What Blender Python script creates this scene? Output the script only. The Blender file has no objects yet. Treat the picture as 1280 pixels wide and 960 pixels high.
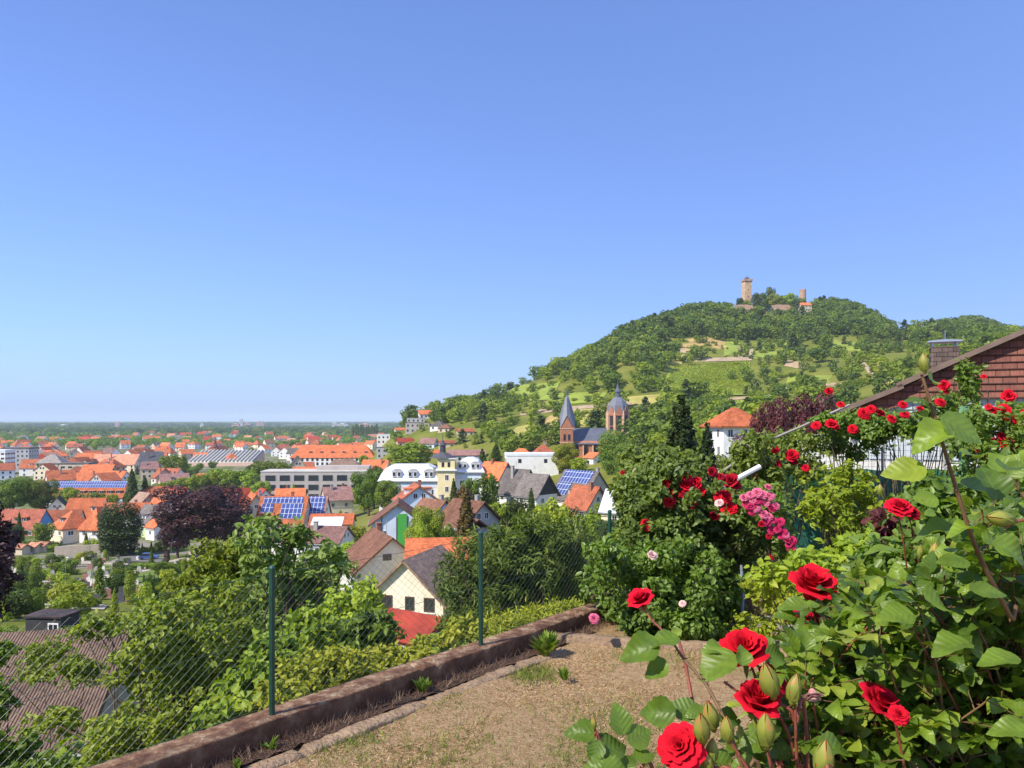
import bpy, math, random
import numpy as np
from math import radians, pi, sin, cos, sqrt, atan2
from mathutils import Vector, Matrix

R = np.random.RandomState(11)
random.seed(5)
S = bpy.context.scene
COL = S.collection
F_PX, CX, HY = 962.0, 640.0, 525.0          # focal length, centre column and horizon row (1280 px wide picture)

def P(px, py, Y):
    return np.array([(px - CX) / F_PX * Y, Y, -(py - HY) / F_PX * Y])

def pxy(x, y, z):
    return CX + F_PX * x / y, HY - F_PX * z / y

# ---------------------------------------------------------------- objects
THINGS = []
def link(name, me, mats=None, parent=None, loc=None, rz=0.0):
    o = bpy.data.objects.new(name, me)
    COL.objects.link(o)
    if mats is not None:
        for m in (mats if isinstance(mats, (list, tuple)) else [mats]):
            me.materials.append(m)
    if parent is not None: o.parent = parent
    if loc is not None: o.location = loc
    if rz: o.rotation_euler = (0, 0, rz)
    return o

def tag(o, label, cat, group=None, kind=None):
    if label: o['label'] = label
    if cat: o['category'] = cat
    if group: o['group'] = group
    if kind: o['kind'] = kind
    THINGS.append(o)
    return o

def thing(name, label, cat, loc=(0, 0, 0), rz=0.0, group=None):
    o = bpy.data.objects.new(name, None)
    COL.objects.link(o)
    o.empty_display_size = .2
    o.location = loc
    o.rotation_euler = (0, 0, rz)
    return tag(o, label, cat, group)

def struct(o, kind='structure'):
    o['kind'] = kind
    return o

class MB:
    """collects shapes for ONE mesh; material index per face"""
    def __init__(s): s.v = []; s.f = []; s.m = []
    def add(s, vs, fs, mi=0, M=None):
        b = len(s.v)
        for p in vs:
            s.v.append(tuple(M @ Vector(p)) if M is not None else tuple(p))
        for f in fs:
            s.f.append([b + i for i in f]); s.m.append(mi)
        return s
    def box(s, x0, x1, y0, y1, z0, z1, mi=0, M=None):
        return s.add([(x0,y0,z0),(x1,y0,z0),(x1,y1,z0),(x0,y1,z0),(x0,y0,z1),(x1,y0,z1),(x1,y1,z1),(x0,y1,z1)],
              [(3,2,1,0),(4,5,6,7),(0,1,5,4),(1,2,6,5),(2,3,7,6),(3,0,4,7)], mi, M)
    def prism(s, poly, d, mi=0, M=None):
        """poly: points of a flat loop; d: extrusion vector"""
        n = len(poly); d = Vector(d)
        vs = [Vector(p) for p in poly] + [Vector(p) + d for p in poly]
        fs = [tuple(range(n - 1, -1, -1)), tuple(range(n, 2 * n))]
        for i in range(n): fs.append((i, (i + 1) % n, n + (i + 1) % n, n + i))
        return s.add(vs, fs, mi, M)
    def lathe(s, prof, n=12, mi=0, M=None, c=(0, 0, 0), a0=0.0):
        vs = []
        for r, z in prof:
            for k in range(n):
                a = a0 + 2 * pi * k / n
                vs.append((c[0] + r * cos(a), c[1] + r * sin(a), c[2] + z))
        fs = []
        for i in range(len(prof) - 1):
            for k in range(n):
                fs.append((i*n+k, i*n+(k+1) % n, (i+1)*n+(k+1) % n, (i+1)*n+k))
        fs.append(tuple(range(n - 1, -1, -1))); fs.append(tuple((len(prof)-1)*n + k for k in range(n)))
        return s.add(vs, fs, mi, M)
    def tube(s, pts, rad, n=6, mi=0):
        pts = [Vector(p) for p in pts]
        if not isinstance(rad, (list, tuple, np.ndarray)): rad = [rad] * len(pts)
        vs = []; up = Vector((0.13, 0.2, 1)).normalized()
        for i, p in enumerate(pts):
            t = (pts[min(i+1, len(pts)-1)] - pts[max(i-1, 0)])
            t = t.normalized() if t.length > 1e-9 else Vector((0, 0, 1))
            a = t.cross(up)
            if a.length < 1e-3: a = t.cross(Vector((1, 0, 0)))
            a.normalize(); b = t.cross(a)
            for k in range(n):
                q = 2 * pi * k / n
                vs.append(p + (a * cos(q) + b * sin(q)) * rad[i])
        fs = []
        for i in range(len(pts) - 1):
            for k in range(n):
                fs.append((i*n+k, i*n+(k+1) % n, (i+1)*n+(k+1) % n, (i+1)*n+k))
        fs.append(tuple(range(n))); fs.append(tuple((len(pts)-1)*n + k for k in range(n-1, -1, -1)))
        return s.add(vs, fs, mi)
    def mesh(s, name, mats=(), smooth=False):
        me = bpy.data.meshes.new(name)
        me.from_pydata(s.v, [], s.f)
        for m in (mats if isinstance(mats, (list, tuple)) else [mats]): me.materials.append(m)
        if any(s.m): me.polygons.foreach_set('material_index', s.m)
        if smooth: me.polygons.foreach_set('use_smooth', [True] * len(s.f))
        me.update()
        return me
    def obj(s, name, mats=(), parent=None, loc=None, rz=0.0, smooth=False):
        return link(name, s.mesh(name, mats, smooth), None, parent, loc, rz)

def arr_mesh(name, V, Fc, tint=None, smooth=False, mats=(), lv=None):
    """fast mesh out of arrays: V (n,3), Fc (m,k)"""
    V = np.ascontiguousarray(V, dtype=np.float32); Fc = np.ascontiguousarray(Fc, dtype=np.int32)
    me = bpy.data.meshes.new(name)
    m, k = Fc.shape
    me.vertices.add(len(V)); me.vertices.foreach_set('co', V.ravel())
    me.loops.add(m * k); me.loops.foreach_set('vertex_index', Fc.ravel())
    me.polygons.add(m)
    me.polygons.foreach_set('loop_start', np.arange(0, m * k, k, dtype=np.int32))
    me.polygons.foreach_set('loop_total', np.full(m, k, dtype=np.int32))
    if smooth: me.polygons.foreach_set('use_smooth', np.ones(m, dtype=bool))
    if tint is not None:
        a = me.attributes.new('tint', 'FLOAT', 'POINT')
        a.data.foreach_set('value', np.ascontiguousarray(tint, dtype=np.float32))
    if lv is not None:
        a = me.attributes.new('lv', 'FLOAT_VECTOR', 'POINT'); a.data.foreach_set('vector', np.ascontiguousarray(lv, dtype=np.float32).ravel())
    for q in (mats if isinstance(mats, (list, tuple)) else [mats]): me.materials.append(q)
    me.update(calc_edges=True)
    me.validate()
    return me

def norm(a):
    return a / np.maximum(np.linalg.norm(a, axis=-1, keepdims=True), 1e-9)

def frames(nrm, along, rng=R):
    """rows: side, along, normal"""
    n = norm(nrm)
    t = along - (along * n).sum(-1, keepdims=True) * n
    bad = np.linalg.norm(t, axis=-1) < 1e-3
    if bad.any(): t[bad] = np.array([.3, .5, .2])
    t = norm(t)
    s = np.cross(t, n)
    return np.stack([s, t, n], axis=1)

def inst(T, Tf, pos, fr, sc):
    """copies of a template (k,3) at pos with frames fr (n,3,3), scales sc (n,) or (n,3)"""
    T = np.asarray(T, float); Tf = np.asarray(Tf)
    sc = np.asarray(sc, float)
    if sc.ndim == 1: sc = np.repeat(sc[:, None], 3, 1)
    L = T[None] * sc[:, None, :]
    V = np.einsum('nki,nij->nkj', L, fr) + pos[:, None, :]
    n, k = len(pos), len(T)
    Fc = Tf[None] + (np.arange(n) * k)[:, None, None]
    return V.reshape(-1, 3), Fc.reshape(-1, Tf.shape[1])

DIAMOND = (np.array([(0,-.5,0),(.36,.0,.05),(0,.55,-.04),(-.36,0,.05)]), np.array([(0,1,2,3)]))
FOLD = (np.array([(0,0,0),(.26,.22,.09),(.24,.62,.07),(0,1,-.10),(-.24,.62,.07),(-.26,.22,.09)]), np.array([(0,1,2,3),(0,3,4,5)]))
SLIM = (np.array([(0,0,0),(.10,.25,.03),(.09,.65,.02),(0,1,-.10),(-.09,.65,.02),(-.10,.25,.03)]), np.array([(0,1,2,3),(0,3,4,5)]))

# ---------------------------------------------------------------- materials
def nodes_of(m):
    m.use_nodes = True
    nt = m.node_tree
    return nt, nt.nodes, nt.links, nt.nodes['Principled BSDF']

def lin(c):
    return tuple(((x / 12.92) if x <= .04045 else ((x + .055) / 1.055) ** 2.4) for x in c)

_mats = {}
def mat(name, col, rough=.85, var=.25, scale=3.0, bump=0.0, bscale=None, spec=.3, metal=0.0, dirt=0.0, dirtcol=(.12,.10,.08), objrand=0.0, coord='Object'):
    """plain procedural surface: base colour broken by two noises, optional blotches of dirt and bump"""
    if name in _mats: return _mats[name]
    m = bpy.data.materials.new(name); _mats[name] = m
    nt, N, L, b = nodes_of(m)
    b.inputs['Roughness'].default_value = rough
    b.inputs['Metallic'].default_value = metal
    b.inputs['Specular IOR Level'].default_value = spec
    tc = N.new('ShaderNodeTexCoord')
    n1 = N.new('ShaderNodeTexNoise'); n1.inputs['Scale'].default_value = scale; n1.inputs['Detail'].default_value = 6
    L.new(tc.outputs[coord], n1.inputs['Vector'])
    mr = N.new('ShaderNodeMapRange'); mr.inputs[1].default_value = .3; mr.inputs[2].default_value = .7
    mr.inputs[3].default_value = 1 - var; mr.inputs[4].default_value = 1 + var
    L.new(n1.outputs['Fac'], mr.inputs[0])
    val = mr.outputs[0]
    if objrand:
        oi = N.new('ShaderNodeObjectInfo')
        m2 = N.new('ShaderNodeMapRange'); m2.inputs[3].default_value = 1 - objrand; m2.inputs[4].default_value = 1 + objrand
        L.new(oi.outputs['Random'], m2.inputs[0])
        mu = N.new('ShaderNodeMath'); mu.operation = 'MULTIPLY'
        L.new(val, mu.inputs[0]); L.new(m2.outputs[0], mu.inputs[1]); val = mu.outputs[0]
    vm = N.new('ShaderNodeVectorMath'); vm.operation = 'SCALE'
    vm.inputs[0].default_value = col[:3]
    L.new(val, vm.inputs['Scale'])
    out = vm.outputs[0]
    if dirt:
        n2 = N.new('ShaderNodeTexNoise'); n2.inputs['Scale'].default_value = scale * .6; n2.inputs['Detail'].default_value = 8
        n2.inputs['Roughness'].default_value = .7
        L.new(tc.outputs[coord], n2.inputs['Vector'])
        r2 = N.new('ShaderNodeMapRange'); r2.inputs[1].default_value = .5; r2.inputs[2].default_value = .72; r2.inputs[4].default_value = dirt
        L.new(n2.outputs['Fac'], r2.inputs[0])
        mx = N.new('ShaderNodeMix'); mx.data_type = 'RGBA'
        L.new(r2.outputs[0], mx.inputs[0]); L.new(out, mx.inputs[6]); mx.inputs[7].default_value = (*dirtcol, 1)
        out = mx.outputs[2]
    L.new(out, b.inputs['Base Color'])
    if bump:
        n3 = N.new('ShaderNodeTexNoise'); n3.inputs['Scale'].default_value = bscale or scale * 6; n3.inputs['Detail'].default_value = 5
        L.new(tc.outputs[coord], n3.inputs['Vector'])
        bp = N.new('ShaderNodeBump'); bp.inputs['Strength'].default_value = bump; bp.inputs['Distance'].default_value = .05
        L.new(n3.outputs['Fac'], bp.inputs['Height']); L.new(bp.outputs[0], b.inputs['Normal'])
    return m

def roof_mat(name, col, course=.34, var=.25, objrand=.26):
    """tiles: courses follow the height, single tiles differ, weather blotches"""
    if name in _mats: return _mats[name]
    m = bpy.data.materials.new(name); _mats[name] = m
    nt, N, L, b = nodes_of(m)
    b.inputs['Roughness'].default_value = .8; b.inputs['Specular IOR Level'].default_value = .25
    tc = N.new('ShaderNodeTexCoord'); geo = N.new('ShaderNodeNewGeometry')
    sx = N.new('ShaderNodeSeparateXYZ'); L.new(tc.outputs['Object'], sx.inputs[0])
    # saw over the height
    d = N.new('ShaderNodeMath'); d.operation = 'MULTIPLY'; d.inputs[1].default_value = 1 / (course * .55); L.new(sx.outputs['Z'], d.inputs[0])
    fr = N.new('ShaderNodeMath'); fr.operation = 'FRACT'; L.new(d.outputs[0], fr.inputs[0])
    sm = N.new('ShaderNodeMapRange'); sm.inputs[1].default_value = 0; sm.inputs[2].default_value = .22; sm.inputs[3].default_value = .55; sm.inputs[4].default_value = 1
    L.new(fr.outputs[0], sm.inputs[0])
    v = N.new('ShaderNodeTexVoronoi'); v.inputs['Scale'].default_value = 3.2; L.new(tc.outputs['Object'], v.inputs['Vector'])
    vs = N.new('ShaderNodeSeparateColor'); L.new(v.outputs['Color'], vs.inputs[0])
    m1 = N.new('ShaderNodeMapRange'); m1.inputs[3].default_value = 1 - var; m1.inputs[4].default_value = 1 + var; L.new(vs.outputs[0], m1.inputs[0])
    n = N.new('ShaderNodeTexNoise'); n.inputs['Scale'].default_value = .5; n.inputs['Detail'].default_value = 7; L.new(tc.outputs['Object'], n.inputs['Vector'])
    m2 = N.new('ShaderNodeMapRange'); m2.inputs[1].default_value = .3; m2.inputs[2].default_value = .7; m2.inputs[3].default_value = .72; m2.inputs[4].default_value = 1.15; L.new(n.outputs['Fac'], m2.inputs[0])
    oi = N.new('ShaderNodeObjectInfo')
    m3 = N.new('ShaderNodeMapRange'); m3.inputs[3].default_value = 1 - objrand; m3.inputs[4].default_value = 1 + objrand; L.new(oi.outputs['Random'], m3.inputs[0])
    def mul(a, c):
        q = N.new('ShaderNodeMath'); q.operation = 'MULTIPLY'; L.new(a, q.inputs[0]); L.new(c, q.inputs[1]); return q.outputs[0]
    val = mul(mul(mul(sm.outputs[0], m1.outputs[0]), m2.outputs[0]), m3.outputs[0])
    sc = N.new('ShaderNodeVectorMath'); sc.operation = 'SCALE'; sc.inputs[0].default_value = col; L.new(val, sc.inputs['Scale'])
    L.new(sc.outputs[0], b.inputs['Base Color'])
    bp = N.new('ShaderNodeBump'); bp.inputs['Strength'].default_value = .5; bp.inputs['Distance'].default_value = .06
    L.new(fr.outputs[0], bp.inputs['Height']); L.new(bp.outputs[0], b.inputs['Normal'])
    return m

def leaf_mat(name, c0, c1, c2=None, rough=.5, trans=.35, objrand=.25, spec=.35, noise=0.0):
    """leaves: colour runs c0..c1 with the leaf's own tint, turned a little per plant; some light passes through"""
    if name in _mats: return _mats[name]
    if name.startswith('foliage') and 'copper' not in name and 'plum' not in name:
        c0, c1, c2 = [tuple(q * w for q, w in zip(c, (1.08, 1.06, .55) if 'yellow' in name or 'grey' in name else (1.28, 1.11, .56))) for c in (c0, c1, c2)]
    m = bpy.data.materials.new(name); _mats[name] = m
    nt, N, L, b = nodes_of(m)
    at = N.new('ShaderNodeAttribute'); at.attribute_name = 'tint'
    cr = N.new('ShaderNodeValToRGB'); e = cr.color_ramp.elements
    e[0].color = (*c0, 1); e[1].color = (*c1, 1); e[0].position = .1; e[1].position = .85
    if c2: k = cr.color_ramp.elements.new(1.0); k.color = (*c2, 1)
    L.new(at.outputs['Fac'], cr.inputs[0])
    oi = N.new('ShaderNodeObjectInfo')
    hs = N.new('ShaderNodeHueSaturation')
    mr = N.new('ShaderNodeMapRange'); mr.inputs[3].default_value = .5 - .026 * objrand / .25; mr.inputs[4].default_value = .5 + .012 * objrand / .25
    L.new(oi.outputs['Random'], mr.inputs[0]); L.new(mr.outputs[0], hs.inputs['Hue'])
    mv = N.new('ShaderNodeMath'); mv.operation = 'MULTIPLY'; mv.inputs[1].default_value = 7.31; L.new(oi.outputs['Random'], mv.inputs[0])
    mf = N.new('ShaderNodeMath'); mf.operation = 'FRACT'; L.new(mv.outputs[0], mf.inputs[0])
    m2 = N.new('ShaderNodeMapRange'); m2.inputs[3].default_value = 1 - objrand; m2.inputs[4].default_value = 1 + objrand; L.new(mf.outputs[0], m2.inputs[0])
    L.new(m2.outputs[0], hs.inputs['Value']); L.new(cr.outputs[0], hs.inputs['Color'])
    out = hs.outputs[0]
    L.new(out, b.inputs['Base Color'])
    b.inputs['Roughness'].default_value = rough; b.inputs['Specular IOR Level'].default_value = spec
    tr = N.new('ShaderNodeBsdfTranslucent')
    tm = N.new('ShaderNodeMix'); tm.data_type = 'RGBA'; tm.blend_type = 'MULTIPLY'; tm.inputs[0].default_value = 1
    tm.inputs[7].default_value = (1.25, 1.35, .45, 1); L.new(out, tm.inputs[6]); L.new(tm.outputs[2], tr.inputs[0])
    ms = N.new('ShaderNodeMixShader'); ms.inputs[0].default_value = trans
    L.new(b.outputs[0], ms.inputs[1]); L.new(tr.outputs[0], ms.inputs[2])
    L.new(ms.outputs[0], N['Material Output'].inputs['Surface'])
    return m

# ---------------------------------------------------------------- terrain heights (camera = 0)
_tab = {
 -900: [(5,-4.2),(15,-6.5),(35,-11),(60,-16),(85,-20.5),(110,-24.5),(150,-30.5),(200,-35.5),(300,-37),(450,-37.5),(800,-38),(40000,-38)],
    0: [(5,-4.2),(15,-7),(35,-12),(60,-17),(85,-21),(110,-25),(150,-30.5),(200,-35.5),(300,-37),(450,-37.5),(800,-38),(40000,-38)],
  250: [(5,-4.0),(15,-7),(35,-13),(60,-18),(85,-22),(110,-25),(150,-29.5),(200,-34),(300,-36.5),(450,-37),(800,-38),(40000,-38)],
  420: [(5,-3.6),(15,-7),(35,-13.5),(60,-18.5),(85,-22),(110,-24),(150,-27),(200,-30),(300,-34),(450,-36.5),(800,-38),(40000,-38)],
  470: [(5,-3.4),(15,-6.8),(35,-13.5),(60,-18.5),(85,-22),(110,-23),(150,-24.5),(200,-27),(300,-30),(420,-27),(520,-24),(640,-34),(900,-38),(40000,-38)],
  510: [(5,-3.2),(15,-6.6),(35,-13.5),(60,-19),(85,-22.3),(110,-23),(150,-24),(200,-25.5),(300,-26),(420,-16),(580,2),(700,-14),(900,-38),(40000,-38)],
  600: [(5,-3.2),(15,-6),(35,-12.5),(60,-18),(85,-21.5),(110,-22.5),(150,-23.5),(200,-24),(280,-22),(350,-17),(450,-3),(650,18),(760,2),(1000,-35),(40000,-38)],
  700: [(5,-3.2),(15,-5.5),(35,-12),(60,-17),(85,-20.5),(110,-22),(150,-23),(200,-21.5),(250,-19),(300,-15.5),(350,-9),(450,9),(600,32),(720,48),(840,30),(1100,-20),(40000,-38)],
  800: [(5,-3.0),(15,-4.5),(35,-10),(60,-14.5),(85,-18),(110,-19.5),(150,-20),(200,-17.5),(300,-11),(400,6),(500,30),(620,60),(760,92),(900,70),(1200,-10),(40000,-38)],
  860: [(5,-3.0),(15,-4.0),(35,-9),(60,-12.5),(85,-14.5),(110,-15),(150,-14.5),(200,-12),(300,-6),(400,7),(500,22),(620,55),(700,84),(790,115),(850,112),(1000,75),(1300,-10),(40000,-38)],
 930: [(5,-3.0),(15,-3.6),(35,-8),(60,-10),(85,-11),(110,-11),(150,-9.5),(200,-7),(300,-2),(400,8),(480,16),(600,47),(700,80),(790,112),(850,116),(1000,90),(1300,-10),(40000,-38)],
 1060: [(5,-3.0),(15,-3.2),(35,-6),(60,-8),(85,-9),(110,-9),(150,-7),(200,-2),(300,7),(400,18),(480,31),(600,57),(700,84),(800,116),(850,122),(1000,95),(1300,0),(40000,-38)],
 1120: [(5,-3.0),(15,-3.2),(35,-5.5),(85,-7),(110,-7),(150,-5),(200,0),(300,11),(450,34),(600,58),(760,82),(880,92),(1000,86),(1300,10),(40000,-38)],
 1155: [(5,-3.0),(15,-3.2),(35,-5.2),(85,-6.5),(110,-6),(150,-4),(200,2),(300,14),(450,36),(600,59),(760,84),(900,98),(1000,96),(1400,15),(40000,-38)],
 1200: [(5,-3.0),(15,-3.2),(35,-5),(85,-6),(150,-3),(200,3),(300,16),(450,38),(600,60),(800,90),(980,128),(1100,122),(1500,20),(40000,-38)],
 1280: [(5,-3.0),(15,-3.2),(35,-4.5),(85,-4),(150,0),(200,6),(300,20),(450,40),(600,58),(800,80),(980,98),(1100,92),(1500,20),(40000,-38)],
 2200: [(5,-3.0),(15,-3.2),(35,-4),(85,-2),(150,4),(200,10),(300,24),(450,38),(600,48),(800,56),(1000,55),(1500,20),(40000,-38)],
}
GPX = np.arange(-900, 2201, 10.0)
GLY = np.linspace(math.log(5), math.log(40000), 260)
def _grid():
    ks = sorted(_tab)
    rows = []
    for k in ks:
        ly = np.log([a for a, _ in _tab[k]]); zz = [z for _, z in _tab[k]]
        rows.append(np.interp(GLY, ly, zz))
    rows = np.array(rows)
    G = np.empty((len(GPX), len(GLY)))
    for j in range(len(GLY)): G[:, j] = np.interp(GPX, ks, rows[:, j])
    def blur(A, n, axis):
        k = np.hanning(n + 2)[1:-1]; k /= k.sum()
        pad = [(0, 0), (0, 0)]; pad[axis] = (n // 2, n // 2)
        B = np.pad(A, pad, mode='edge')
        return np.apply_along_axis(lambda v: np.convolve(v, k, 'valid'), axis, B)
    G = blur(G, 9, 0); G = blur(G, 5, 1)
    return G
GRID = _grid()

def ground(x, y):
    x = np.asarray(x, float); y = np.asarray(y, float)
    yy = np.clip(y, 5.0, 39999.)
    px = np.clip(CX + F_PX * x / yy, GPX[0], GPX[-1] - .01)
    a = (px - GPX[0]) / 10.0; i = a.astype(int); fa = a - i
    b = (np.log(yy) - GLY[0]) / (GLY[1] - GLY[0]); j = np.clip(b.astype(int), 0, len(GLY) - 2); fb = b - j
    z = (GRID[i, j] * (1-fa) * (1-fb) + GRID[np.minimum(i+1, len(GPX)-1), j] * fa * (1-fb)
         + GRID[i, j+1] * (1-fa) * fb + GRID[np.minimum(i+1, len(GPX)-1), j+1] * fa * fb)
    w = np.clip((yy - 150) / 300, 0, 1) * np.clip((z + 36) / 20, 0, 1)
    z = z + w * (1.6 * np.sin(x * .045 + y * .021) + 1.1 * np.sin(x * -.03 + y * .052 + 1.3) + .6 * np.sin(x * .11 + y * .09))
    return z
def gz(x, y): return float(ground(np.array([x]), np.array([y]))[0])

_YS = np.exp(np.linspace(math.log(13), math.log(39000), 1500))
def hit(px, py, ymin=13):
    """ground point seen at a picture position"""
    u = (px - CX) / F_PX; v = -(py - HY) / F_PX
    ys = _YS[_YS >= ymin]
    d = v * ys - ground(u * ys, ys)
    k = np.nonzero(d <= 0)[0]
    if len(k) == 0: return np.array([u * 30000, 30000, -38.])
    k = k[0]
    if k == 0: y = ys[0]
    else: y = ys[k-1] + (ys[k] - ys[k-1]) * d[k-1] / (d[k-1] - d[k])
    return np.array([u * y, y, gz(u * y, y)])
# ---------------------------------------------------------------- camera, light, sky, air
cam = bpy.data.cameras.new('camera'); co = bpy.data.objects.new('camera', cam); COL.objects.link(co)
cam.sensor_width = 36; cam.lens = 36 * F_PX / 1280
cam.shift_y = (HY - 480) / 1280
cam.clip_start = .05; cam.clip_end = 120000
co.rotation_euler = (pi / 2, 0, 0)
S.camera = co

SUN_EL = radians(44); sv = Vector((-.80, -.60, 0)).normalized()
sun_dir = Vector((sv.x * cos(SUN_EL), sv.y * cos(SUN_EL), sin(SUN_EL)))      # towards the sun
sl = bpy.data.lights.new('sun', 'SUN'); so = bpy.data.objects.new('sun', sl); COL.objects.link(so)
sl.energy = 4.4; sl.angle = radians(.5); sl.color = (1, .925, .80)
so.rotation_euler = (-sun_dir).to_track_quat('-Z', 'Y').to_euler()
w = bpy.data.worlds.new('World'); S.world = w; w.use_nodes = True
nt = w.node_tree; bg = nt.nodes['Background']
sky = nt.nodes.new('ShaderNodeTexSky'); sky.sky_type = 'NISHITA'; sky.sun_disc = False
sky.sun_elevation = SUN_EL
sky.sun_rotation = -atan2(sun_dir.x, sun_dir.y)
sky.altitude = 100; sky.air_density = .9; sky.dust_density = 1.3; sky.ozone_density = 8
gm = nt.nodes.new('ShaderNodeGamma'); gm.inputs[1].default_value = .7
vm = nt.nodes.new('ShaderNodeVectorMath'); vm.operation = 'MULTIPLY'; vm.inputs[1].default_value = (.97, 1.10, 1.58)
nt.links.new(sky.outputs[0], gm.inputs[0]); nt.links.new(gm.outputs[0], vm.inputs[0])
nt.links.new(vm.outputs[0], bg.inputs[0]); bg.inputs[1].default_value = .15
S.view_settings.view_transform = 'Standard'; S.view_settings.look = 'None'
S.view_settings.exposure = .64; S.view_settings.gamma = 1; S.view_settings.use_curve_mapping = False
S.cycles.max_bounces = 6; S.cycles.diffuse_bounces = 3; S.cycles.glossy_bounces = 2; S.cycles.transmission_bounces = 3
S.cycles.volume_bounces = 1; S.cycles.transparent_max_bounces = 6
S.cycles.use_denoising = True; S.cycles.denoising_prefilter = 'ACCURATE'
S.cycles.sample_clamp_indirect = 6
S.render.use_persistent_data = False

def add_haze():
    m = bpy.data.materials.new('haze_air'); m.use_nodes = True
    N, L = m.node_tree.nodes, m.node_tree.links
    N.remove(N['Principled BSDF'])
    v = N.new('ShaderNodeVolumePrincipled')
    v.inputs['Color'].default_value = (.74, .87, 1, 1)
    v.inputs['Density'].default_value = HAZE
    v.inputs['Density Attribute'].default_value = ''
    v.inputs['Temperature Attribute'].default_value = ''
    v.inputs['Color Attribute'].default_value = ''
    v.inputs['Anisotropy'].default_value = -.1
    L.new(v.outputs[0], N['Material Output'].inputs['Volume'])
    try: m.cycles.homogeneous_volume = True
    except Exception: pass
    o = MB().box(-32000, 32000, -300, 34000, -41, 190).obj('haze', m)
    struct(o, 'stuff')
HAZE = 8.0e-5
add_haze()

# ---------------------------------------------------------------- the ground sheet
def terrain_mat():
    m = bpy.data.materials.new('terrain_soil_and_grass')
    nt, N, L, b = nodes_of(m)
    b.inputs['Roughness'].default_value = .95; b.inputs['Specular IOR Level'].default_value = .1
    tc = N.new('ShaderNodeTexCoord'); sx = N.new('ShaderNodeSeparateXYZ'); L.new(tc.outputs['Object'], sx.inputs[0])
    def noise(s, d=6, r=.6):
        n = N.new('ShaderNodeTexNoise'); n.inputs['Scale'].default_value = s; n.inputs['Detail'].default_value = d; n.inputs['Roughness'].default_value = r
        L.new(tc.outputs['Object'], n.inputs['Vector']); return n.outputs['Fac']
    def ramp(src, stops):
        c = N.new('ShaderNodeValToRGB'); e = c.color_ramp.elements
        while len(e) < len(stops): e.new(.5)
        for k, (p, col) in enumerate(stops): e[k].position = p; e[k].color = (*col, 1)
        L.new(src, c.inputs[0]); return c.outputs[0]
    def mix(f, a, c):
        q = N.new('ShaderNodeMix'); q.data_type = 'RGBA'
        if hasattr(f, 'is_linked'): L.new(f, q.inputs[0])
        else: q.inputs[0].default_value = f
        L.new(a, q.inputs[6]); L.new(c, q.inputs[7]); return q.outputs[2]
    def rng(src, a, c, lo=0, hi=1):
        q = N.new('ShaderNodeMapRange'); q.inputs[1].default_value = a; q.inputs[2].default_value = c; q.inputs[3].default_value = lo; q.inputs[4].default_value = hi
        L.new(src, q.inputs[0]); return q.outputs[0]
    # meadows and bare earth of the slopes
    hill = ramp(noise(.035, 8, .65), [(.30, (.065, .090, .014)), (.46, (.135, .160, .024)), (.58, (.20, .205, .034)), (.70, (.31, .24, .085))])
    fine = ramp(noise(.6, 6), [(.3, (.07, .095, .015)), (.7, (.19, .20, .035))])
    hill = mix(.4, hill, fine)
    # gardens, yards and streets of the town
    town = ramp(noise(.05, 7, .7), [(.36, (.06, .10, .022)), (.5, (.12, .15, .04)), (.56, (.24, .21, .17)), (.7, (.30, .28, .25))])
    # far plain: fields and woods
    vo = N.new('ShaderNodeTexVoronoi'); vo.inputs['Scale'].default_value = .0032; vo.distance = 'CHEBYCHEV'
    mp = N.new('ShaderNodeMapping'); mp.inputs['Rotation'].default_value = (0, 0, .5); mp.inputs['Scale'].default_value = (1, .45, 1)
    L.new(tc.outputs['Object'], mp.inputs[0]); L.new(mp.outputs[0], vo.inputs['Vector'])
    vs = N.new('ShaderNodeSeparateColor'); L.new(vo.outputs['Color'], vs.inputs[0])
    fields = ramp(vs.outputs[0], [(.0, (.035, .065, .02)), (.45, (.05, .085, .022)), (.62, (.10, .15, .035)), (.80, (.13, .14, .05)), (.95, (.2, .17, .085))])
    woods = ramp(noise(.004, 8, .6), [(.44, (.025, .05, .018)), (.52, (.03, .055, .018))])
    plain = mix(rng(noise(.0007, 5), .44, .5), fields, woods)
    c = mix(rng(sx.outputs['Z'], -33, -27), town, hill)
    c = mix(rng(sx.outputs['Y'], 1100, 1500), c, mix(rng(sx.outputs['Z'], -36, -30), plain, hill))
    L.new(c, b.inputs['Base Color'])
    bp = N.new('ShaderNodeBump'); bp.inputs['Strength'].default_value = .6; bp.inputs['Distance'].default_value = .5
    L.new(noise(.9, 5), bp.inputs['Height']); L.new(bp.outputs[0], b.inputs['Normal'])
    return m

def build_ground():
    us = np.concatenate([np.linspace(-1.6, -.75, 14)[:-1], np.linspace(-.75, .80, 156), np.linspace(.80, 1.62, 14)[1:]])
    ys = np.exp(np.linspace(math.log(5), math.log(33500), 250))
    X = us[:, None] * ys[None]; Yy = np.broadcast_to(ys[None], X.shape)
    Z = ground(X, Yy)
    # a few rows behind the first one, under and behind the terrace
    yb = np.array([-60., -10., 0.])
    Xb = np.repeat((us * 40)[:, None], 3, 1); Zb = np.full_like(Xb, -5.)
    X = np.concatenate([Xb, X], 1); Z = np.concatenate([Zb, Z], 1); Yy = np.concatenate([np.broadcast_to(yb[None], Xb.shape), Yy], 1)
    n, k = X.shape
    V = np.stack([X, Yy, Z], -1).reshape(-1, 3)
    a = (np.arange(n - 1)[:, None] * k + np.arange(k - 1)[None]).ravel()
    Fc = np.stack([a, a + k, a + k + 1, a + 1], 1)
    me = arr_mesh('ground', V, Fc, smooth=True, mats=terrain_mat())
    struct(link('ground', me))
build_ground()
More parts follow.
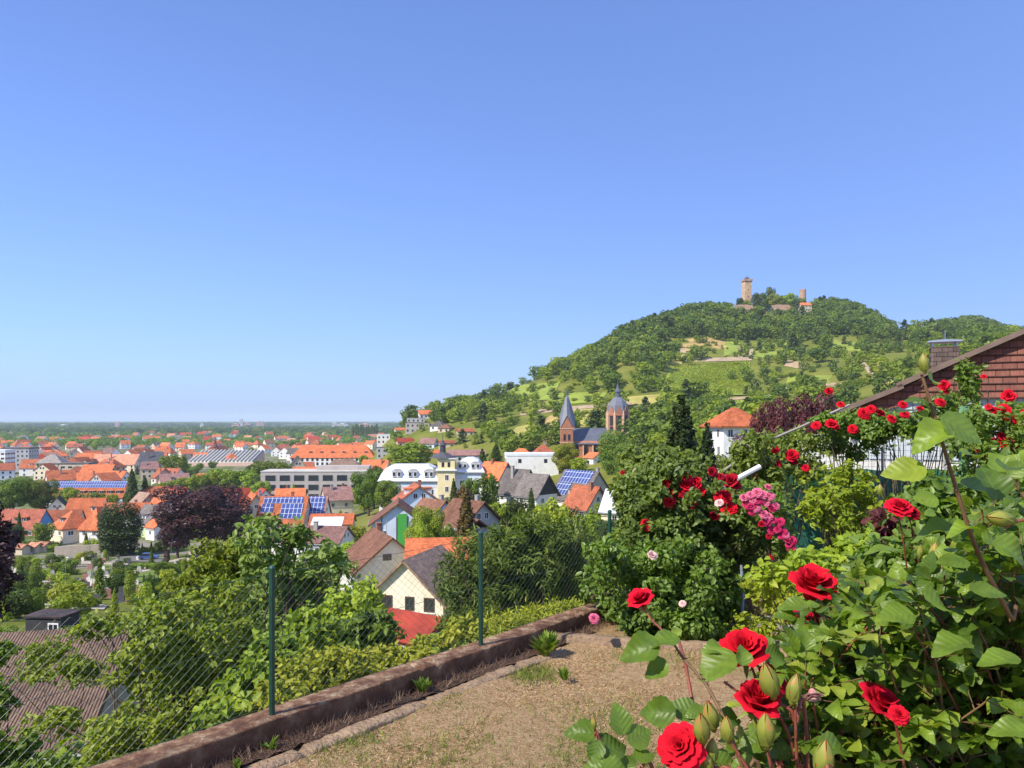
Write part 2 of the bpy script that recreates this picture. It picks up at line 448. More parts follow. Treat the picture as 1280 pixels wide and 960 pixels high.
# ---------------------------------------------------------------- plants
LM = dict(
  green = leaf_mat('foliage_green', (0.060,0.128,0.024), (0.165,0.262,0.044), (.19,.27,.05)),
  bright= leaf_mat('foliage_bright', (0.111,0.212,0.027), (0.250,0.372,0.046), (.27,.36,.055)),
  dark  = leaf_mat('foliage_dark', (0.031,0.071,0.022), (0.079,0.140,0.034), (.10,.16,.04)),
  yellow= leaf_mat('foliage_yellowish', (0.153,0.221,0.029), (0.329,0.378,0.049), (.35,.34,.06)),
  copper= leaf_mat('foliage_copper', (0.037,0.017,0.019), (0.091,0.033,0.034), (.12,.055,.04), trans=.2, objrand=.08),
  plum  = leaf_mat('foliage_plum', (0.068,0.020,0.024), (0.165,0.041,0.046), (.19,.07,.05), trans=.25, objrand=.08),
  grey  = leaf_mat('foliage_grey_green', (0.076,0.128,0.054), (0.195,0.262,0.104), (.23,.27,.13)),
  rust  = leaf_mat('foliage_rusty_conifer', (0.060,0.051,0.020), (0.159,0.122,0.043), (.18,.12,.04), trans=.15),
  blue  = leaf_mat('foliage_blue_green', (0.037,0.078,0.044), (0.091,0.146,0.076), (.10,.16,.09)),
)
LM.update(
  vdark = leaf_mat('foliage_very_dark', (.010,.024,.009), (.034,.066,.018), (.055,.095,.025)),
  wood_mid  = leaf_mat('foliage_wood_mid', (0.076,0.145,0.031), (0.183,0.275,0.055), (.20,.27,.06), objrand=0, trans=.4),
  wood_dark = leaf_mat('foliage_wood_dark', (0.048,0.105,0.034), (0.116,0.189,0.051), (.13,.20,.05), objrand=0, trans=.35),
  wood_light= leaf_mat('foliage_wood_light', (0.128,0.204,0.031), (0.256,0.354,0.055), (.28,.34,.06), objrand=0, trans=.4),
  willow    = leaf_mat('foliage_willow', (.045,.098,.026), (.118,.205,.050), (.20,.30,.10)),
  scrub     = leaf_mat('foliage_scrub', (0.119,0.187,0.034), (0.244,0.317,0.061), (.27,.30,.07), objrand=0, trans=.4),
  vine      = leaf_mat('foliage_vine', (0.170,0.255,0.034), (0.244,0.317,0.037), (.25,.29,.04), objrand=0, trans=.4),
)
BARK = mat('bark', (.10,.075,.05), .95, .35, 6, .6)

def cloud(rng, lobes, n, lo=.62, flat=.5):
    """leaf places on the shells of a set of ellipsoid lobes (rows cx cy cz rx ry rz)"""
    lobes = np.asarray(lobes, float)
    ar = (lobes[:, 3] * lobes[:, 4] + lobes[:, 4] * lobes[:, 5] + lobes[:, 3] * lobes[:, 5])
    pos = []; nr = []
    got = 0
    while got < n:
        k = rng.choice(len(lobes), size=n, p=ar / ar.sum())
        d = norm(rng.normal(size=(n, 3)))
        r = lo + (1.06 - lo) * rng.rand(n) ** .55
        p = lobes[k, :3] + d * r[:, None] * lobes[k, 3:]
        q = np.min([np.linalg.norm((p - l[:3]) / l[3:], axis=1) + (k == i) * 9 for i, l in enumerate(lobes)], axis=0) if len(lobes) > 1 else np.full(n, 9.)
        ok = q > .66
        pos.append(p[ok]); nr.append(norm(d[ok] / lobes[k[ok], 3:])); got += ok.sum()
    pos = np.concatenate(pos)[:n]; nr = np.concatenate(nr)[:n]
    m = norm(nr + np.array([0, 0, flat]) + rng.normal(size=(n, 3)) * .42)
    return pos, m

def leafset(rng, pos, nrm, size, tmpl=DIAMOND, droop=.3, jit=.35):
    n = len(pos)
    along = rng.normal(size=(n, 3)) + np.array([0, 0, -droop])
    sc = size * (1 + jit * (rng.rand(n) * 2 - 1))
    V, Fc = inst(tmpl[0], tmpl[1], pos, frames(nrm, along), sc)
    t = np.clip(rng.normal(.5, .22, n), 0, 1)
    return V, Fc, t, len(tmpl[0])

def clump_tint(rng, pos, t, cell=1.6):
    """neighbouring sprays share some of their colour"""
    key = np.floor(pos / cell).astype(int)
    h = np.sin(key[:, 0] * 12.9898 + key[:, 1] * 78.233 + key[:, 2] * 37.719) * 43758.5453
    h = h - np.floor(h)
    return np.clip(.55 * t + .45 * h, 0, 1)

def broad_lobes(rng, H=10., R0=3.6, z0=2.2, n=14, dome=1.0):
    lob = [(0, 0, (H + z0) / 2, R0 * .62, R0 * .62, (H - z0) * .40)]
    for i in range(n):
        a = i * 2.399 + rng.rand() * .6; q = (i + .5) / n
        z = z0 + (H - z0) * (.14 + .74 * q)
        rr = R0 * (.30 + .48 * sin(pi * min(1, .22 + .78 * (1 - q) ** dome))) * rng.uniform(.8, 1.1)
        s = R0 * rng.uniform(.30, .46)
        lob.append((rr * cos(a), rr * sin(a), z, s, s, s * rng.uniform(.7, .95)))
    lob.append((rng.uniform(-.3,.3), rng.uniform(-.3,.3), H - R0 * .32, R0 * .36, R0 * .36, R0 * .32))
    return lob

PROTO = {}
def make_proto(key, rng, H=10.):
    if key.startswith('broad'):
        L = broad_lobes(rng, H, 3.7, 1.6 + rng.rand(), 13 + rng.randint(5)); n, s = (2300, .62) if key[-1] < '5' else (11000, .30)
    elif key.startswith('ball'):
        L = broad_lobes(rng, H, 4.9, .3, 12); n, s = 1500, .85
    elif key.startswith('poplar'):
        L = [(rng.uniform(-.3,.3), rng.uniform(-.3,.3), z, .75 * sin(pi * (.12 + .82 * (1 - z / 10.4))) + .35, .75 * sin(pi * (.12 + .82 * (1 - z / 10.4))) + .35, 1.1) for z in np.linspace(1.2, 9.6, 10)]; n, s = 1100, .5
    elif key.startswith('column'):
        L = [(rng.uniform(-.4,.4), rng.uniform(-.4,.4), z, 2.2 * sin(pi * (.2 + .7 * (1 - z / 10.6))) + .5, 2.2 * sin(pi * (.2 + .7 * (1 - z / 10.6))) + .5, 1.5) for z in np.linspace(.9, 9.3, 9)]; n, s = (2000, .55) if key[-1] < '2' else (9000, .28)
    elif key.startswith('thick'):
        L = broad_lobes(rng, H, 4.9, .2, 12); n, s = 2600, .62
    elif key.startswith('far'):
        L = broad_lobes(rng, H, 4.1, .8, 8); n, s = 330, 1.25
    elif key.startswith('farcon'):
        L = None; n, s = 250, .9
    else: L = None; n, s = 2400, .6
    if L is None:                                  # conifer: whorls of drooping boughs
        N = (2400 if key[-1] < '2' else 12000) if key.startswith('conifer') else 260
        z = 1.0 + 9.0 * rng.rand(N) ** 1.15
        lev = np.floor(z / .62) * .62 + .1
        a = np.floor(rng.rand(N) * 9) / 9 * 2 * pi + lev * 3.1 + rng.normal(size=N) * .17
        rmax = 2.7 * (1 - lev / 10.4) ** .85 + .12
        q = rng.rand(N) ** .6
        r = rmax * q * (1 + .18 * np.sin(a * 5 + lev * 7))
        pos = np.stack([r * np.cos(a), r * np.sin(a), lev + .55 * rng.rand(N) - .32 * q * rmax * .55], 1)
        nr = norm(np.stack([np.cos(a) * .5, np.sin(a) * .5, np.ones(N)], 1) + rng.normal(size=(N, 3)) * .45)
        n, s = N, ((.62 if key[-1] < '2' else .30) if key.startswith('conifer') else 1.2)
    else:
        pos, nr = cloud(rng, L, n, .6)
    V, Fc, t, k = leafset(rng, pos, nr, s)
    t = np.repeat(clump_tint(rng, pos, t), k)
    PROTO[key] = (V, Fc, t, L)

for i, k in enumerate(['broad0','broad1','broad2','broad3','broad4','ball0','ball1','ball2','poplar0','column0','column1','conifer0','conifer1','far0','far1','far2','xfarcon0','broad5','broad6','column2','conifer2','conifer3','thick0','thick1']):
    make_proto(k, np.random.RandomState(100 + i))

_tm = {}
def crown_mesh(key, mk):
    if (key, mk) not in _tm:
        V, Fc, t, _ = PROTO[key]
        _tm[(key, mk)] = arr_mesh('crown', V, Fc, t, mats=LM[mk])
    return _tm[(key, mk)]

def trunk_mesh(seed=0, H=10., r=.28, top=.72):
    if ('trunk', seed) not in _tm:
        rng = np.random.RandomState(seed)
        b = MB()
        pts = [(0, 0, -.8), (0, 0, .3)] + [(rng.uniform(-.15,.15), rng.uniform(-.15,.15), H * top * q) for q in (.35, .6, 1)]
        b.tube(pts, [r * 1.3, r * 1.1, r * .85, r * .6, r * .2], 7)
        for i in range(6):
            a = i * 2.4 + rng.rand(); z = H * (.2 + .07 * i); l = H * .2
            b.tube([(0, 0, z), (l * .5 * cos(a), l * .5 * sin(a), z + l * .45), (l * cos(a), l * sin(a), z + l * .75)], [r * .5, r * .3, r * .1], 5)
        _tm[('trunk', seed)] = b.mesh('trunk', BARK)
    return _tm[('trunk', seed)]

TREES = []
def tree(key, x, y, H, W, mk, label, cat='tree', group=None, name='tree', parts=True, z=None, sink=.0, rz=None):
    """H height, W crown width in metres"""
    if z is None: z = gz(x, y)
    rz = random.uniform(0, 6.28) if rz is None else rz
    base = dict(broad=7.6, ball=9.6, thick=9.6, poplar=2.2, column=5.2, conifer=5.0, far=8.4, xfarcon=5.)[key.rstrip('0123456789')]
    sx = W / base; sz = H / 10.
    if parts:
        t = thing(name, label, cat, (x, y, z - sink), rz, group)
        c = link('crown', crown_mesh(key, mk), None, t); c.scale = (sx, sx, sz)
        k = link('trunk', trunk_mesh(int(key[-1])), None, t); k.scale = (sz, sz, sz)
    else:
        t = link(name, crown_mesh(key, mk), None, None, (x, y, z - sink), rz); t.scale = (sx, sx, sz)
        tag(t, label, cat, group)
    TREES.append((x, y, z, H, W, t))
    return t

def tree_px(key, px, ytop, ybase, wpx, mk, label, Y=None, **kw):
    """a tree standing on the ground at distance Y: top row, width in picture pixels"""
    if Y is None: Y = hit(px, ybase)[1]
    x = (px - CX) / F_PX * Y; z = gz(x, Y)
    zt = -(ytop - HY) / F_PX * Y
    return tree(key, x, Y, max(1.0, zt - z), wpx / F_PX * Y, mk, label, z=z, **kw)

def baked_forest(name, spots, keys, mk, label=None, kind='stuff'):
    """many small trees as ONE mesh: rows x y z H W"""
    rng = np.random.RandomState(len(spots))
    Vs, Fs, Ts = [], [], []; off = 0
    spots = np.asarray(spots, float)
    kk = rng.randint(len(keys), size=len(spots))
    for i, key in enumerate(keys):
        V, Fc, t, _ = PROTO[key]
        s = spots[kk == i]
        if len(s) == 0: continue
        base = dict(broad=7.6, ball=9.6, thick=9.6, poplar=2.2, column=5.2, conifer=5.0, far=8.4, xfarcon=5.)[key.rstrip('0123456789')]
        a = rng.rand(len(s)) * 2 * pi; c, q = np.cos(a), np.sin(a)
        sx = s[:, 4] / base; sz = s[:, 3] / 10.
        X = (V[None, :, 0] * c[:, None] - V[None, :, 1] * q[:, None]) * sx[:, None] + s[:, 0:1]
        Yy = (V[None, :, 0] * q[:, None] + V[None, :, 1] * c[:, None]) * sx[:, None] + s[:, 1:2]
        Z = V[None, :, 2] * sz[:, None] + s[:, 2:3]
        Vs.append(np.stack([X, Yy, Z], -1).reshape(-1, 3))
        n = len(V)
        Fs.append((Fc[None] + (np.arange(len(s)) * n)[:, None, None]).reshape(-1, 4) + off)
        off += n * len(s)
        tt = np.clip(.5 * t[None] + .62 * rng.rand(len(s))[:, None] - .06, 0, 1)
        Ts.append(tt.ravel())
    me = arr_mesh(name, np.concatenate(Vs), np.concatenate(Fs), np.concatenate(Ts), mats=LM[mk])
    o = link(name, me); struct(o, kind)
    if label: o['label'] = label
    return o
# ---------------------------------------------------------------- house kit
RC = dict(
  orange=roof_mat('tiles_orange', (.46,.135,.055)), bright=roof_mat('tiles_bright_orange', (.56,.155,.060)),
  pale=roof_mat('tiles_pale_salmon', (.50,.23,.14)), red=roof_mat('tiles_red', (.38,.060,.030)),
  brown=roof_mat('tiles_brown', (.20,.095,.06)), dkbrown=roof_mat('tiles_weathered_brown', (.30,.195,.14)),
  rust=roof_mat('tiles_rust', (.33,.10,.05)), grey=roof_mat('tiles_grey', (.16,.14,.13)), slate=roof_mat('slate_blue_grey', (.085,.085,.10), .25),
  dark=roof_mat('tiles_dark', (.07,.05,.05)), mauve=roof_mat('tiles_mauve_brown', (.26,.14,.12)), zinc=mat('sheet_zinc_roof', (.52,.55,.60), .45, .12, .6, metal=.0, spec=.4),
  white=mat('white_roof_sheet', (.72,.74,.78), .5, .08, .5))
WC = dict(
  white=mat('render_white', (.74,.73,.70), .9, .07, .7, .15, 9, objrand=.04, dirt=.25, dirtcol=(.5,.48,.43)), ivory=mat('render_ivory', (.78,.71,.57), .9, .08, .7, .15, 9, dirt=.25, dirtcol=(.5,.44,.34)), cream=mat('render_cream', (.76,.66,.48), .9, .08, .7, .15, 9, dirt=.25, dirtcol=(.45,.38,.27)),
  grey=mat('render_grey', (.42,.42,.42), .9, .10, .7, .15, 9, dirt=.3, dirtcol=(.28,.27,.25)), beige=mat('render_beige', (.55,.46,.34), .9, .10, .7, .15, 9, dirt=.3, dirtcol=(.3,.26,.2)),
  yellow=mat('render_yellow', (.76,.64,.36), .9, .08, .7), blue=mat('boards_blue', (.10,.27,.50), .8, .10, 1.5), paleblue=mat('render_pale_blue', (.58,.65,.74), .9, .07, .7),
  green=mat('boards_green', (.12,.24,.13), .85, .15, 1.5), lime=mat('render_lime', (.50,.62,.33), .9, .08, .7), brick=mat('brick_red', (.30,.12,.075), .9, .2, 2),
  dark=mat('boards_dark', (.045,.045,.05), .8, .2, 2), shingle_tan=mat('fibre_cement', (.58,.57,.53), .9, .08, 1, .3, 12, dirt=.25, dirtcol=(.33,.31,.27)),
  concrete=mat('concrete_pinkish', (.42,.37,.34), .9, .1, .4, .2, 6), pink=mat('render_pink', (.62,.42,.34), .9, .1, .7), brownwood=mat('boards_brown', (.14,.075,.04), .85, .25, 2))
GLASS = mat('window_glass', (.030,.036,.045), .12, .3, .9, spec=.6)
FRAME = mat('window_frame_white', (.76,.76,.74), .6, .04, 2)
FRAMEB = mat('window_frame_brown', (.10,.055,.03), .6, .1, 2)
PLAST = mat('chimney_brick', (.28,.13,.085), .9, .25, 5)
PLASTG = mat('chimney_grey', (.33,.31,.29), .9, .2, 4)
GUT = mat('gutter_zinc', (.30,.31,.32), .5, .1, 4, metal=.3)
SHUT = mat('roller_shutter_grey', (.36,.38,.42), .7, .1, 8)

def pv_mat():
    m = bpy.data.materials.new('solar_cells'); nt, N, L, b = nodes_of(m)
    tc = N.new('ShaderNodeTexCoord'); br = N.new('ShaderNodeTexBrick')
    br.offset = 0; br.inputs['Scale'].default_value = 1
    br.inputs['Brick Width'].default_value = 1.05; br.inputs['Row Height'].default_value = 1.65; br.inputs['Mortar Size'].default_value = .06
    br.inputs['Color1'].default_value = (.045,.065,.20, 1); br.inputs['Color2'].default_value = (.06,.09,.27, 1); br.inputs['Mortar'].default_value = (.55,.6,.7, 1)
    L.new(tc.outputs['Object'], br.inputs['Vector']); L.new(br.outputs['Color'], b.inputs['Base Color'])
    b.inputs['Roughness'].default_value = .22; b.inputs['Specular IOR Level'].default_value = .6
    return m
PV = pv_mat()

_wm = {}
def window_meshes(fr):
    if fr not in _wm:
        a = MB(); t = .09                        # unit window in the x-z plane, outside towards -y
        a.box(-.5, -.5 + t, -.06, .03, -.5, .5); a.box(.5 - t, .5, -.06, .03, -.5, .5)
        a.box(-.5 + t, .5 - t, -.06, .03, .5 - t, .5); a.box(-.5 + t, .5 - t, -.06, .03, -.5, -.5 + t)
        a.box(-.03, .03, -.05, .03, -.5 + t, .5 - t)
        p = MB(); p.box(-.5 + t, -.03, -.015, .02, -.5 + t, .5 - t); p.box(.03, .5 - t, -.015, .02, -.5 + t, .5 - t)
        s = MB(); s.box(-.56, .56, -.16, .02, -.58, -.502)
        _wm[fr] = (a.mesh('window', fr), p.mesh('pane', GLASS), s.mesh('sill', FRAME))
    return _wm[fr]
_gm = {}
def dark_window_mesh():
    if 'w' not in _gm:
        a = MB(); a.box(-.5, .5, -.05, .02, -.5, .5); _gm['w'] = a.mesh('window', GLASS)
    return _gm['w']

def window(parent, x, y, z, w, h, face, fr=None, detail=1, sill=False, name='window'):
    """face: angle of the outward normal in the house's own frame; -pi/2 looks to -y"""
    M = (x, y, z); rz = face + pi / 2
    fr = fr or FRAME
    if detail == 2:                               # frame and glass in one piece
        if ('2', fr) not in _gm:
            a = MB(); t = .08
            a.box(-.5, -.5 + t, -.06, .03, -.5, .5); a.box(.5 - t, .5, -.06, .03, -.5, .5)
            a.box(-.5 + t, .5 - t, -.06, .03, .5 - t, .5); a.box(-.5 + t, .5 - t, -.06, .03, -.5, -.5 + t)
            a.box(-.5 + t, .5 - t, -.02, .02, -.5 + t, .5 - t, 1)
            _gm[('2', fr)] = a.mesh('window', (fr, GLASS))
        o = link(name, _gm[('2', fr)], None, parent, M, rz); o.scale = (w, 1, h)
    elif detail:
        a, p, s = window_meshes(fr)
        o = link(name, a, None, parent, M, rz); o.scale = (w, 1, h)
        q = link('pane', p, None, o)
        if sill: link('sill', s, None, o)
    else:
        o = link(name, dark_window_mesh(), None, parent, M, rz); o.scale = (w, 1, h)
    return o

def slab(m, quad, t, mi=0):
    """thick roof plane from 4 corner points (outside face up)"""
    q = [Vector(p) for p in quad]
    n = (q[1] - q[0]).cross(q[3] - q[0]).normalized()
    if n.z < 0: n = -n
    m.prism(q, -n * t, mi)

HOUSES = []
def facing(t, ang):
    """does a wall with this normal (house frame) look at the camera?"""
    a = ang + t.rotation_euler.z
    n = Vector((cos(a), sin(a))); d = Vector((-t.location.x, -t.location.y)).normalized()
    return n.dot(d) > .06

def house(label, x, y, yaw, L, W, z_ridge, z_eave, roof='orange', wall='white', kind='gable', cat='house', name='house', group=None,
          over=.45, floors=None, win=(1.1, 1.3), nwin=None, detail=1, chim=1, fr=None, z0=None, shut=False, pv=None, gable_wall=None,
          roofmat=None, thick=.22, chimpos=None, sill=False, ridge_off=0.0, winrows=None, doors=0, attic=1):
    """x,y centre; yaw turns the ridge (local x) from world x; z_* are world heights"""
    if z0 is None:
        c, s = cos(yaw), sin(yaw)
        z0 = min(gz(x + c * a * L / 2 - s * b * W / 2, y + s * a * L / 2 + c * b * W / 2) for a in (-1, 1) for b in (-1, 1))
    z0 = min(z0, z_eave - 2.2)
    t = thing(name, label, cat, (x, y, z0), yaw, group)
    H, E = z_ridge - z0, z_eave - z0
    l, w = L / 2, W / 2; wm = WC[wall]; rm = roofmat or RC[roof]
    b = MB(); r = MB()
    ro = ridge_off
    if kind == 'gable':
        prof = [(-l, -w, -1.5), (-l, w, -1.5), (-l, w, E), (-l, ro, H), (-l, -w, E)]
        b.prism(prof, (L, 0, 0))
        for s in (-1, 1):
            dy = w * 1.0
            sl_ = (H - E) / (w - s * ro if s > 0 else w + ro)
            e = over; zz = E - sl_ * e
            slab(r, [(-l - over * .8, s * (w + e), zz + thick), (l + over * .8, s * (w + e), zz + thick), (l + over * .8, ro, H + thick), (-l - over * .8, ro, H + thick)], thick)
    elif kind == 'hip':
        b.box(-l, l, -w, w, -1.5, E)
        rl = max(0.02, l - w * .95)
        e = over; k = (H - E) / w; zz = E - k * e + thick
        a = [(-l - e, -w - e, zz), (l + e, -w - e, zz), (l + e, w + e, zz), (-l - e, w + e, zz)]; p, q = (-rl, 0, H + thick), (rl, 0, H + thick)
        slo = [(x_, y_, z_ - .25) for x_, y_, z_ in a]
        r.add(a + [p, q] + slo, [(0, 1, 5, 4), (2, 3, 4, 5), (1, 2, 5), (3, 0, 4), (0, 6, 7, 1), (1, 7, 8, 2), (2, 8, 9, 3), (3, 9, 6, 0), (9, 8, 7, 6)])
    elif kind == 'flat':
        b.box(-l, l, -w, w, -1.5, E)
        r.box(-l - .12, l + .12, -w - .12, w + .12, E, H)
    elif kind == 'shed':                             # one slope: high side at +y
        b.prism([(-l, -w, -1.5), (-l, w, -1.5), (-l, w, H), (-l, -w, E)], (L, 0, 0))
        k = (H - E) / W; e = over
        slab(r, [(-l - e, -w - e, E - k * e + thick), (l + e, -w - e, E - k * e + thick), (l + e, w + e, H + k * e + thick), (-l - e, w + e, H + k * e + thick)], thick)
    wo = b.obj('wall', wm, t)
    rf = r.obj('roof', rm, t)
    if gable_wall:                                   # boarding over the gable triangles, 3 cm proud
        g = MB()
        for s in (-1, 1):
            g.prism([(s * (l + .03), -w + .02, E * .97), (s * (l + .03), w - .02, E * .97), (s * (l + .03), w - .02, E), (s * (l + .03), ro, H - .05), (s * (l + .03), -w + .02, E)], (s * .04, 0, 0))
        g.obj('gable_boarding', WC[gable_wall], t)
    # openings on the sides one can see
    nf = floors if floors is not None else max(1, int(round((E - .3) / 2.9)))
    nf = min(nf, 4)
    sides = [(-pi / 2, L, 'x', -w), (pi / 2, L, 'x', w), (0, W, 'y', l), (pi, W, 'y', -l)]
    ww, wh = win
    for ang, ln, ax, off in sides:
        if not facing(t, ang): continue
        n = nwin if (nwin and ax == 'x') else max(1, int(ln / (3.0 if ln < 20 else 3.6)))
        if detail < 0: n = min(n, 2)
        for f in range(nf):
            zz = E - 1.55 - f * 2.85 if kind != 'flat' else E - 1.7 - f * 3.2
            if zz < .7: continue
            for i in range(n):
                p = -ln / 2 + ln * (i + .5) / n + random.uniform(-.12, .12)
                if ax == 'x': X, Y_ = p, off
                else: X, Y_ = off, p
                window(t, X, Y_, zz, ww, wh, ang, fr, 1 if detail > 0 else 0, sill)
        if kind == 'gable' and ax == 'y' and H - E > 2.0 and attic:
            for p in ((-.85, .85) if W > 7.5 else (0,)):
                window(t, off, ro + p, E + (H - E) * .36, min(ww, .95), min(1.15, (H - E) * .4), ang, fr, 1 if detail > 0 else 0, sill)
    for k in range(chim):
        cx_, cy_ = chimpos if chimpos else (random.uniform(-.3, .3) * L, random.choice((-1, 1)) * random.uniform(.08, .25) * W)
        zb = H - abs(cy_) / w * (H - E) - .4 if kind != 'flat' else H
        m = MB(); m.box(cx_ - .35, cx_ + .35, cy_ - .3, cy_ + .3, zb, H + .95); m.box(cx_ - .43, cx_ + .43, cy_ - .38, cy_ + .38, H + .952, H + 1.06)
        m.obj('chimney', random.choice((PLAST, PLASTG, PLAST)), rf)
    if detail > 0 and kind == 'gable':
        k_ = (H - E) / w; e = over
        for s in (-1, 1):
            yy = s * (w + e + .06); zz = E - k_ * e + .04
            m = MB(); m.tube([(-l - over * .8, yy, zz), (l + over * .8, yy, zz)], .07, 6); m.tube([(l * .96, s * (w + .07), zz), (l * .96, s * (w + .07), 0)], .045, 6)
            m.obj('gutter', GUT, rf)
        if random.random() < .5 and y > 90:
            ax_ = random.uniform(-.3, .3) * L; m = MB(); m.tube([(ax_, ro, H), (ax_, ro, H + 2.1)], .03, 5)
            for q in range(4): m.tube([(ax_ - .5 + .06 * q, ro, H + 1.35 + q * .2), (ax_ + .5 - .06 * q, ro, H + 1.35 + q * .2)], .016, 4)
            m.obj('aerial', GUT, rf)
    HOUSES.append((x, y, max(L, W) * .62, t))
    t['_d'] = 0; del t['_d']
    return t, rf, dict(H=H, E=E, l=l, w=w, z0=z0)

def hpx(label, px, Y, yaw, Lpx, Wm, ridge, eave, **kw):
    """house given as seen: middle column, distance, width of the ridge side in pixels, ridge and eave rows"""
    k = Y / F_PX
    return house(label, (px - CX) * k, Y, yaw, Lpx * k, Wm, -(ridge - HY) * k, -(eave - HY) * k, **kw)

def on_slope(info, side, u, v, up=.12, thick=.22):
    """point on a gable roof: u along the ridge (m), v 0 eave .. 1 ridge, side -1 (towards -y) or 1"""
    w, H, E = info['w'], info['H'], info['E']
    return Vector((u, side * w * (1 - v), E + (H - E) * v + thick + up))

def solar(parent, info, side, u0, u1, v0, v1, label=None):
    """a field of panels lying on one slope"""
    a = on_slope(info, side, u0, v0); b_ = on_slope(info, side, u1, v0); d = on_slope(info, side, u0, v1)
    e1 = (b_ - a).normalized(); e2 = (d - a).normalized(); n = e1.cross(e2)
    if n.z < 0: e1 = -e1; a = b_; n = e1.cross(e2)
    Lx = abs(u1 - u0); Ly = (d - on_slope(info, side, u0, v0)).length
    M = Matrix((e1, e2, n)).transposed().to_4x4(); M.translation = a
    m = MB(); m.box(0, Lx, 0, Ly, 0, .06)
    o = m.obj('solar_panel', PV, parent); o.matrix_local = M
    return o

def dormer(parent, info, side, u, wd=2.2, hd=1.4, v=.25, roof='orange', wall='white', kind='shed', detail=1, fr=None):
    """a dormer standing out of the slope, its window towards the eave"""
    w, H, E = info['w'], info['H'], info['E']
    y0 = side * w * (1 - v); z = E + (H - E) * v
    k = (H - E) / w
    dep = (hd + .3) / k
    y1 = y0 - side * dep
    m = MB()
    m.box(u - wd / 2, u + wd / 2, min(y0, y1), max(y0, y1), z, z + hd + .05, 0)
    o_ = .18
    if kind == 'shed':
        m.box(u - wd / 2 - o_, u + wd / 2 + o_, min(y0 + side * .35, y1), max(y0 + side * .35, y1), z + hd + .052, z + hd + .27, 1)
    else:
        for s in (-1, 1):
            slab(m, [(u + s * (wd / 2 + .2), y0 + side * .3, z + hd + .1), (u + s * (wd / 2 + .2), y1 - side * 1.2, z + hd + .1), (u, y1 - side * 1.2, z + hd + .1 + wd * .4), (u, y0 + side * .3, z + hd + .1 + wd * .4)], .14, 1)
        m.prism([(u - wd / 2, y0 + side * .01, z + hd + .05), (u + wd / 2, y0 + side * .01, z + hd + .05), (u, y0 + side * .01, z + hd + wd * .38)], (0, -side * .3, 0), 0)
    d = m.obj('dormer', (WC[wall], RC[roof]), parent)
    ang = side * pi / 2
    n = max(1, int(wd / 1.3))
    for i in range(n):
        window(d, u - wd / 2 + wd * (i + .5) / n, y0, z + hd * .52, min(1.0, wd / n * .75), hd * .7, ang, fr, 2)
    return d
# ---------------------------------------------------------------- the houses one can tell apart
D = radians
def hp(label, px, Y, yaw, L, W, ridge, eave, **kw):
    k = Y / F_PX
    return house(label, (px - CX) * k, Y, D(yaw), L, W, -(ridge - HY) * k, -(eave - HY) * k, **kw)

# close below the garden
t, rf, i = hp('cream house with brown shutters and weathered brown tiled roof below the fence', 529, 85, 73, 9.5, 8.6, 692, 738, roof='dkbrown', wall='ivory', fr=FRAMEB, win=(1.35, 1.35), nwin=3, floors=0, chim=0, over=.7, attic=0, sill=True)
for q, w_ in ((2.1, 1.35), (-.55, 1.05), (-2.75, 1.2)): window(t, -i['l'], q, i['E'] - .35, w_, 1.5, pi, FRAMEB, 1, True)
t, rf, i = hp('house wing with a bright orange tiled roof behind the cream house', 549, 95, 6, 7.5, 8, 674, 693, roof='bright', wall='cream', chim=0, over=.5)
t, rf, i = hp('pale grey gable house with mauve brown roof and two small windows in the gable', 478, 102, -66, 9.5, 9.2, 667, 703, roof='brown', wall='shingle_tan', over=.7, chim=1, chimpos=(-3.2, .3), win=(1.2, .95), attic=0, floors=1, nwin=2)
window(t, i['l'], -.6, i['E'] + 1.5, 1.1, .8, 0, FRAMEB)
# valley floor, middle
t, rf, i = hp('white panelled gable house with a tall bright green stripe and brown roof', 498, 128, -82, 9, 8.4, 627, 650, roof='brown', wall='paleblue', chim=0, over=.6, attic=0, floors=2, nwin=1, win=(.5, 1.0))
m = MB(); m.box(i['l'] + .01, i['l'] + .07, -.1, 1.35, .3, i['E'] + 1.55); m.obj('green_stripe', mat('paint_green', (.07,.36,.06), .7, .1, 2), t)
m = MB()
for q in (-2.6, -.25, 1.5): m.box(i['l'] + .012, i['l'] + .10, q - .06, q + .06, .3, i['E'] + 1.2)
m.obj('timber_strips', WC['dark'], t)
t, rf, i = hp('pale blue gable house with rusty red roof and orange dormers before the mansard building', 521, 168, -76, 9, 8.6, 606, 624, roof='rust', wall='paleblue', over=.7, chim=1, chimpos=(0, .6))
dormer(t, i, -1, 1.5, 2.6, 1.3, .35, 'bright', 'white'); dormer(t, i, 1, 1.5, 2.6, 1.3, .35, 'bright', 'white')
hp('brown roofed white house between the green striped house and the twin brown roofs', 543, 146, -46, 6.2, 6.6, 625, 644, roof='brown', wall='paleblue', over=.7, chim=1)
t, rf, i = hp('wide grey house with two stepped brown roofs behind the rusty conifer', 586, 130, -46, 7.0, 8.2, 626, 652, roof='brown', wall='grey', over=.8, chim=1, chimpos=(1.5, .6))
m = MB(); z1 = i['E'] + .3
m.box(i['l'] - 3.0, i['l'] + 1.8, -i['w'] - 1.8, -i['w'] + 3.4, -1.5, z1 - .6); m.obj('annex', WC['grey'], t)
m = MB(); slab(m, [(i['l'] - 3.5, -i['w'] - 2.4, z1 - 1.2), (i['l'] + 2.4, -i['w'] - 2.4, z1 - 1.2), (i['l'] + 2.4, -i['w'] + 1.2, z1 + .9), (i['l'] - 3.5, -i['w'] + 1.2, z1 + .9)], .2)
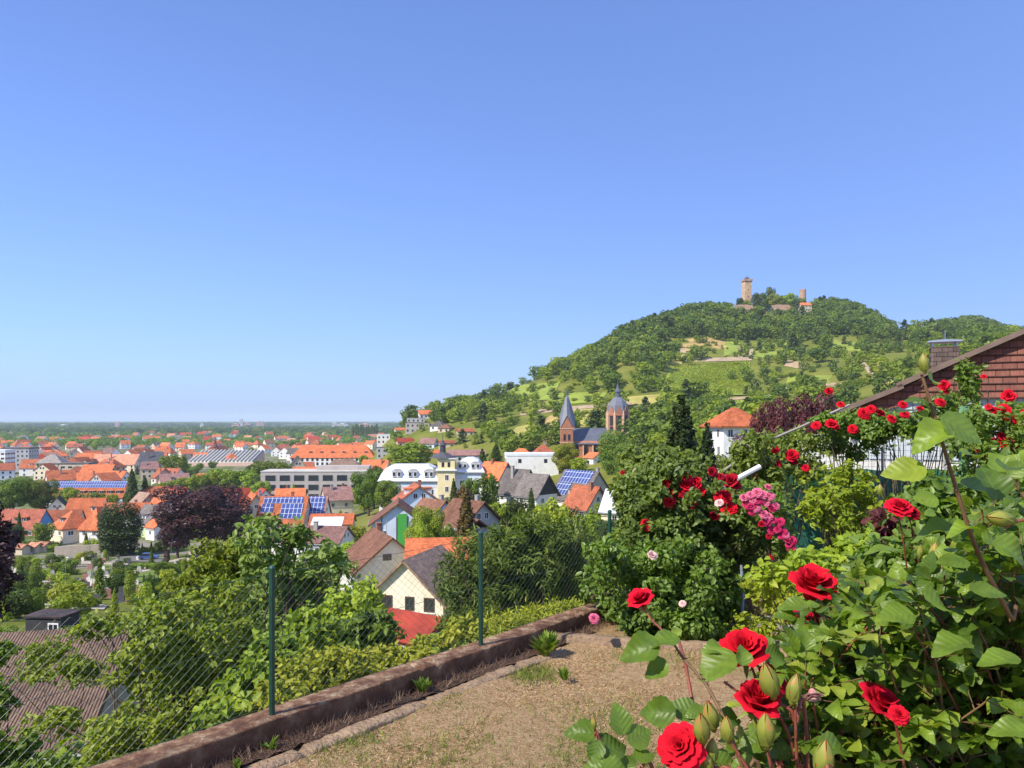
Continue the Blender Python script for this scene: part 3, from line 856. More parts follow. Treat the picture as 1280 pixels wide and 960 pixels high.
slab(m, [(i['l'] - 3.5, -i['w'] + 3.6, z1 - .6), (i['l'] + 2.4, -i['w'] + 3.6, z1 - .6), (i['l'] + 2.4, -i['w'] + 1.2, z1 + .9), (i['l'] - 3.5, -i['w'] + 1.2, z1 + .9)], .2); m.obj('annex_roof', RC['brown'], t)
# on the right, up to the church
t, rf, i = hp('white house with orange roof and blue boarded gable above the black roofed pair', 620, 216, -40, 8.0, 7.0, 578, 597, roof='bright', wall='white', gable_wall='blue', over=.6, chim=1, chimpos=(-1.0, -.4))
t, rf, i = hp('left one of the two dark grey roofed houses with black gables', 648, 194, -42, 7.0, 8.2, 587, 613, roof='grey', wall='white', gable_wall='dark', over=.8, chim=1, chimpos=(-.5, -1.6))
t, rf, i = hp('lower right one of the two dark grey roofed houses with black gable', 671, 186, -42, 6.6, 7.6, 593, 616, roof='grey', wall='white', gable_wall='dark', over=.8, chim=0)
t, rf, i = hp('big grey gabled house with blue solar panels on its roof', 727, 196, -50, 11.5, 11.5, 589, 621, roof='grey', wall='white', gable_wall='grey', over=.6, chim=1, chimpos=(4.8, .9), shut=True)
solar(t, i, -1, -5.2, 4.8, .52, .98); solar(t, i, -1, -5.2, -.5, .06, .50)
dormer(t, i, -1, 2.6, 4.2, 1.5, .12, 'grey', 'white', detail=0)
t, rf, i = hp('small white gable house with tan brown roof before the solar panelled house', 734, 169, -50, 6.6, 7.0, 608, 631, roof='rust', wall='white', over=.8, chim=1, chimpos=(1.8, -.7))
m = MB(); m.box(i['l'] + .005, i['l'] + .06, -2.6, -1.2, 0.2, 2.5); m.obj('door', WC['brick'], t)
hp('cream house under a pale corrugated metal roof beside the small white gable house', 776, 152, -32, 5.6, 6.0, 613, 636, roof='zinc', wall='cream', over=.6, chim=0)
hp('long white church hall with a flat roof left of the church', 664, 262, 4, 17.5, 10, 566, 569, roof='white', wall='white', kind='flat', chim=0, floors=1, nwin=2, detail=0)
hp('white house with rusty red pyramid roof behind the white church hall', 679, 279, 10, 11, 10.5, 556, 573, roof='rust', wall='white', kind='hip', chim=1, detail=0)
hp('low house with bright orange roof left of the rusty pyramid roof', 652, 280, 5, 9.5, 8, 561, 571, roof='bright', wall='white', kind='hip', chim=0, detail=0)
hp('small white house in front of the church nave', 743, 266, -60, 5.5, 5, 566, 572, roof='bright', wall='white', chim=0, detail=0)
hp('white house with orange hip roof beside the dark red trees', 918, 132, 12, 7.6, 6.8, 511, 530, roof='bright', wall='white', kind='hip', over=.7, chim=0, floors=2, nwin=3, win=(1.0, 1.5))
# around the solar roofs in the middle
t, rf, i = hp('beige house with orange roof carrying two rows of blue solar panels', 356, 200, 4, 11.6, 13, 621, 650, roof='orange', wall='beige', chim=1)
solar(t, i, -1, -5.0, 4.9, .70, .93); solar(t, i, -1, -5.2, -2.2, .35, .68); solar(t, i, -1, -.2, 5.2, .12, .68)
t, rf, i = hp('narrow house with its mauve roof covered in grey blue solar panels', 396, 207, 3, 5.4, 11.5, 621, 646, roof='mauve', wall='white', chim=0)
solar(t, i, -1, -2.4, 2.4, .06, .96)
hp('old cream house with mauve roof and small twin gable windows before the concrete school', 421, 238, 24, 8.2, 8.4, 609, 623, roof='mauve', wall='cream', chim=2)
hp('low garage with bright orange roof behind the hedge', 416, 172, 4, 9, 6, 643, 653, roof='bright', wall='beige', chim=0, detail=0)
t, rf, i = hp('low shed under a white sheet roof with a solar panel', 409, 158, 6, 5.4, 4.2, 650, 657, roof='white', wall='grey', chim=0, detail=0, kind='shed')
hp('long white house with low pink brown roof behind the grey leaved tree', 392, 140, -8, 12.4, 8, 658, 674, roof='mauve', wall='white', chim=1, nwin=5)
hp('beige house with steep orange gable roof right of the copper beech', 317, 222, -62, 9, 7.5, 617, 639, roof='orange', wall='beige', chim=1)
hp('small white gable house with maroon roof next to the concrete school', 329, 258, -60, 8, 6.6, 611, 624, roof='red', wall='white', chim=0)
hp('house with dark red roof just behind the copper beech', 291, 245, 20, 10, 8, 611, 628, roof='red', wall='beige', chim=1)
hp('small orange roofed house in front of the concrete school', 363, 250, 15, 9, 6.5, 611, 621, roof='bright', wall='beige', chim=1, detail=0)
# left, by the cemetery
t, rf, i = hp('square cream villa with orange pyramid roof above the cemetery', 90, 226, -38, 8.8, 8.4, 639, 657, roof='orange', wall='cream', kind='hip', chim=0, floors=2, nwin=2, win=(1.7, 1.4), sill=True)
dormer(t, dict(i), 1 if facing(t, pi / 2) else -1, .2, 2.0, 1.0, .3, 'dark', 'grey')
t, rf, i = hp('long low house with coral roof and blue gable left of the cream villa', 31, 243, -4, 13.6, 9, 637, 658, roof='red', wall='brick', gable_wall='blue', chim=0, roofmat=roof_mat('tiles_coral', (.50,.15,.09)))
dormer(t, i, -1, .8, 4.2, 1.3, .34, 'bright', 'dark', detail=0)
hp('white house with orange hip roof half hidden by the dark round tree', 127, 226, 78, 10, 6.4, 634, 657, roof='orange', wall='white', kind='hip', chim=1)
hp('brown orange roofed house behind the cream villa', 76, 262, 14, 13, 10, 638, 655, roof='rust', wall='beige', chim=1)
t, rf, i = hp('orange roofed house with a round dormer behind the cream villa', 110, 275, 2, 12.5, 10, 623, 645, roof='bright', wall='white', chim=1)
dormer(t, i, -1, 3.6, 1.6, 1.2, .35, 'slate', 'white', detail=0)
hp('ochre gable house with dark roof between the two big trees and the orange roofs', 73, 290, -64, 10, 8.5, 621, 637, roof='dark', wall='cream', chim=0)
hp('bright orange roofs behind the dark round tree', 160, 262, 4, 15, 10, 629, 644, roof='bright', wall='white', chim=2)
t, rf, i = hp('green boarded house with grey roof beside the dark round tree', 191, 236, -36, 8.6, 8.6, 632, 652, roof='grey', wall='lime', gable_wall='green', chim=1)
dormer(t, i, -1, .3, 3.4, 1.3, .22, 'grey', 'white', detail=0)
hp('small house with orange lean-to roof in front of the green boarded house', 197, 226, -36, 5, 4.6, 650, 658, roof='bright', wall='white', chim=0)
t, rf, i = hp('half timbered house with white gable and brown red roof behind the copper beech', 226, 288, -40, 9.5, 8, 609, 624, roof='red', wall='white', chim=1, attic=0)
m = MB()
for zz in (2.2, 4.4, i['E']): m.box(i['l'] + .005, i['l'] + .07, -i['w'], i['w'], zz - .09, zz + .09)
for q in (-3.6, -1.8, 0, 1.8, 3.6): m.box(i['l'] + .071, i['l'] + .10, q - .09, q + .09, 0, i['E'] + (i['H'] - i['E']) * (1 - abs(q) / i['w']) - .3)
m.obj('timber_frame', WC['brownwood'], t)
hp('small white house with a bright orange roof left of the half timbered house', 206, 282, -20, 6.5, 6.5, 616, 628, roof='bright', wall='white', chim=0)
hp('brown roofed house between the spruce and the half timbered house', 181, 288, -40, 8.5, 8, 616, 629, roof='dkbrown', wall='brick', chim=1)
hp('orange roofed house directly behind the half timbered house', 202, 305, 4, 12, 8, 608, 617, roof='orange', wall='white', chim=0, detail=0)
t, rf, i = hp('long orange hall with a strip of blue solar panels along its ridge', 111, 335, 1, 35, 13, 602, 620, roof='orange', wall='white', chim=0, detail=0, nwin=12)
solar(t, i, -1, -17, 17, .56, .98)
for q in range(9): dormer(t, i, -1, -15.4 + q * 3.85, 2.5, 1.2, .22, 'pale', 'dark', detail=0)
# town behind
hp('grey slab of an office block with rows of small windows at the left edge', 26, 562, 6, 18, 14, 559, 561, roof='grey', wall='grey', kind='flat', chim=0, floors=4, nwin=6, detail=0)
hp('white banded apartment block at the left picture edge beside the grey slab', 0, 540, 3, 14, 12, 562, 564, roof='white', wall='white', kind='flat', chim=0, floors=4, nwin=4, detail=0, win=(2.2, 1.2))
hp('very wide salmon roofed building in the middle of the old town', 147, 560, 3, 31, 17, 568, 580, roof='pale', wall='cream', chim=1, detail=0)
hp('big house with a dark slate gable roof right of the wide salmon roof', 190, 545, 24, 15, 14, 565, 581, roof='slate', wall='pink', chim=1, detail=0)
hp('pale grey hip roofed hall among the orange roofs on the left', 66, 520, 10, 16, 14, 568, 578, roof='grey', wall='beige', kind='hip', chim=0, detail=0, roofmat=roof_mat('tiles_pale_grey', (.34,.30,.26)))
hp('flat roofed beige block with a white front among the left roofs', 97, 470, 5, 17, 10, 578, 580, roof='grey', wall='beige', kind='flat', chim=0, detail=0, floors=2, nwin=4, win=(2.4, 1.2))
hp('broad orange roof just behind the solar hall', 113, 400, 4, 17, 12, 591, 603, roof='orange', wall='white', chim=1, detail=0)
hp('orange roof with a white gable right of the broad orange roof', 148, 405, -30, 14, 9, 589, 601, roof='bright', wall='white', chim=1, detail=0)
hp('long orange red roof behind the broad orange roof', 124, 440, 2, 17, 9, 581, 590, roof='bright', wall='pink', chim=0, detail=0)
hp('dull red low roof left of the broad orange roof', 71, 395, 4, 10, 9, 595, 603, roof='rust', wall='beige', chim=0, detail=0)
hp('large brown hip roof in front of the long court building', 430, 405, 6, 25, 17, 574, 590, roof='dkbrown', wall='white', kind='hip', chim=1, detail=0)
hp('flat orange roof left of the large brown hip roof', 381, 402, 4, 15.5, 8, 584, 592, roof='bright', wall='cream', chim=0, detail=0)
hp('orange roofed house right of the large brown hip roof', 470, 398, -14, 14, 8, 575, 588, roof='bright', wall='white', chim=1, detail=0)
hp('dark brown gabled house in front of the left end of the court building', 372, 470, -70, 12, 10, 570, 584, roof='dark', wall='beige', chim=0, detail=0)
t, rf, i = hp('long white court building with orange hip roof and a row of small dormers', 418, 522, 1, 56, 14, 556.5, 571, roof='bright', wall='white', kind='hip', chim=1, chimpos=(-17.5, 1), floors=3, nwin=17, win=(1.5, 2.0), detail=0)
for q in range(6): dormer(t, i, -1, -15 + q * 7.4, 1.7, 1.0, .32, 'dark', 'dark', kind='shed', detail=0)

# ---- modern school: two floors of wide dark windows
k = 335 / F_PX; L = 51.0; W = 15.0
Xc = (399 - CX) * k; zt = -(590 - HY) * k
z0 = gz(Xc, 335) - .3
t = thing('school_building', 'long flat pinkish concrete school with two rows of wide dark windows', 'school', (Xc, 335 + W / 2, z0), D(3))
H = zt - z0; l, w_ = L / 2, W / 2
m = MB(); m.box(-l, l, -w_, w_, -1, H); m.obj('wall', WC['concrete'], t)
m = MB(); m.box(-l - .15, l + .15, -w_ - .15, w_ + .15, H, H + .45); r_ = m.obj('roof', mat('gravel_roof', (.50,.47,.42), .95, .15, .3), t)
m = MB(); m.box(-l * .1, l * .8, -w_ * .3, w_ * .9, H + .451, H + 2.2); m.obj('plant_room', WC['concrete'], r_)
for f in range(3):
    for q in range(8):
        X = -l + 4.2 + q * 6.15
        m = MB(); m.box(X - 2.2, X + 2.2, -w_ - .03, -w_ + .02, H - 3.9 - f * 4.1, H - 1.4 - f * 4.1)
        wd = m.obj('window', GLASS, t)
        m = MB(); m.box(X - 2.3, X - 2.2, -w_ - .12, -w_ + .02, H - 3.95 - f * 4.1, H - 1.35 - f * 4.1); m.box(X + 2.2, X + 2.3, -w_ - .12, -w_ + .02, H - 3.95 - f * 4.1, H - 1.35 - f * 4.1)
        m.obj('window_frame', WC['grey'], wd)
m = MB(); m.box(-l - .06, -l, -3.5, 3.5, H - 3.6, H - 1.6); m.obj('window', GLASS, t)

# ---- white sawtooth hall far back
k = 620 / F_PX; Xc = (272 - CX) * k
t = thing('factory_hall', 'wide factory hall with a white and grey sawtooth roof', 'factory', (Xc, 640, -38), D(2))
H = 38 - (574 - HY) * k; L = 53.0
m = MB(); m.prism([(-L / 2, -16, -1), (-L / 2, 16, -1), (-L / 2, 16, H + 5), (-L / 2, -16, H - 3.01)], (L, 0, 0)); m.obj('wall', WC['pink'], t)
m = MB(); n = 17; p = L / n; U = 8.0
for q in range(n):
    x0 = -L / 2 + q * p
    m.add([(x0 + .02, -16, H - 3), (x0 + p - .02, -16, H - 3), (x0 + p * .4, -16, H - 1.2), (x0 + .02, 16, H - 3 + U), (x0 + p - .02, 16, H - 3 + U), (x0 + p * .4, 16, H - 1.2 + U)],
          [(0, 1, 2), (3, 5, 4), (0, 2, 5, 3), (0, 3, 4, 1), (1, 4, 5, 2)])
m.obj('sawtooth_roof', mat('sawtooth_sheet', (.74,.69,.57), .7, .1, .4, spec=.1), t)
m = MB()
for q in range(n):
    x0 = -L / 2 + q * p
    slab(m, [(x0 + p * .62, -15.8, H - 1.82), (x0 + p - .02, -15.8, H - 2.9), (x0 + p - .02, 15.8, H - 2.9 + U), (x0 + p * .62, 15.8, H - 1.82 + U)], .06)
m.obj('skylight', mat('skylight_grey', (.14,.14,.14), .5, .2, .5), t)

# ---- town church with a thin red spire
k = 650 / F_PX; Xc = (258.5 - CX) * k; zt = 38 - (546 - HY) * k
t = thing('town_church', 'small church with a thin dark red spire behind the sawtooth hall', 'church', (Xc, 672, -38), 0)
m = MB(); m.box(-6, 6, -2, 16, -1, 9); m.prism([(-6, -2, 9), (6, -2, 9), (0, -2, 15)], (0, 18, 0)); m.obj('nave', WC['brick'], t)
m = MB(); m.box(-1.9, 1.9, -5.6, -2.01, -1, zt * .62); m.obj('tower', WC['brick'], t)
m = MB(); m.lathe([(2.6, zt * .62), (1.2, zt * .72), (.05, zt)], 8, c=(0, -3.8, 0)); m.obj('spire', mat('spire_copper_red', (.16,.05,.05), .7, .2, 1), t)

# ---- white mansard building: long wing, yellow corner tower, short wing
def mansard(label, px0, px1, Y, W, ridge, eave, ndorm, wall='white', name='mansard_building'):
    k = Y / F_PX; L = (px1 - px0) * k; X = ((px0 + px1) / 2 - CX) * k
    z0 = gz(X, Y) - .5
    t = thing(name, label, 'building', (X, Y + W / 2, z0), 0)
    H, E = -(ridge - HY) * k - z0, -(eave - HY) * k - z0
    l, w = L / 2, W / 2
    m = MB(); m.box(-l, l, -w, w, -1, E); m.obj('wall', WC[wall], t)
    prof = [(w + .45, E), (w + .2, E + .35), (w - .5, E + (H - E) * .45), (w - 1.5, E + (H - E) * .8), (w - 3.0, H)]
    ring = []
    for d, z in prof:
        e = w - d                                   # inset
        ring.append([(-l + e, -w + e, z), (l - e, -w + e, z), (l - e, w - e, z), (-l + e, w - e, z)])
    vs = [p for r in ring for p in r]; fs = []
    for a in range(len(ring) - 1):
        for q in range(4): fs.append((a*4+q, a*4+(q+1) % 4, a*4+4+(q+1) % 4, a*4+4+q))
    b4 = (len(ring) - 1) * 4
    fs += [(b4, b4+1, b4+2, b4+3), (3, 2, 1, 0)]
    m = MB(); m.add(vs, fs); rf = m.obj('roof', RC['white'], t)
    m = MB(); m.box(-l - .5, l + .5, -w - .55, -w - .45, E - .25, E + .05); m.obj('gutter', WC['grey'], t)
    wm = MB(); wm.box(-l * .96, l * .96, -w - .04, -w, E - 1.9, E - .4); wm.obj('frieze', WC['paleblue'], t)
    for q in range(ndorm):
        u = -l + L * (.30 + .55 * q / max(1, ndorm - 1)) if ndorm > 2 else -l + L * (.27 + .46 * q)
        zd = E + (H - E) * .22; wd, hd = 2.5, (H - E) * .52
        loop = [(u - wd / 2, zd), (u + wd / 2, zd), (u + wd / 2, zd + hd * .62)] + [(u + wd / 2 * cos(a), zd + hd * .62 + hd * .38 * sin(a)) for a in np.linspace(.3, pi - .3, 6)] + [(u - wd / 2, zd + hd * .62)]
        m = MB(); m.prism([(x_, -w - .1, z_) for x_, z_ in loop], (0, 2.6, 0), 0)
        big = [(u + (x_ - u) * 1.16, zd + (z_ - zd) * 1.1) for x_, z_ in loop[2:]]
        m.prism([(x_, -w - .22, z_) for x_, z_ in big] , (0, 2.7, 0), 1)
        d_ = m.obj('dormer', (WC['white'], WC['grey']), rf)
        for s in (-.28, .28): window(d_, u + s * wd, -w - .25, zd + hd * .42, .9, hd * .6, -pi / 2, None, 2)
    n = int(L / 2.9)
    for f in range(3):
        for q in range(n):
            zz = E - 3.1 - f * 3.1
            if zz > .6: window(t, -l + L * (q + .5) / n, -w, zz, 1.15, 1.7, -pi / 2, None, 1)
    for f in range(2): window(t, -l, -1, E - 2.2 - f * 3.1, 1.1, 1.6, pi)
    return t
mansard('long white mansard building with three arched dormers and a pale blue frieze', 474, 547, 212, 13, 582, 601, 3)
mansard('short white mansard wing with two arched dormers right of the yellow tower', 568.5, 604, 214, 13, 573, 590, 2)
k = 211 / F_PX; X = (557.5 - CX) * k; z0 = gz(X, 211) - .5
t = thing('corner_tower', 'yellow corner tower with white cornice and dark cap between the white mansard wings', 'tower', (X, 214, z0), 0)
H = -(574 - HY) * k - z0; E = -(588 - HY) * k - z0
m = MB(); m.box(-2.35, 2.35, -2.6, 2.6, -1, H); m.obj('wall', WC['yellow'], t)
m = MB(); m.box(-2.9, 2.9, -3.1, 3.0, E - .15, E + .2); m.box(-2.6, 2.6, -2.9, 2.8, H, H + .22); m.obj('cornice', WC['white'], t)
m = MB(); m.lathe([(4.0, H + .22), (1.6, H + 1.5), (.9, H + 1.7), (.85, H + 3.6), (1.15, H + 3.7), (.5, H + 4.7), (.12, H + 5.2), (.06, H + 7.2)], 8, c=(-1.2, .4, 0), a0=pi / 8); rf = m.obj('roof', RC['slate'], t)
for zz in (E - 2.0, E - 5.2, E - 8.2): window(t, .2, -2.6, zz, 1.1, 1.7, -pi / 2)
for q in (-.9, .75): window(t, q, -2.6, (H + E) / 2, .7, 1.3, -pi / 2, FRAMEB)

# ---- houses on the foot and flank of the hill
def hh(label, px, yb, yaw, L, W, top, roof='orange', wall='white', **kw):
    p = hit(px, yb); k = p[1] / F_PX
    rz_ = -(top - HY) * k
    return house(label, p[0], p[1] + W / 2, D(yaw), L, W, rz_, max(p[2] + 2.4, rz_ - W * .34) if kw.get('kind') != 'flat' else rz_ - .3, roof=roof, wall=wall, z0=p[2] - 1, detail=kw.pop('detail', 0), chim=kw.pop('chim', 0), **kw)
hh('white villa with a flat roof on the hill foot behind the court building', 478, 557, 10, 9, 8, 543, wall='white', kind='flat', roof='white')
hh('grey modern house below the white flat roofed villa', 479, 571, 10, 9, 8, 559, wall='grey', kind='flat', roof='grey')
hh('pale house with slate roof at the left foot of the hill', 464, 556, 20, 10, 8, 548, wall='white', roof='slate')
hh('topmost hillside house with an orange roof on the skyline', 530, 524, 20, 9, 8, 513, wall='white', roof='bright')
hh('grey flat roofed house just below the topmost orange roof', 519, 531, 5, 12, 8, 522, wall='grey', kind='flat', roof='grey')
hh('wide brown house with a flat roof on the left shoulder of the hill', 521, 538, 5, 15, 9, 528, wall='concrete', kind='flat', roof='dark')
hh('white cube house standing alone in the trees on the hill flank', 548, 538, -20, 8, 8, 526, wall='white', roof='grey', kind='hip')
hh('pale house with brown hip roof right of the white cube house', 557, 540, -20, 7, 7, 530, wall='beige', roof='brown', kind='hip')
hh('house with a red roof among the trees at the hill foot', 505, 558, 15, 9, 8, 548, wall='pink', roof='red')
hh('small orange roof peeping out on the left edge of the hill', 499, 542, 15, 7, 7, 535, wall='white', roof='orange')
hh('tall pale house with a mauve roof left of the tower cap', 535, 562, -10, 8, 8, 548, wall='paleblue', roof='mauve')
hh('low house with orange roof behind the long mansard building', 538, 573, 5, 11, 7, 563, wall='white', roof='bright')
hh('house with a mauve flat roof behind the short mansard wing', 583, 576, 5, 16, 8, 563, wall='grey', roof='mauve')
hh('small brown roofed house in the hillside woods', 581, 545, 10, 9, 7, 536, wall='beige', roof='rust')
hh('pale house near the hill foot under the red roof', 558, 560, 10, 8, 7, 551, wall='beige', roof='rust')
# ---------------------------------------------------------------- the rest of the town: houses between the ones above
RWORD = dict(orange='orange', bright='bright orange', pale='pale salmon', red='dark red', brown='brown', rust='rust red', mauve='mauve', grey='grey', dkbrown='weathered brown', slate='slate')
LMK = [('solar panelled hall', 111, 612), ('sawtooth roofed hall', 272, 570), ('court building', 418, 575), ('concrete school', 399, 606), ('grey office slab', 26, 570), ('wide salmon roof', 147, 575),
       ('copper beech', 254, 650), ('two big round trees', 35, 618), ('slate gable roof', 190, 573), ('street tree row', 260, 595), ('spruce pair', 172, 610)]
def where(px, py):
    n, lx, ly = min(LMK, key=lambda q: abs(q[1] - px) + 2.2 * abs(q[2] - py))
    dx, dy = px - lx, (py - ly) * 2.2
    rel = ('right of' if dx > 0 else 'left of') if abs(dx) > abs(dy) * .9 else ('in front of' if dy > 0 else 'behind')
    return f'{rel} the {n}'
ORD = ['first', 'second', 'third', 'fourth', 'fifth', 'sixth', 'seventh', 'eighth', 'ninth', 'tenth', 'eleventh', 'twelfth']
def settle_labels(rows, most=12):
    """rows: (object, label, px): same label -> count from the left"""
    by = {}
    for o, lb, px in rows: by.setdefault(lb, []).append((px, o))
    for lb, v in by.items():
        v.sort(key=lambda q: q[0])
        for j, (px, o) in enumerate(v):
            if len(v) == 1 or len(v) > most: o['label'] = lb
            elif j == 0: o['label'] = 'leftmost ' + lb
            elif j == len(v) - 1: o['label'] = 'rightmost ' + lb
            else: o['label'] = ORD[j] + ' from left, ' + lb

rows = []
def free(x, y, r):
    return all((x - a) ** 2 + (y - b) ** 2 > (r + q * .8) ** 2 for a, b, q, _ in HOUSES)
TREE_ZONES = [(258, 596, 66, 12), (262, 600, 40, 14), (33, 620, 36, 24), (219, 585, 16, 14), (172, 612, 18, 24), (330, 585, 34, 16), (300, 605, 34, 14), (110, 555, 110, 5)]
rr = np.random.RandomState(77)
cnt = 0; tries = 0
while cnt < 125 and tries < 6000:
    tries += 1
    py = 556 + 62 * rr.rand() ** 1.25; px = rr.uniform(-12, 492)
    if px > 440 and py > 585: continue
    if any(((px - a) / c) ** 2 + ((py - b) / d) ** 2 < 1 for a, b, c, d in TREE_ZONES): continue
    if py > 600 and 320 < px < 480: continue
    p = hit(px, py)
    if p[2] > -30: continue
    L = rr.uniform(9, 17); W = rr.uniform(8, 11)
    if not free(p[0], p[1], L * .52): continue
    roof = rr.choice(['orange','bright','pale','red','brown','rust','mauve','grey'], p=[.30,.22,.10,.08,.08,.12,.05,.05])
    wall = rr.choice(['white','cream','beige','pink','grey'], p=[.42,.22,.2,.08,.08])
    kind = rr.choice(['gable', 'hip'], p=[.75, .25])
    yaw = rr.choice([0, 12, -25, 35, -60, 65, 85]) + rr.uniform(-8, 8)
    E = rr.uniform(5.0, 7.5); H = E + W * rr.uniform(.36, .52)
    t, rf, i = house('x', p[0], p[1], D(yaw), L, W, p[2] + H, p[2] + E, roof=roof, wall=wall, kind=kind, chim=1 if rr.rand() < .6 else 0, detail=0 if p[1] < 520 else -1, group='houses of the old town', attic=0 if p[1] > 520 else 1)
    if rr.rand() < .35: dormer(t, i, -1 if abs(yaw) < 60 else 1, rr.uniform(-2, 2), rr.uniform(1.6, 3.2), 1.2, .3, roof, wall, detail=0)
    form = 'hip' if kind == 'hip' else ('gable' if abs(yaw) > 50 else 'long')
    rows.append((t, f'{wall} house, {RWORD[roof]} {form} roof, {where(px, py)}', px)); cnt += 1
# the far quarter out on the plain: a few pixels each
for k_ in range(64):
    px = rr.uniform(165, 478); py = rr.uniform(544.5, 555)
    if k_ < 14: px = rr.uniform(-5, 170); py = rr.uniform(550, 556)
    p = hit(px, py)
    if p[2] > -33: continue
    L = rr.uniform(11, 22); W = rr.uniform(9, 12)
    if not free(p[0], p[1], L * .5): continue
    roof = rr.choice(['orange','red','rust','pale','grey'], p=[.3,.35,.2,.1,.05])
    t, rf, i = house('x', p[0], p[1], D(rr.uniform(-40, 40)), L, W, p[2] + rr.uniform(9, 12.5), p[2] + 6.2, roof=roof, wall='white', chim=0, detail=-1, nwin=1, floors=1, group='houses of the far quarter', attic=0)
    for c in list(t.children):
        if c.name.startswith('window'): bpy.data.objects.remove(c)
    rows.append((t, f'tiny {RWORD[roof]} roof far {"behind the sawtooth hall" if px < 330 else "behind the court building"}' if px > 165 else f'tiny {RWORD[roof]} roof far behind the grey office slab', px))
settle_labels(rows)
# ---------------------------------------------------------------- church below the hill
SAND = mat('red_sandstone', (.36,.155,.095), .9, .18, .8, .3, 8, dirt=.3, dirtcol=(.2,.1,.07))
SANDL = mat('pale_sandstone', (.55,.38,.25), .9, .15, .8, .2, 8)
SLATE = mat('church_slate', (.10,.11,.14), .5, .16, .5, .2, 12, spec=.45)
SLATEL = mat('church_lead', (.145,.155,.185), .45, .15, .5, spec=.5)
def church():
    Y = 300.; k = Y / F_PX
    base = gz((740 - CX) * k, Y) - 3
    X0 = (740 - CX) * k
    t = thing('parish_church', 'red sandstone church with twin slate spires and a domed crossing tower', 'church', (X0, Y, base), 0)
    def X(px): return (px - CX) * k - X0
    def Z(py): return -(py - HY) * k - base
    # nave along the picture, its slope towards the camera
    x0, x1 = X(712), X(776); zr, ze = Z(535), Z(553)
    m = MB(); m.box(x0, x1, -5.5, 9, 0, ze); m.prism([(x0, -5.5, ze), (x0, 9, ze), (x0, 1.7, zr - .2)], (x1 - x0, 0, 0)); nave = m.obj('nave', SAND, t)
    m = MB()
    slab(m, [(x0 - .3, -6.1, ze - .5), (x1 + .3, -6.1, ze - .5), (x1 + .3, 1.7, zr), (x0 - .3, 1.7, zr)], .3)
    slab(m, [(x0 - .3, 9.6, ze - .5), (x1 + .3, 9.6, ze - .5), (x1 + .3, 1.7, zr), (x0 - .3, 1.7, zr)], .3)
    rf = m.obj('roof', SLATE, t)
    # transept gable with its own roof running towards the camera
    xa, xb = X(737), X(768)
    for q in range(5):
        u = x0 + 2.2 + q * 3.7
        m = MB(); m.prism([(u - .85, -5.58, Z(570)), (u + .85, -5.58, Z(570)), (u + .85, -5.58, Z(559))] + [(u + .85 * cos(a), -5.58, Z(559) + 1.0 * sin(a)) for a in np.linspace(.3, pi - .3, 6)] + [(u - .85, -5.58, Z(559))], (0, .16, 0))
        wdw = m.obj('window', GLASS, t)
        m = MB(); m.box(u - 1.35, u - .95, -6.6, -5.51, 0, ze - 1.0); m.obj('buttress', SANDL, t)
    m = MB(); m.box(x0 - .1, x1, -8.4, -5.51, 0, Z(573)); slab(m, [(x0 - .2, -8.9, Z(574)), (x1 + .1, -8.9, Z(574)), (x1 + .1, -5.52, Z(569.5)), (x0 - .2, -5.52, Z(569.5))], .25, 1); m.obj('aisle', (SAND, RC['orange']), t)
    # two western towers, one behind the other
    for (px, yy, dz) in ((707, -5.0, 0), (711.5, 6.0, 0)):
        c = X(px) ; w = 2.35
        tw = MB(); tw.box(c - w, c + w, yy - w, yy + w, 0, Z(535))
        o = tw.obj('tower', SAND, t)
        g = MB()
        for s_ in (-1, 1):
            g.prism([(c - w, yy + s_ * w * 1.004 - .01, Z(535)), (c + w, yy + s_ * w * 1.004 - .01, Z(535)), (c, yy + s_ * w * 1.004 - .01, Z(520))], (0, .12, 0))
            g.prism([(c + s_ * w * 1.004 - .01, yy - w, Z(535)), (c + s_ * w * 1.004 - .01, yy + w, Z(535)), (c + s_ * w * 1.004 - .01, yy, Z(520))], (.12, 0, 0))
        g.obj('gable', SAND, o)
        sp = MB()
        zt, zb, zg = Z(493), Z(534.5), Z(519.5)
        a = w * 1.12
        ap = (c, yy, zt)
        pts = []
        for q in range(8):                       # rhomboid helm: valleys at the corners, crests over the gables
            an = -pi / 2 + q * pi / 4
            if q % 2 == 0: pts.append((c + a * cos(an), yy + a * sin(an), zg))
            else: pts.append((c + a * 1.36 * cos(an), yy + a * 1.36 * sin(an), zb))
        sp.add(pts + [ap], [(q, (q + 1) % 8, 8) for q in range(8)] + [tuple(range(7, -1, -1))])
        s_ = sp.obj('spire', SLATEL, o)
        f = MB(); f.lathe([(.10, 0), (.06, 1.2), (.25, 1.3), (.25, 1.6), (.03, 1.7), (.03, 2.6)], 6, c=(c, yy, zt - .4)); f.obj('finial', SLATE, s_)
        for zz, hh_ in ((Z(546), 2.6), (Z(558), 1.6)):
            for q in ((-.85, .85) if hh_ > 2 else (0,)):
                w1 = MB(); w1.prism([(c + q - .5, yy - w - .05, zz - hh_ / 2), (c + q + .5, yy - w - .05, zz - hh_ / 2), (c + q + .5, yy - w - .05, zz + hh_ / 2 - .5), (c + q, yy - w - .05, zz + hh_ / 2), (c + q - .5, yy - w - .05, zz + hh_ / 2 - .5)], (0, .1, 0))
                w1.obj('window', GLASS, o)
        b = MB(); b.box(c - w - .12, c + w + .12, yy - w - .12, yy + w + .12, Z(553), Z(552)); b.box(c - w - .15, c + w + .15, yy - w - .15, yy + w + .15, Z(536), Z(535) - .01); b.obj('cornice', SANDL, o)
    # octagonal crossing tower with ribbed dome and lantern
    c, yy = X(773), 2.0; r = 17 * k * .80
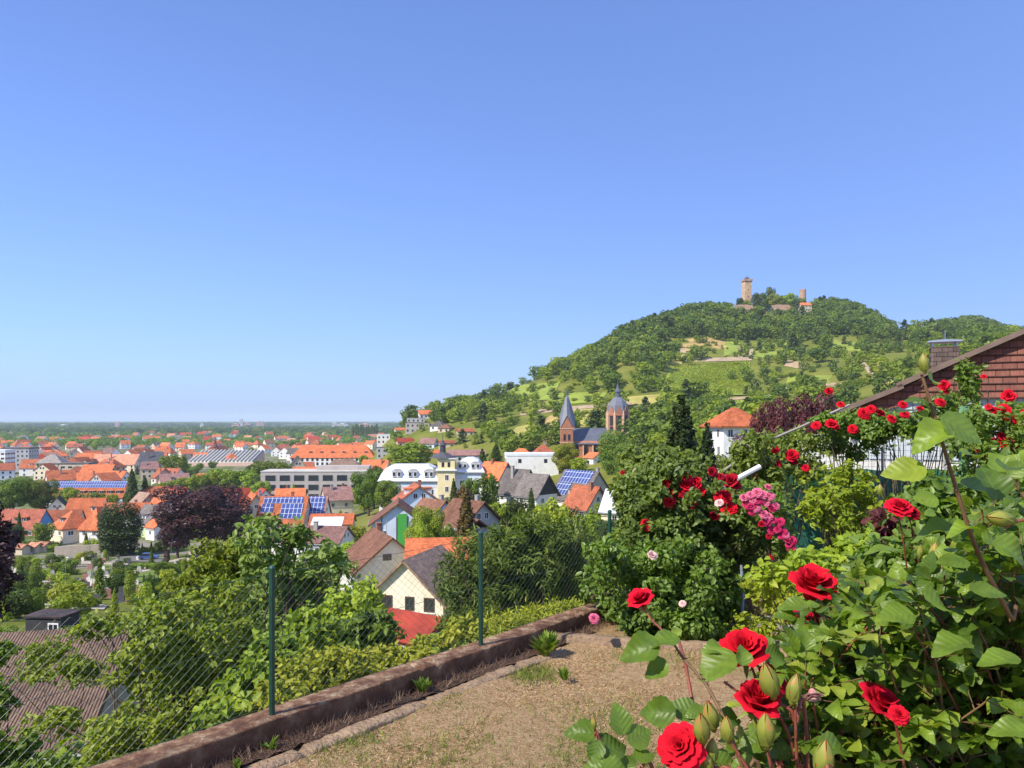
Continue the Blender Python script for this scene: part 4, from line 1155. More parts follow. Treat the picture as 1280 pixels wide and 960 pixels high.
    m = MB(); m.lathe([(r, 0), (r, Z(519))], 8, c=(c, yy, 0), a0=pi / 8); o = m.obj('crossing_tower', SAND, t)
    for q in range(8):
        an = q * pi / 4; n = Vector((cos(an), sin(an), 0)); s_ = Vector((-sin(an), cos(an), 0))
        R_ = r * cos(pi / 8) + .03
        p = Vector((c, yy, 0)) + n * R_
        g = MB(); g.prism([p + s_ * -1.75 + Vector((0, 0, Z(519.5))), p + s_ * 1.75 + Vector((0, 0, Z(519.5))), p + Vector((0, 0, Z(507)))], n * .25); g.obj('gable', SAND, o)
        for zz, h2, w2 in ((Z(525.5), 2.0, .72), (Z(536), 1.0, .8)):
            g = MB(); g.prism([p + s_ * (w2 * cos(a)) + Vector((0, 0, zz + (h2 - .7) + .7 * sin(a))) for a in np.linspace(0, pi, 7)] + [p - s_ * w2 + Vector((0, 0, zz - h2)), p + s_ * w2 + Vector((0, 0, zz - h2))], n * .06); g.obj('window', GLASS, o)
        e = c + (r + .12) * cos(an + pi / 8), yy + (r + .12) * sin(an + pi / 8)
        g = MB(); g.lathe([(.42, 0), (.42, Z(518)), (.1, Z(513))], 6, c=(e[0], e[1], 0)); g.obj('pinnacle', SANDL, o)
    m = MB(); m.lathe([(r * 1.04, Z(519)), (r * 1.03, Z(513)), (r * .93, Z(507)), (r * .70, Z(501)), (r * .42, Z(497.5)), (r * .26, Z(496))], 8, c=(c, yy, 0), a0=pi / 8); d = m.obj('dome', SLATEL, o)
    m = MB(); m.lathe([(r * .27, Z(496.2)), (r * .25, Z(490)), (r * .32, Z(489.6)), (r * .14, Z(485)), (.12, Z(479)), (.05, Z(474))], 8, c=(c, yy, 0), a0=pi / 8); m.obj('lantern', SLATE, d)
    m = MB(); m.box(X(765), X(789), -6, 10, 0, Z(556)); m.prism([(X(765), -6, Z(556)), (X(789), -6, Z(556)), (X(777), -6, Z(538))], (0, 5.5, 0)); m.obj('transept', SAND, t)
    m = MB(); slab(m, [(X(764), -6.4, Z(557.5)), (X(764), 10, Z(557.5)), (X(777), 10, Z(537.5)), (X(777), -6.4, Z(537.5))], .25); slab(m, [(X(790), -6.4, Z(557.5)), (X(790), 10, Z(557.5)), (X(777), 10, Z(537.5)), (X(777), -6.4, Z(537.5))], .25); m.obj('transept_roof', SANDL, t)
church()

# ---------------------------------------------------------------- castle on the summit
CST = mat('castle_stone', (.50,.34,.20), .95, .22, .35, .4, 3)
CSTR = mat('castle_wall_red', (.40,.25,.17), .95, .25, .35, .4, 3)
def castle():
    k = 800 / F_PX
    def pt(px, Y=800): x = (px - CX) * Y / F_PX; return x, Y, gz(x, Y)
    x, y, z = pt(933.5)
    z0 = z - 2; top = -(352 - HY) * k - z0
    t = thing('castle_keep', 'tall square sandstone castle keep with a projecting parapet on the hilltop', 'tower', (x, y, z0), D(8))
    m = MB(); m.box(-3.7, 3.7, -3.7, 3.7, 0, top); m.obj('shaft', CST, t)
    m = MB()
    m.box(-4.5, 4.5, -4.5, 4.5, top, top + 1.3)
    for q in range(5):
        u = -4.1 + q * 2.05
        for s in (-4.4, 3.9): m.box(u - .55, u + .55, s, s + .5, top + 1.31, top + 2.2); m.box(s, s + .5, u - .5, u + .5, top + 1.311, top + 2.21)
    m.obj('parapet', CSTR, t)
    m = MB(); m.lathe([(2.4, top + 1.3), (2.4, top + 3.2), (2.8, top + 3.3), (.1, top + 5.8)], 8); m.obj('cap', SLATE, t)
    m = MB(); m.lathe([(.07, top + 5.5), (.05, top + 9)], 5); m.obj('mast', SLATE, t)
    for zz in (top * .55, top * .75): window(t, 0, -3.7, zz, .8, 1.6, -pi / 2, None, 0)
    m = MB()
    for q in range(4): m.box(3.71, 6.2, -2.5, 2.5, top * .42 + q * 2.2, top * .42 + q * 2.2 + .12)
    for yy in (-2.4, 2.4): m.box(6.0, 6.15, yy - .07, yy + .07, 0, top * .42 + 8)
    m.obj('scaffold', FRAMEB, t)
    house('low castle building with a grey roof right of the keep', *pt(947)[:2], D(5), 16, 7, pt(947)[2] + 9.5, pt(947)[2] + 6.5, roof='mauve', wall='beige', z0=pt(947)[2] - 2, chim=0, detail=0, roofmat=None)
    x, y, z = pt(1003.5); z0 = z - 2; top = -(363 - HY) * k - z0
    t = thing('round_tower', 'squat broken round tower beside the red roof on the castle hill', 'tower', (x, y, z0))
    m = MB(); m.lathe([(3.4, 0), (3.2, top * .9), (3.3, top)], 14); m.obj('shaft', CSTR, t)
    m = MB()
    for q in range(6): a = q * pi / 3; m.box(-.7, .7, -.5, .5, top, top + .9 + .4 * (q % 2), M=Matrix.Translation((2.7 * cos(a), 2.7 * sin(a), 0)) @ Matrix.Rotation(a + pi / 2, 4, 'Z'))
    m.obj('battlement', CSTR, t)
    x, y, z = pt(1006, 778); house('bright red roofed guard house under the round castle tower', x, y, D(4), 11, 7, z + 11, z + 8.2, roof='bright', wall='beige', z0=z - 1, chim=0, detail=0)
    # curtain walls
    for lb, p0, p1, Y, y0, y1 in (('left pale rampart wall below the castle keep', 919, 941, 775, 381, 390), ('middle rampart wall low under the castle trees', 941, 966, 768, 389, 394), ('right reddish rampart wall below the castle trees', 965, 991, 775, 381, 388)):
        kk = Y / F_PX; xa, xb = (p0 - CX) * kk, (p1 - CX) * kk
        z0 = min(gz(xa, Y), gz(xb, Y)) - 2; zt = -(y0 - HY) * kk
        m = MB(); m.prism([(0, 0, 0), (xb - xa, 0, 0), (xb - xa, 0, zt - z0 - .6), ((xb - xa) * .7, 0, zt - z0), ((xb - xa) * .3, 0, zt - z0 + .3), (0, 0, zt - z0 - .4)], (0, 2.2, 0))
        o = m.obj('rampart_wall', CSTR, None, (xa, Y, z0)); tag(o, lb, 'wall')
castle()

# ---------------------------------------------------------------- fields, terraces and paths draped on the slope
def drape(name, corners, mt, n=(24, 16), up=.35, kind='structure', label=None, rows=None, rh=1.1):
    """sheet between 4 picture corners lying on the ground; rows: vine rows along the slope"""
    c = [np.array(q, float) for q in corners]
    V = np.zeros((n[0] + 1, n[1] + 1, 3))
    for i in range(n[0] + 1):
        for j in range(n[1] + 1):
            a, b = i / n[0], j / n[1]
            q = (c[0] * (1 - a) + c[1] * a) * (1 - b) + (c[3] * (1 - a) + c[2] * a) * b
            V[i, j] = hit(q[0], q[1], 60)
    V[..., 2] += up
    if rows is None:
        vs = V.reshape(-1, 3); k = n[1] + 1
        a = (np.arange(n[0])[:, None] * k + np.arange(n[1])[None]).ravel()
        Fc = np.stack([a, a + k, a + k + 1, a + 1], 1)
        o = link(name, arr_mesh(name, vs, Fc, smooth=True, mats=mt))
    else:
        rng = np.random.RandomState(3); allp = []
        for r in range(rows):
            a = (r + .5) / rows * n[0]; i = min(int(a), n[0] - 1); f = a - i
            ln = V[i] * (1 - f) + V[i + 1] * f
            L = np.linalg.norm(np.diff(ln, axis=0), axis=1).sum()
            m = int(L / .55)
            q = np.sort(rng.rand(m)) * n[1]; j = np.minimum(q.astype(int), n[1] - 1); g = (q - j)[:, None]
            p = ln[j] * (1 - g) + ln[j + 1] * g
            p = p + rng.normal(size=(m, 3)) * np.array([.2, .2, .22]); p[:, 2] += rh * .4
            allp.append(p)
        p = np.concatenate(allp)
        nr = norm(rng.normal(size=p.shape) * .6 + np.array([0, 0, 1.2]))
        Vv, Fc, t, k = leafset(rng, p, nr, .85)
        o = link(name, arr_mesh(name, Vv, Fc, np.repeat(t, k), mats=mt))
    struct(o, kind)
    if label: o['label'] = label
    return o
EARTH = mat('terrace_earth', (.36,.26,.15), .95, .3, .15)
EARTHP = mat('path_pale_earth', (.36,.27,.18), .95, .3, .2)
MEAD = mat('meadow_bright', (.22,.275,.035), .95, .25, .12)
MEADY = mat('meadow_dry_yellow', (.34,.30,.075), .95, .25, .12)
MEADO = mat('meadow_ochre', (.40,.28,.10), .95, .25, .12)
drape('vineyard_ground', [(838, 460), (938, 452), (936, 494), (822, 497)], MEAD)
drape('vineyard', [(843, 457), (884, 455), (862, 494), (824, 497)], LM['vine'], rows=15, kind='stuff')
drape('vineyard', [(884, 455), (937, 452), (936, 493), (862, 494)], LM['vine'], rows=34, kind='stuff')
for nm, c, mt in [
    ('terrace_field', [(855, 425), (905, 418), (908, 436), (850, 440)], MEADO), ('terrace_field', [(905, 418), (925, 420), (925, 440), (905, 446)], MEAD),
    ('terrace_path', [(828, 432), (858, 438), (857, 442), (828, 436)], EARTHP), ('terrace_path', [(858, 449), (940, 446), (940, 451), (856, 453)], EARTHP),
    ('terrace_field', [(826, 440), (856, 444), (852, 456), (822, 456)], MEADY), ('terrace_field', [(922, 434), (942, 430), (941, 446), (922, 447)], EARTHP),
    ('terrace_path', [(650, 515), (735, 507), (736, 511), (650, 520)], EARTHP), ('terrace_path', [(735, 507), (790, 503), (790, 507), (736, 511)], EARTHP),
    ('terrace_field', [(715, 513), (770, 509), (762, 532), (708, 536)], MEADY), ('terrace_field', [(688, 520), (702, 520), (690, 552), (640, 556)], MEADO),
    ('terrace_field', [(645, 535), (676, 528), (650, 556), (628, 556)], MEADY), ('meadow', [(630, 483), (700, 478), (690, 500), (610, 505)], MEAD),
    ('meadow', [(690, 492), (760, 490), (750, 503), (680, 508)], MEAD), ('meadow', [(780, 497), (840, 492), (840, 505), (780, 507)], MEADY),
    ('meadow', [(940, 430), (985, 425), (980, 445), (942, 450)], MEAD), ('terrace_field', [(985, 450), (1008, 455), (1004, 462), (980, 458)], EARTH),
    ('meadow', [(985, 470), (1040, 470), (1035, 490), (980, 492)], MEAD), ('terrace_field', [(1068, 442), (1074, 445), (1100, 476), (1094, 480)], EARTHP),
    ('terrace_field', [(1085, 452), (1105, 452), (1130, 478), (1112, 482)], MEADY), ('meadow', [(1040, 425), (1090, 430), (1095, 442), (1040, 440)], MEAD),
    ('meadow', [(1180, 432), (1215, 428), (1215, 440), (1180, 444)], MEADY), ('terrace_path', [(900, 499), (985, 492), (985, 495), (900, 502)], EARTH),
    ('terrace_path', [(598, 506), (640, 497), (640, 500), (598, 510)], EARTHP), ('terrace_field', [(618, 502), (640, 497), (640, 503), (620, 508)], MEADO),
    ('meadow', [(880, 503), (985, 497), (985, 510), (880, 516)], MEAD), ('terrace_field', [(1030, 478), (1055, 480), (1050, 486), (1028, 486)], EARTH)]:
    drape(nm, c, mt, n=(10, 6))

# ---------------------------------------------------------------- woods on the hill
def woods():
    rng = np.random.RandomState(42)
    OPEN = [  # places of the picture where the slope lies open: centre, half sizes, thinning
        (880, 475, 62, 24, .03), (875, 436, 55, 13, .10), (705, 520, 70, 20, .16), (665, 490, 60, 15, .16), (740, 498, 60, 9, .14), (640, 540, 40, 20, .30), (810, 500, 40, 8, .06), (930, 505, 60, 8, .15),
        (960, 437, 30, 12, .22), (1010, 475, 60, 28, .26), (1090, 465, 52, 34, .20), (1065, 430, 40, 12, .30), (1195, 435, 30, 12, .25), (1140, 430, 40, 16, .40), (600, 500, 45, 12, .45), (560, 525, 60, 14, .6)]
    S_, sh = [], []
    N = 26000
    xs = rng.uniform(-140, 900, N); ys = np.where(rng.rand(N) < .8, rng.uniform(330, 1150, N), rng.uniform(120, 340, N))
    zs = ground(xs, ys)
    px, py = pxy(xs, ys, zs)
    keep = (px > 486) & (px < 1420) & ((zs > -16) | (px > 775))
    keep &= (ys > 330) | ((px > 785) & (px < 965) & (py > 508)) | ((px > 960) & (rng.rand(N) < .12))
    th = np.ones(N)
    for a, b, c, d, f in OPEN:
        th = np.where(((px - a) / c) ** 2 + ((py - b) / d) ** 2 < 1, np.minimum(th, f), th)
    th = np.where((px < 800) & (py > 462) & (ys > 330), np.minimum(th, .50), th)
    th = np.where((px > 905) & (px < 1160) & (py > 425) & (ys > 330), np.minimum(th, .34), th)
    # visible foot and shoulder zones thin out among the houses
    th = np.where((px < 620) & (py > 535), np.minimum(th, .35), th)
    ridge = (ys > 640 + 0 * xs)
    acc = rng.rand(N) < th * np.where((ys > 520) & (py < 440), .95, .6)
    ok = keep & acc
    sizes = rng.rand(N)
    small = (th < .5) & (rng.rand(N) < .75)
    for i in np.nonzero(ok)[0]:
        H = 4 + 5 * sizes[i] if small[i] else (8 + 7 * sizes[i] if ys[i] > 560 else 6.5 + 6 * sizes[i])
        S_.append((xs[i], ys[i], zs[i] - .6, H, H * rng.uniform(.75, 1.05)))
    S_ = np.array(S_)
    # keep clear of castle, church and houses
    clear = np.ones(len(S_), bool)
    for hx, hy, hr, _ in HOUSES:
        clear &= (S_[:, 0] - hx) ** 2 + ((S_[:, 1] - hy) * .6) ** 2 > (hr + 3.0) ** 2
    k = 800 / F_PX
    spx, spy = pxy(S_[:, 0], S_[:, 1], S_[:, 2] + S_[:, 3])
    clear &= ~((spx > 912) & (spx < 1018) & (S_[:, 1] > 735) & (S_[:, 1] < 860))
    S_ = S_[clear]
    a = rng.rand(len(S_))
    spx, spy = pxy(S_[:, 0], S_[:, 1], S_[:, 2])
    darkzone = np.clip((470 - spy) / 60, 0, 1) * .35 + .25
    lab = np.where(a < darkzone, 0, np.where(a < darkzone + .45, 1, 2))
    con = rng.rand(len(S_)) < .10
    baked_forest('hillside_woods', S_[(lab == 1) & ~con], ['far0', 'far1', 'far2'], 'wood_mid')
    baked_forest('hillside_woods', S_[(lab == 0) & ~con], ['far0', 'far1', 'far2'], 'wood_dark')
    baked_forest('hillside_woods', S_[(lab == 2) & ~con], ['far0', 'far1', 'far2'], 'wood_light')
    baked_forest('hillside_woods', S_[con], ['xfarcon0'], 'blue')
    # low scrub and hedges over the open slopes
    N = 9000
    xs = rng.uniform(-60, 620, N); ys = rng.uniform(190, 760, N); zs = ground(xs, ys); px, py = pxy(xs, ys, zs)
    vin = ((px - 880) / 60) ** 2 + ((py - 475) / 24) ** 2 < 1.0
    nz = np.sin(xs * .05 + ys * .11) + np.sin(xs * .13 - ys * .07) + rng.normal(size=N) * .5
    ok = (px > 560) & (px < 1300) & ~vin & ((zs > -14) | (px > 785)) & (nz > .75) & ((ys > 330) | (px > 785))
    q = np.stack([xs, ys, zs - .3, 1.6 + 2.4 * rng.rand(N), 2 + 3.4 * rng.rand(N)], 1)[ok]
    cl = np.ones(len(q), bool)
    for hx, hy, hr, _ in HOUSES: cl &= (q[:, 0] - hx) ** 2 + (q[:, 1] - hy) ** 2 > (hr + 2) ** 2
    q = q[cl]
    h = len(q) // 2
    baked_forest('hillside_scrub', q[:h], ['far0', 'far2'], 'scrub'); baked_forest('hillside_scrub', q[h:], ['far1'], 'wood_mid')
    print('WOODS', len(S_), 'SCRUB', len(q))
woods()
# single trees one can tell apart on the summit and the slope
CT = 'trees on the castle hilltop'
for px, yt, w, mk, lb, Y in [(963, 358, 13, 'grey', 'airy pale tree standing highest between keep and round tower', 795), (946, 366, 13, 'dark', 'dark tree at the right foot of the castle keep', 790), (987, 366, 18, 'bright', 'bright green round tree left of the round castle tower', 788), (976, 371, 12, 'dark', 'dark tree between the two bright castle trees', 792),
     (957, 380, 16, 'blue', 'dark conifer in front of the castle rampart', 772), (934, 375, 12, 'green', 'green tree hiding the foot of the castle keep', 780), (926, 372, 12, 'dark', 'dark tree left of the castle keep', 786), (970, 367, 20, 'bright', 'bright tree on the rampart right of the airy tree', 784),
     (1001, 372, 15, 'green', 'green tree at the foot of the round castle tower', 786), (953, 366, 17, 'green', 'green tree between the keep and the airy tree', 791), (994, 374, 12, 'dark', 'dark small tree left of the red castle roof', 770)]:
    x = (px - CX) * Y / F_PX; z = gz(x, Y); zt = -(yt - HY) * Y / F_PX
    tree('broad%d' % random.randint(0, 4), x, Y, max(6, zt - z), w * Y / F_PX, mk, lb, group=CT, parts=False, z=z)
for px, yb, h, w, mk, key, lb in [(1025, 452, 17, 26, 'dark', 'broad1', 'big dark round tree standing alone on the open right slope'), (1048, 447, 9, 14, 'green', 'broad2', 'smaller round tree right of the big dark slope tree'),
     (1155, 404, 16, 13, 'dark', 'broad3', 'dark tree standing up from the saddle right of the summit'), (857, 420, 9, 9, 'dark', 'far0', 'dark tree above the pale terrace path'), (893, 498, 6, 8, 'dark', 'far1', 'small dark tree on the lower edge of the vineyard'), (905, 497, 5, 7, 'dark', 'far2', 'second small dark tree on the lower vineyard edge'),
     (746, 506, 6, 6, 'dark', 'far1', 'single dark bush on the pale path above the church')]:
    p = hit(px, yb); tree(key, p[0], p[1], h * p[1] / F_PX * 1.0, w * p[1] / F_PX, mk, lb, parts=False, z=p[2] - .4)

# ---------------------------------------------------------------- far plain: woods, villages, towers, poplars
def far_plain():
    rng = np.random.RandomState(9)
    rows_ = []
    for _ in range(5200):
        Y = math.exp(rng.uniform(math.log(1650), math.log(7500))); px = rng.uniform(-60, 560)
        x = (px - CX) * Y / F_PX
        nz = math.sin(x * .0021 + 1) + math.sin(Y * .0033 + x * .0011) + math.sin(x * .0007 - Y * .0015) + rng.normal() * .5
        if nz < (-.25 if Y < 3500 else .1): continue
        H = rng.uniform(9, 17) * (1 if Y < 3500 else 1.35)
        rows_.append((x, Y, -39, H, H * rng.uniform(1.0, 2.2) * (1 if Y < 3500 else 2)))
    rows_ = np.array(rows_); a = rng.rand(len(rows_))
    baked_forest('distant_woods', rows_[a < .5], ['far0', 'far1'], 'green'); baked_forest('distant_woods', rows_[a >= .5], ['far2', 'far1'], 'dark')
    # trees between the far houses
    q = []
    for _ in range(900):
        px = rng.uniform(-20, 490); py = rng.uniform(543, 560); p = hit(px, py)
        if p[2] > -33: continue
        H = rng.uniform(6, 12)
        if free(p[0], p[1], 6): q.append((p[0], p[1], p[2] - .5, H, H * rng.uniform(.9, 1.5)))
    q = np.array(q); a = rng.rand(len(q))
    baked_forest('far_quarter_trees', q[a < .6], ['far0', 'far2'], 'green'); baked_forest('far_quarter_trees', q[a >= .6], ['far1'], 'bright')
    for i in range(10):
        px = 441 + i * 3.3 + rng.uniform(-.6, .6)
        p = hit(px, 548.5)
        tree('poplar0', p[0], p[1], rng.uniform(24, 29), 5.5, 'dark', 'tall dark poplar in the row far behind the court building', cat='poplar tree', name='poplar_tree', group='poplar row on the plain', parts=False)
    PALE = mat('far_block_white', (.62,.60,.60), .9, .1, .05); ROSE = mat('far_block_rose', (.55,.36,.32), .9, .1, .05)
    def block(label, px, top, w, Y, m_, steps=1):
        k = Y / F_PX; x = (px - CX) * k; zt = -(top - HY) * k; wd = w * k
        t = thing('distant_building', label, 'building', (x, Y, -39))
        H = zt + 39
        b = MB(); b.box(-wd / 2, wd / 2, 0, wd * .6, 0, H); b.obj('wall', m_, t)
        b = MB()
        for f in range(max(2, int(H / 6))):
            b.box(-wd * .44, wd * .44, -.12, 0, 2 + f * H / max(2, int(H / 6)), 2 + (f + .42) * H / max(2, int(H / 6)))
        b.obj('window_band', GLASS, t)
        b = MB(); b.box(-wd * .2, wd * .15, wd * .1, wd * .4, H, H + 3); b.obj('roof_box', m_, t)
    for lb, px, top, w, Y, m_ in [('tall pale distant tower block above the sawtooth hall', 301, 524, 4, 3600, PALE), ('wide rose coloured distant factory left of the tall pale block', 294, 530, 9, 3500, ROSE), ('second rose coloured distant block right of the tall pale block', 309, 529, 7, 3550, ROSE),
        ('squat rose distant tower left of the court building on the horizon', 325, 527, 8, 3900, ROSE), ('pale distant slab on the far left horizon', 78, 531, 9, 4200, PALE), ('long low white distant hall left of centre', 92, 534, 20, 3600, PALE),
        ('small rose distant tower over the woods', 146, 528, 5, 4000, ROSE), ('pale distant tower over the woods right of the small rose tower', 252, 530, 4, 3700, PALE), ('white distant block left of the poplars', 418, 528, 5, 3900, PALE), ('second white distant block left of the poplars', 428, 530, 12, 3800, PALE),
        ('rose distant house row behind the poplars', 456, 530, 14, 3000, ROSE), ('long white distant roof on the woods edge at left', 60, 547, 60, 1900, PALE), ('long pale distant shed behind the far red roofs', 232, 547, 40, 1800, PALE)]:
        block(lb, px, top, w, Y, m_)
far_plain()
# ---------------------------------------------------------------- single trees of town and valley
def tp(key, px, yt, w, Y, mk, lb, cat='tree', group=None, name='tree', parts=True):
    x = (px - CX) * Y / F_PX; z = gz(x, Y); zt = -(yt - HY) * Y / F_PX
    if Y < 310:
        if key[:5] == 'broad' and w * Y / F_PX > 6: key = 'broad5' if int(key[-1]) % 2 else 'broad6'
        if key[:4] == 'coni': key = 'conifer2' if key[-1] in '02' else 'conifer3'
        if key[:4] == 'colu': key = 'column2'
    return tree(key, x, Y, max(1.2, zt - z), w * Y / F_PX, mk, lb, cat, group, name, parts, z=z - .2)
for a in [
 ('broad0', 17, 596, 50, 286, 'green', 'left one of the two big round trees at the left picture edge'),
 ('broad1', 50, 598, 40, 290, 'green', 'right one of the two big round trees at the left picture edge'),
 ('conifer0', 165, 588, 22, 300, 'dark', 'tall spruce standing right of the solar panelled hall'),
 ('conifer1', 181, 596, 18, 304, 'dark', 'shorter spruce right of the tall one by the solar hall'),
 ('column0', 152, 632, 50, 192, 'vdark', 'dense dark rounded tree between the cemetery and the green boarded house'),
 ('column1', 138, 640, 26, 194, 'vdark', 'dark tree leaning on the left of the dense rounded one'),
 ('broad2', 254, 606, 112, 186, 'copper', 'huge copper beech with dark purple crown'),
 ('broad3', 222, 640, 52, 182, 'copper', 'lower purple crown leaning out left of the huge copper beech'),
 ('broad1', 288, 628, 50, 184, 'copper', 'lower purple crown leaning out right of the huge copper beech'),
 ('broad0', 218, 567, 32, 440, 'green', 'big round green tree between the slate gable and the sawtooth hall'),
 ('broad3', 335, 575, 44, 372, 'green', 'big green tree left of the concrete school'),
 ('broad4', 356, 577, 22, 380, 'green', 'smaller tree just behind the left end of the school'),
 ('broad2', 311, 587, 34, 362, 'bright', 'bright tree left of the school beside the street trees'),
 ('broad1', 461, 587, 40, 228, 'green', 'tall green tree at the left end of the long mansard building'),
 ('broad4', 486, 599, 34, 196, 'green', 'bushy tree in front of the left end of the long mansard building'),
 ('broad0', 513, 552, 56, 332, 'yellow', 'broad olive green tree behind the long mansard building'),
 ('conifer0', 603, 563, 26, 236, 'dark', 'dark tall spruce right of the short mansard wing'),
 ('conifer1', 620, 556, 24, 300, 'dark', 'dark spruce behind the blue boarded gable house'),
 ('conifer1', 567, 600, 18, 176, 'dark', 'small spruce in front of the yellow corner tower'),
 ('broad2', 588, 596, 24, 182, 'green', 'slim green tree in front of the short mansard wing'),
 ('broad0', 578, 606, 22, 176, 'rust', 'reddish brown tree in front of the short mansard wing'),
 ('conifer2', 583, 617, 44, 106, 'rust', 'rusty brown conifer in front of the twin brown roofs'),
 ('broad6', 533, 632, 44, 112, 'bright', 'loose bright green tree behind the orange roofed wing'),
 ('broad5', 524, 652, 36, 106, 'bright', 'bright bush at the foot of the loose bright green tree'),
 ('broad1', 706, 553, 34, 246, 'yellow', 'yellow green tree in front of the church towers'),
 ('broad2', 724, 571, 22, 236, 'bright', 'small bright tree in front of the church nave'),
 ('column1', 766, 540, 34, 236, 'green', 'tall green tree in front of the church dome'),
 ('column0', 782, 556, 28, 226, 'green', 'slimmer tree right of the tall one before the church dome'),
 ('conifer2', 852, 503, 92, 66, 'vdark', 'big dark spreading conifer behind the red rose bush'),
 ('broad5', 812, 548, 56, 92, 'dark', 'round green tree left of the big spreading conifer'),
 ('conifer3', 884, 535, 50, 72, 'vdark', 'dark fir between the spreading conifer and the orange hip roofed house'),
 ('broad6', 962, 500, 52, 64, 'plum', 'dark red plum tree above the rose arch'),
 ('broad5', 1006, 488, 74, 66, 'plum', 'larger dark red plum tree above the rose arch on the right'),
 ('column2', 925, 548, 26, 58, 'plum', 'narrow dark red shrub below the orange hip roofed house'),
 ('thick0', 900, 566, 46, 112, 'green', 'bushy green shrub below the windows of the orange hip roofed house'),
 ('thick1', 935, 556, 34, 104, 'bright', 'bright bush at the right foot of the orange hip roofed house'),
 ('broad4', 560, 652, 24, 118, 'green', 'green bush between the two brown roofed houses'),
 ('broad3', 612, 590, 26, 186, 'green', 'green bush below the blue boarded gable'),
 ('broad1', 645, 622, 30, 150, 'dark', 'dark bush below the black roofed pair'),
 ('ball0', 690, 622, 46, 120, 'bright', 'round bright bush below the white small gable house'),
 ('thick0', 668, 636, 40, 92, 'green', 'rounded green bush left of the round bright bush'),
 ('ball2', 720, 640, 34, 108, 'green', 'green bush under the windows of the small white gable house'),
 ('ball0', 714, 632, 22, 140, 'rust', 'reddish bush at the corner of the small white gable house'),
 ('conifer1', 664, 612, 20, 150, 'dark', 'young spruce between the black roofed pair and the bushes'),
 ('broad2', 622, 626, 30, 150, 'yellow', 'yellow green bush in the garden below the black roofed pair'),
 ('ball1', 117, 672, 20, 205, 'yellow', 'clipped yellow green ball tree before the cream villa'),
 ('ball2', 222, 704, 22, 150, 'green', 'clipped round green bush beside the cemetery path'),
 ('conifer1', 24, 641, 11, 222, 'dark', 'slim dark cypress before the coral roofed house'),
 ('broad3', 54, 652, 24, 216, 'green', 'green bush between the coral roof and the cream villa'),
 ('broad4', 10, 655, 40, 205, 'dark', 'dark bush at the left edge below the coral roof'),
]: tp(*a)
G_ST = 'street tree row in the town'
for q, (px, yt, w) in enumerate([(203,602,22),(217,599,22),(231,596,22),(245,592,24),(259,590,24),(273,584,28),(287,587,24),(300,588,26),(296,597,22),(309,594,26),(268,598,24),(284,600,24)]):
    tp('broad%d' % (q % 5), px, yt, w, 352 + (q * 7) % 20, 'bright', 'bright green tree of the street tree row between solar hall and school', group=G_ST)
# green between the houses
rows = []
rr = np.random.RandomState(5)
n = 0
CW = dict(green='green', bright='bright green', dark='dark green', yellow='yellow green', grey='grey green')
while n < 95:
    py = 562 + 84 * rr.rand(); px = rr.uniform(-10, 500)
    p = hit(px, py)
    H = rr.uniform(5, 10.5); W = H * rr.uniform(.7, 1.05)
    if not free(p[0], p[1], W * .42): continue
    mk = rr.choice(['green','bright','dark','yellow','grey'], p=[.4,.25,.2,.1,.05])
    key = rr.choice(['broad0','broad1','broad2','broad3','ball0','column0','conifer0'], p=[.2,.2,.18,.16,.1,.08,.08])
    t = tree(key, p[0], p[1], H, W if not key.startswith('con') else H * .45, mk, 'x', group='trees between the town houses', parts=p[1] < 330, z=p[2] - .3)
    form = {'b': 'round', 'c': 'slim'}[key[0]]
    rows.append((t, f'{form} {CW[mk]} tree {where(px, py)}', px)); n += 1
settle_labels(rows)
rows = []
n = 0
def mark(px, py):
    M = [('cream house with brown shutters', 515, 740), ('green striped house', 497, 660), ('twin brown roofs', 585, 650), ('black roofed pair', 660, 605), ('solar panelled grey house', 728, 610), ('small white gable house', 735, 630), ('long pink brown roof', 392, 668), ('pale grey gable house', 475, 700), ('beige solar roof house', 356, 640), ('church', 740, 570)]
    nm, lx, ly = min(M, key=lambda q: abs(q[1] - px) + 1.6 * abs(q[2] - py))
    dx, dy = px - lx, (py - ly) * 1.6
    return f"{('right of' if dx > 0 else 'left of') if abs(dx) > abs(dy) else ('below' if dy > 0 else 'behind')} the {nm}"
while n < 85:
    px = rr.uniform(300, 800); py = rr.uniform(596, 735)
    p = hit(px, py)
    if p[1] < 45 or p[1] > 270: continue
    H = rr.uniform(2.2, 5.5); W = H * rr.uniform(.85, 1.3)
    if not free(p[0], p[1], W * .45): continue
    mk = rr.choice(['green','bright','dark','yellow','rust'], p=[.36,.28,.16,.14,.06])
    key = rr.choice(['ball0','ball1','ball2','broad0','broad3','conifer1'], p=[.24,.22,.2,.14,.12,.08])
    t = tree(key, p[0], p[1], H * (1.4 if key[0] != 'b' else 1), W if key[0] == 'b' else H * .6, mk, 'x', cat='bush', name='garden_bush', group='bushes in the valley gardens', parts=False, z=p[2] - .25)
    rows.append((t, f'{"reddish" if mk == "rust" else CW[mk]} {"conifer" if key[0]=="c" else "bush"} {mark(px, py)}', px)); n += 1
settle_labels(rows)

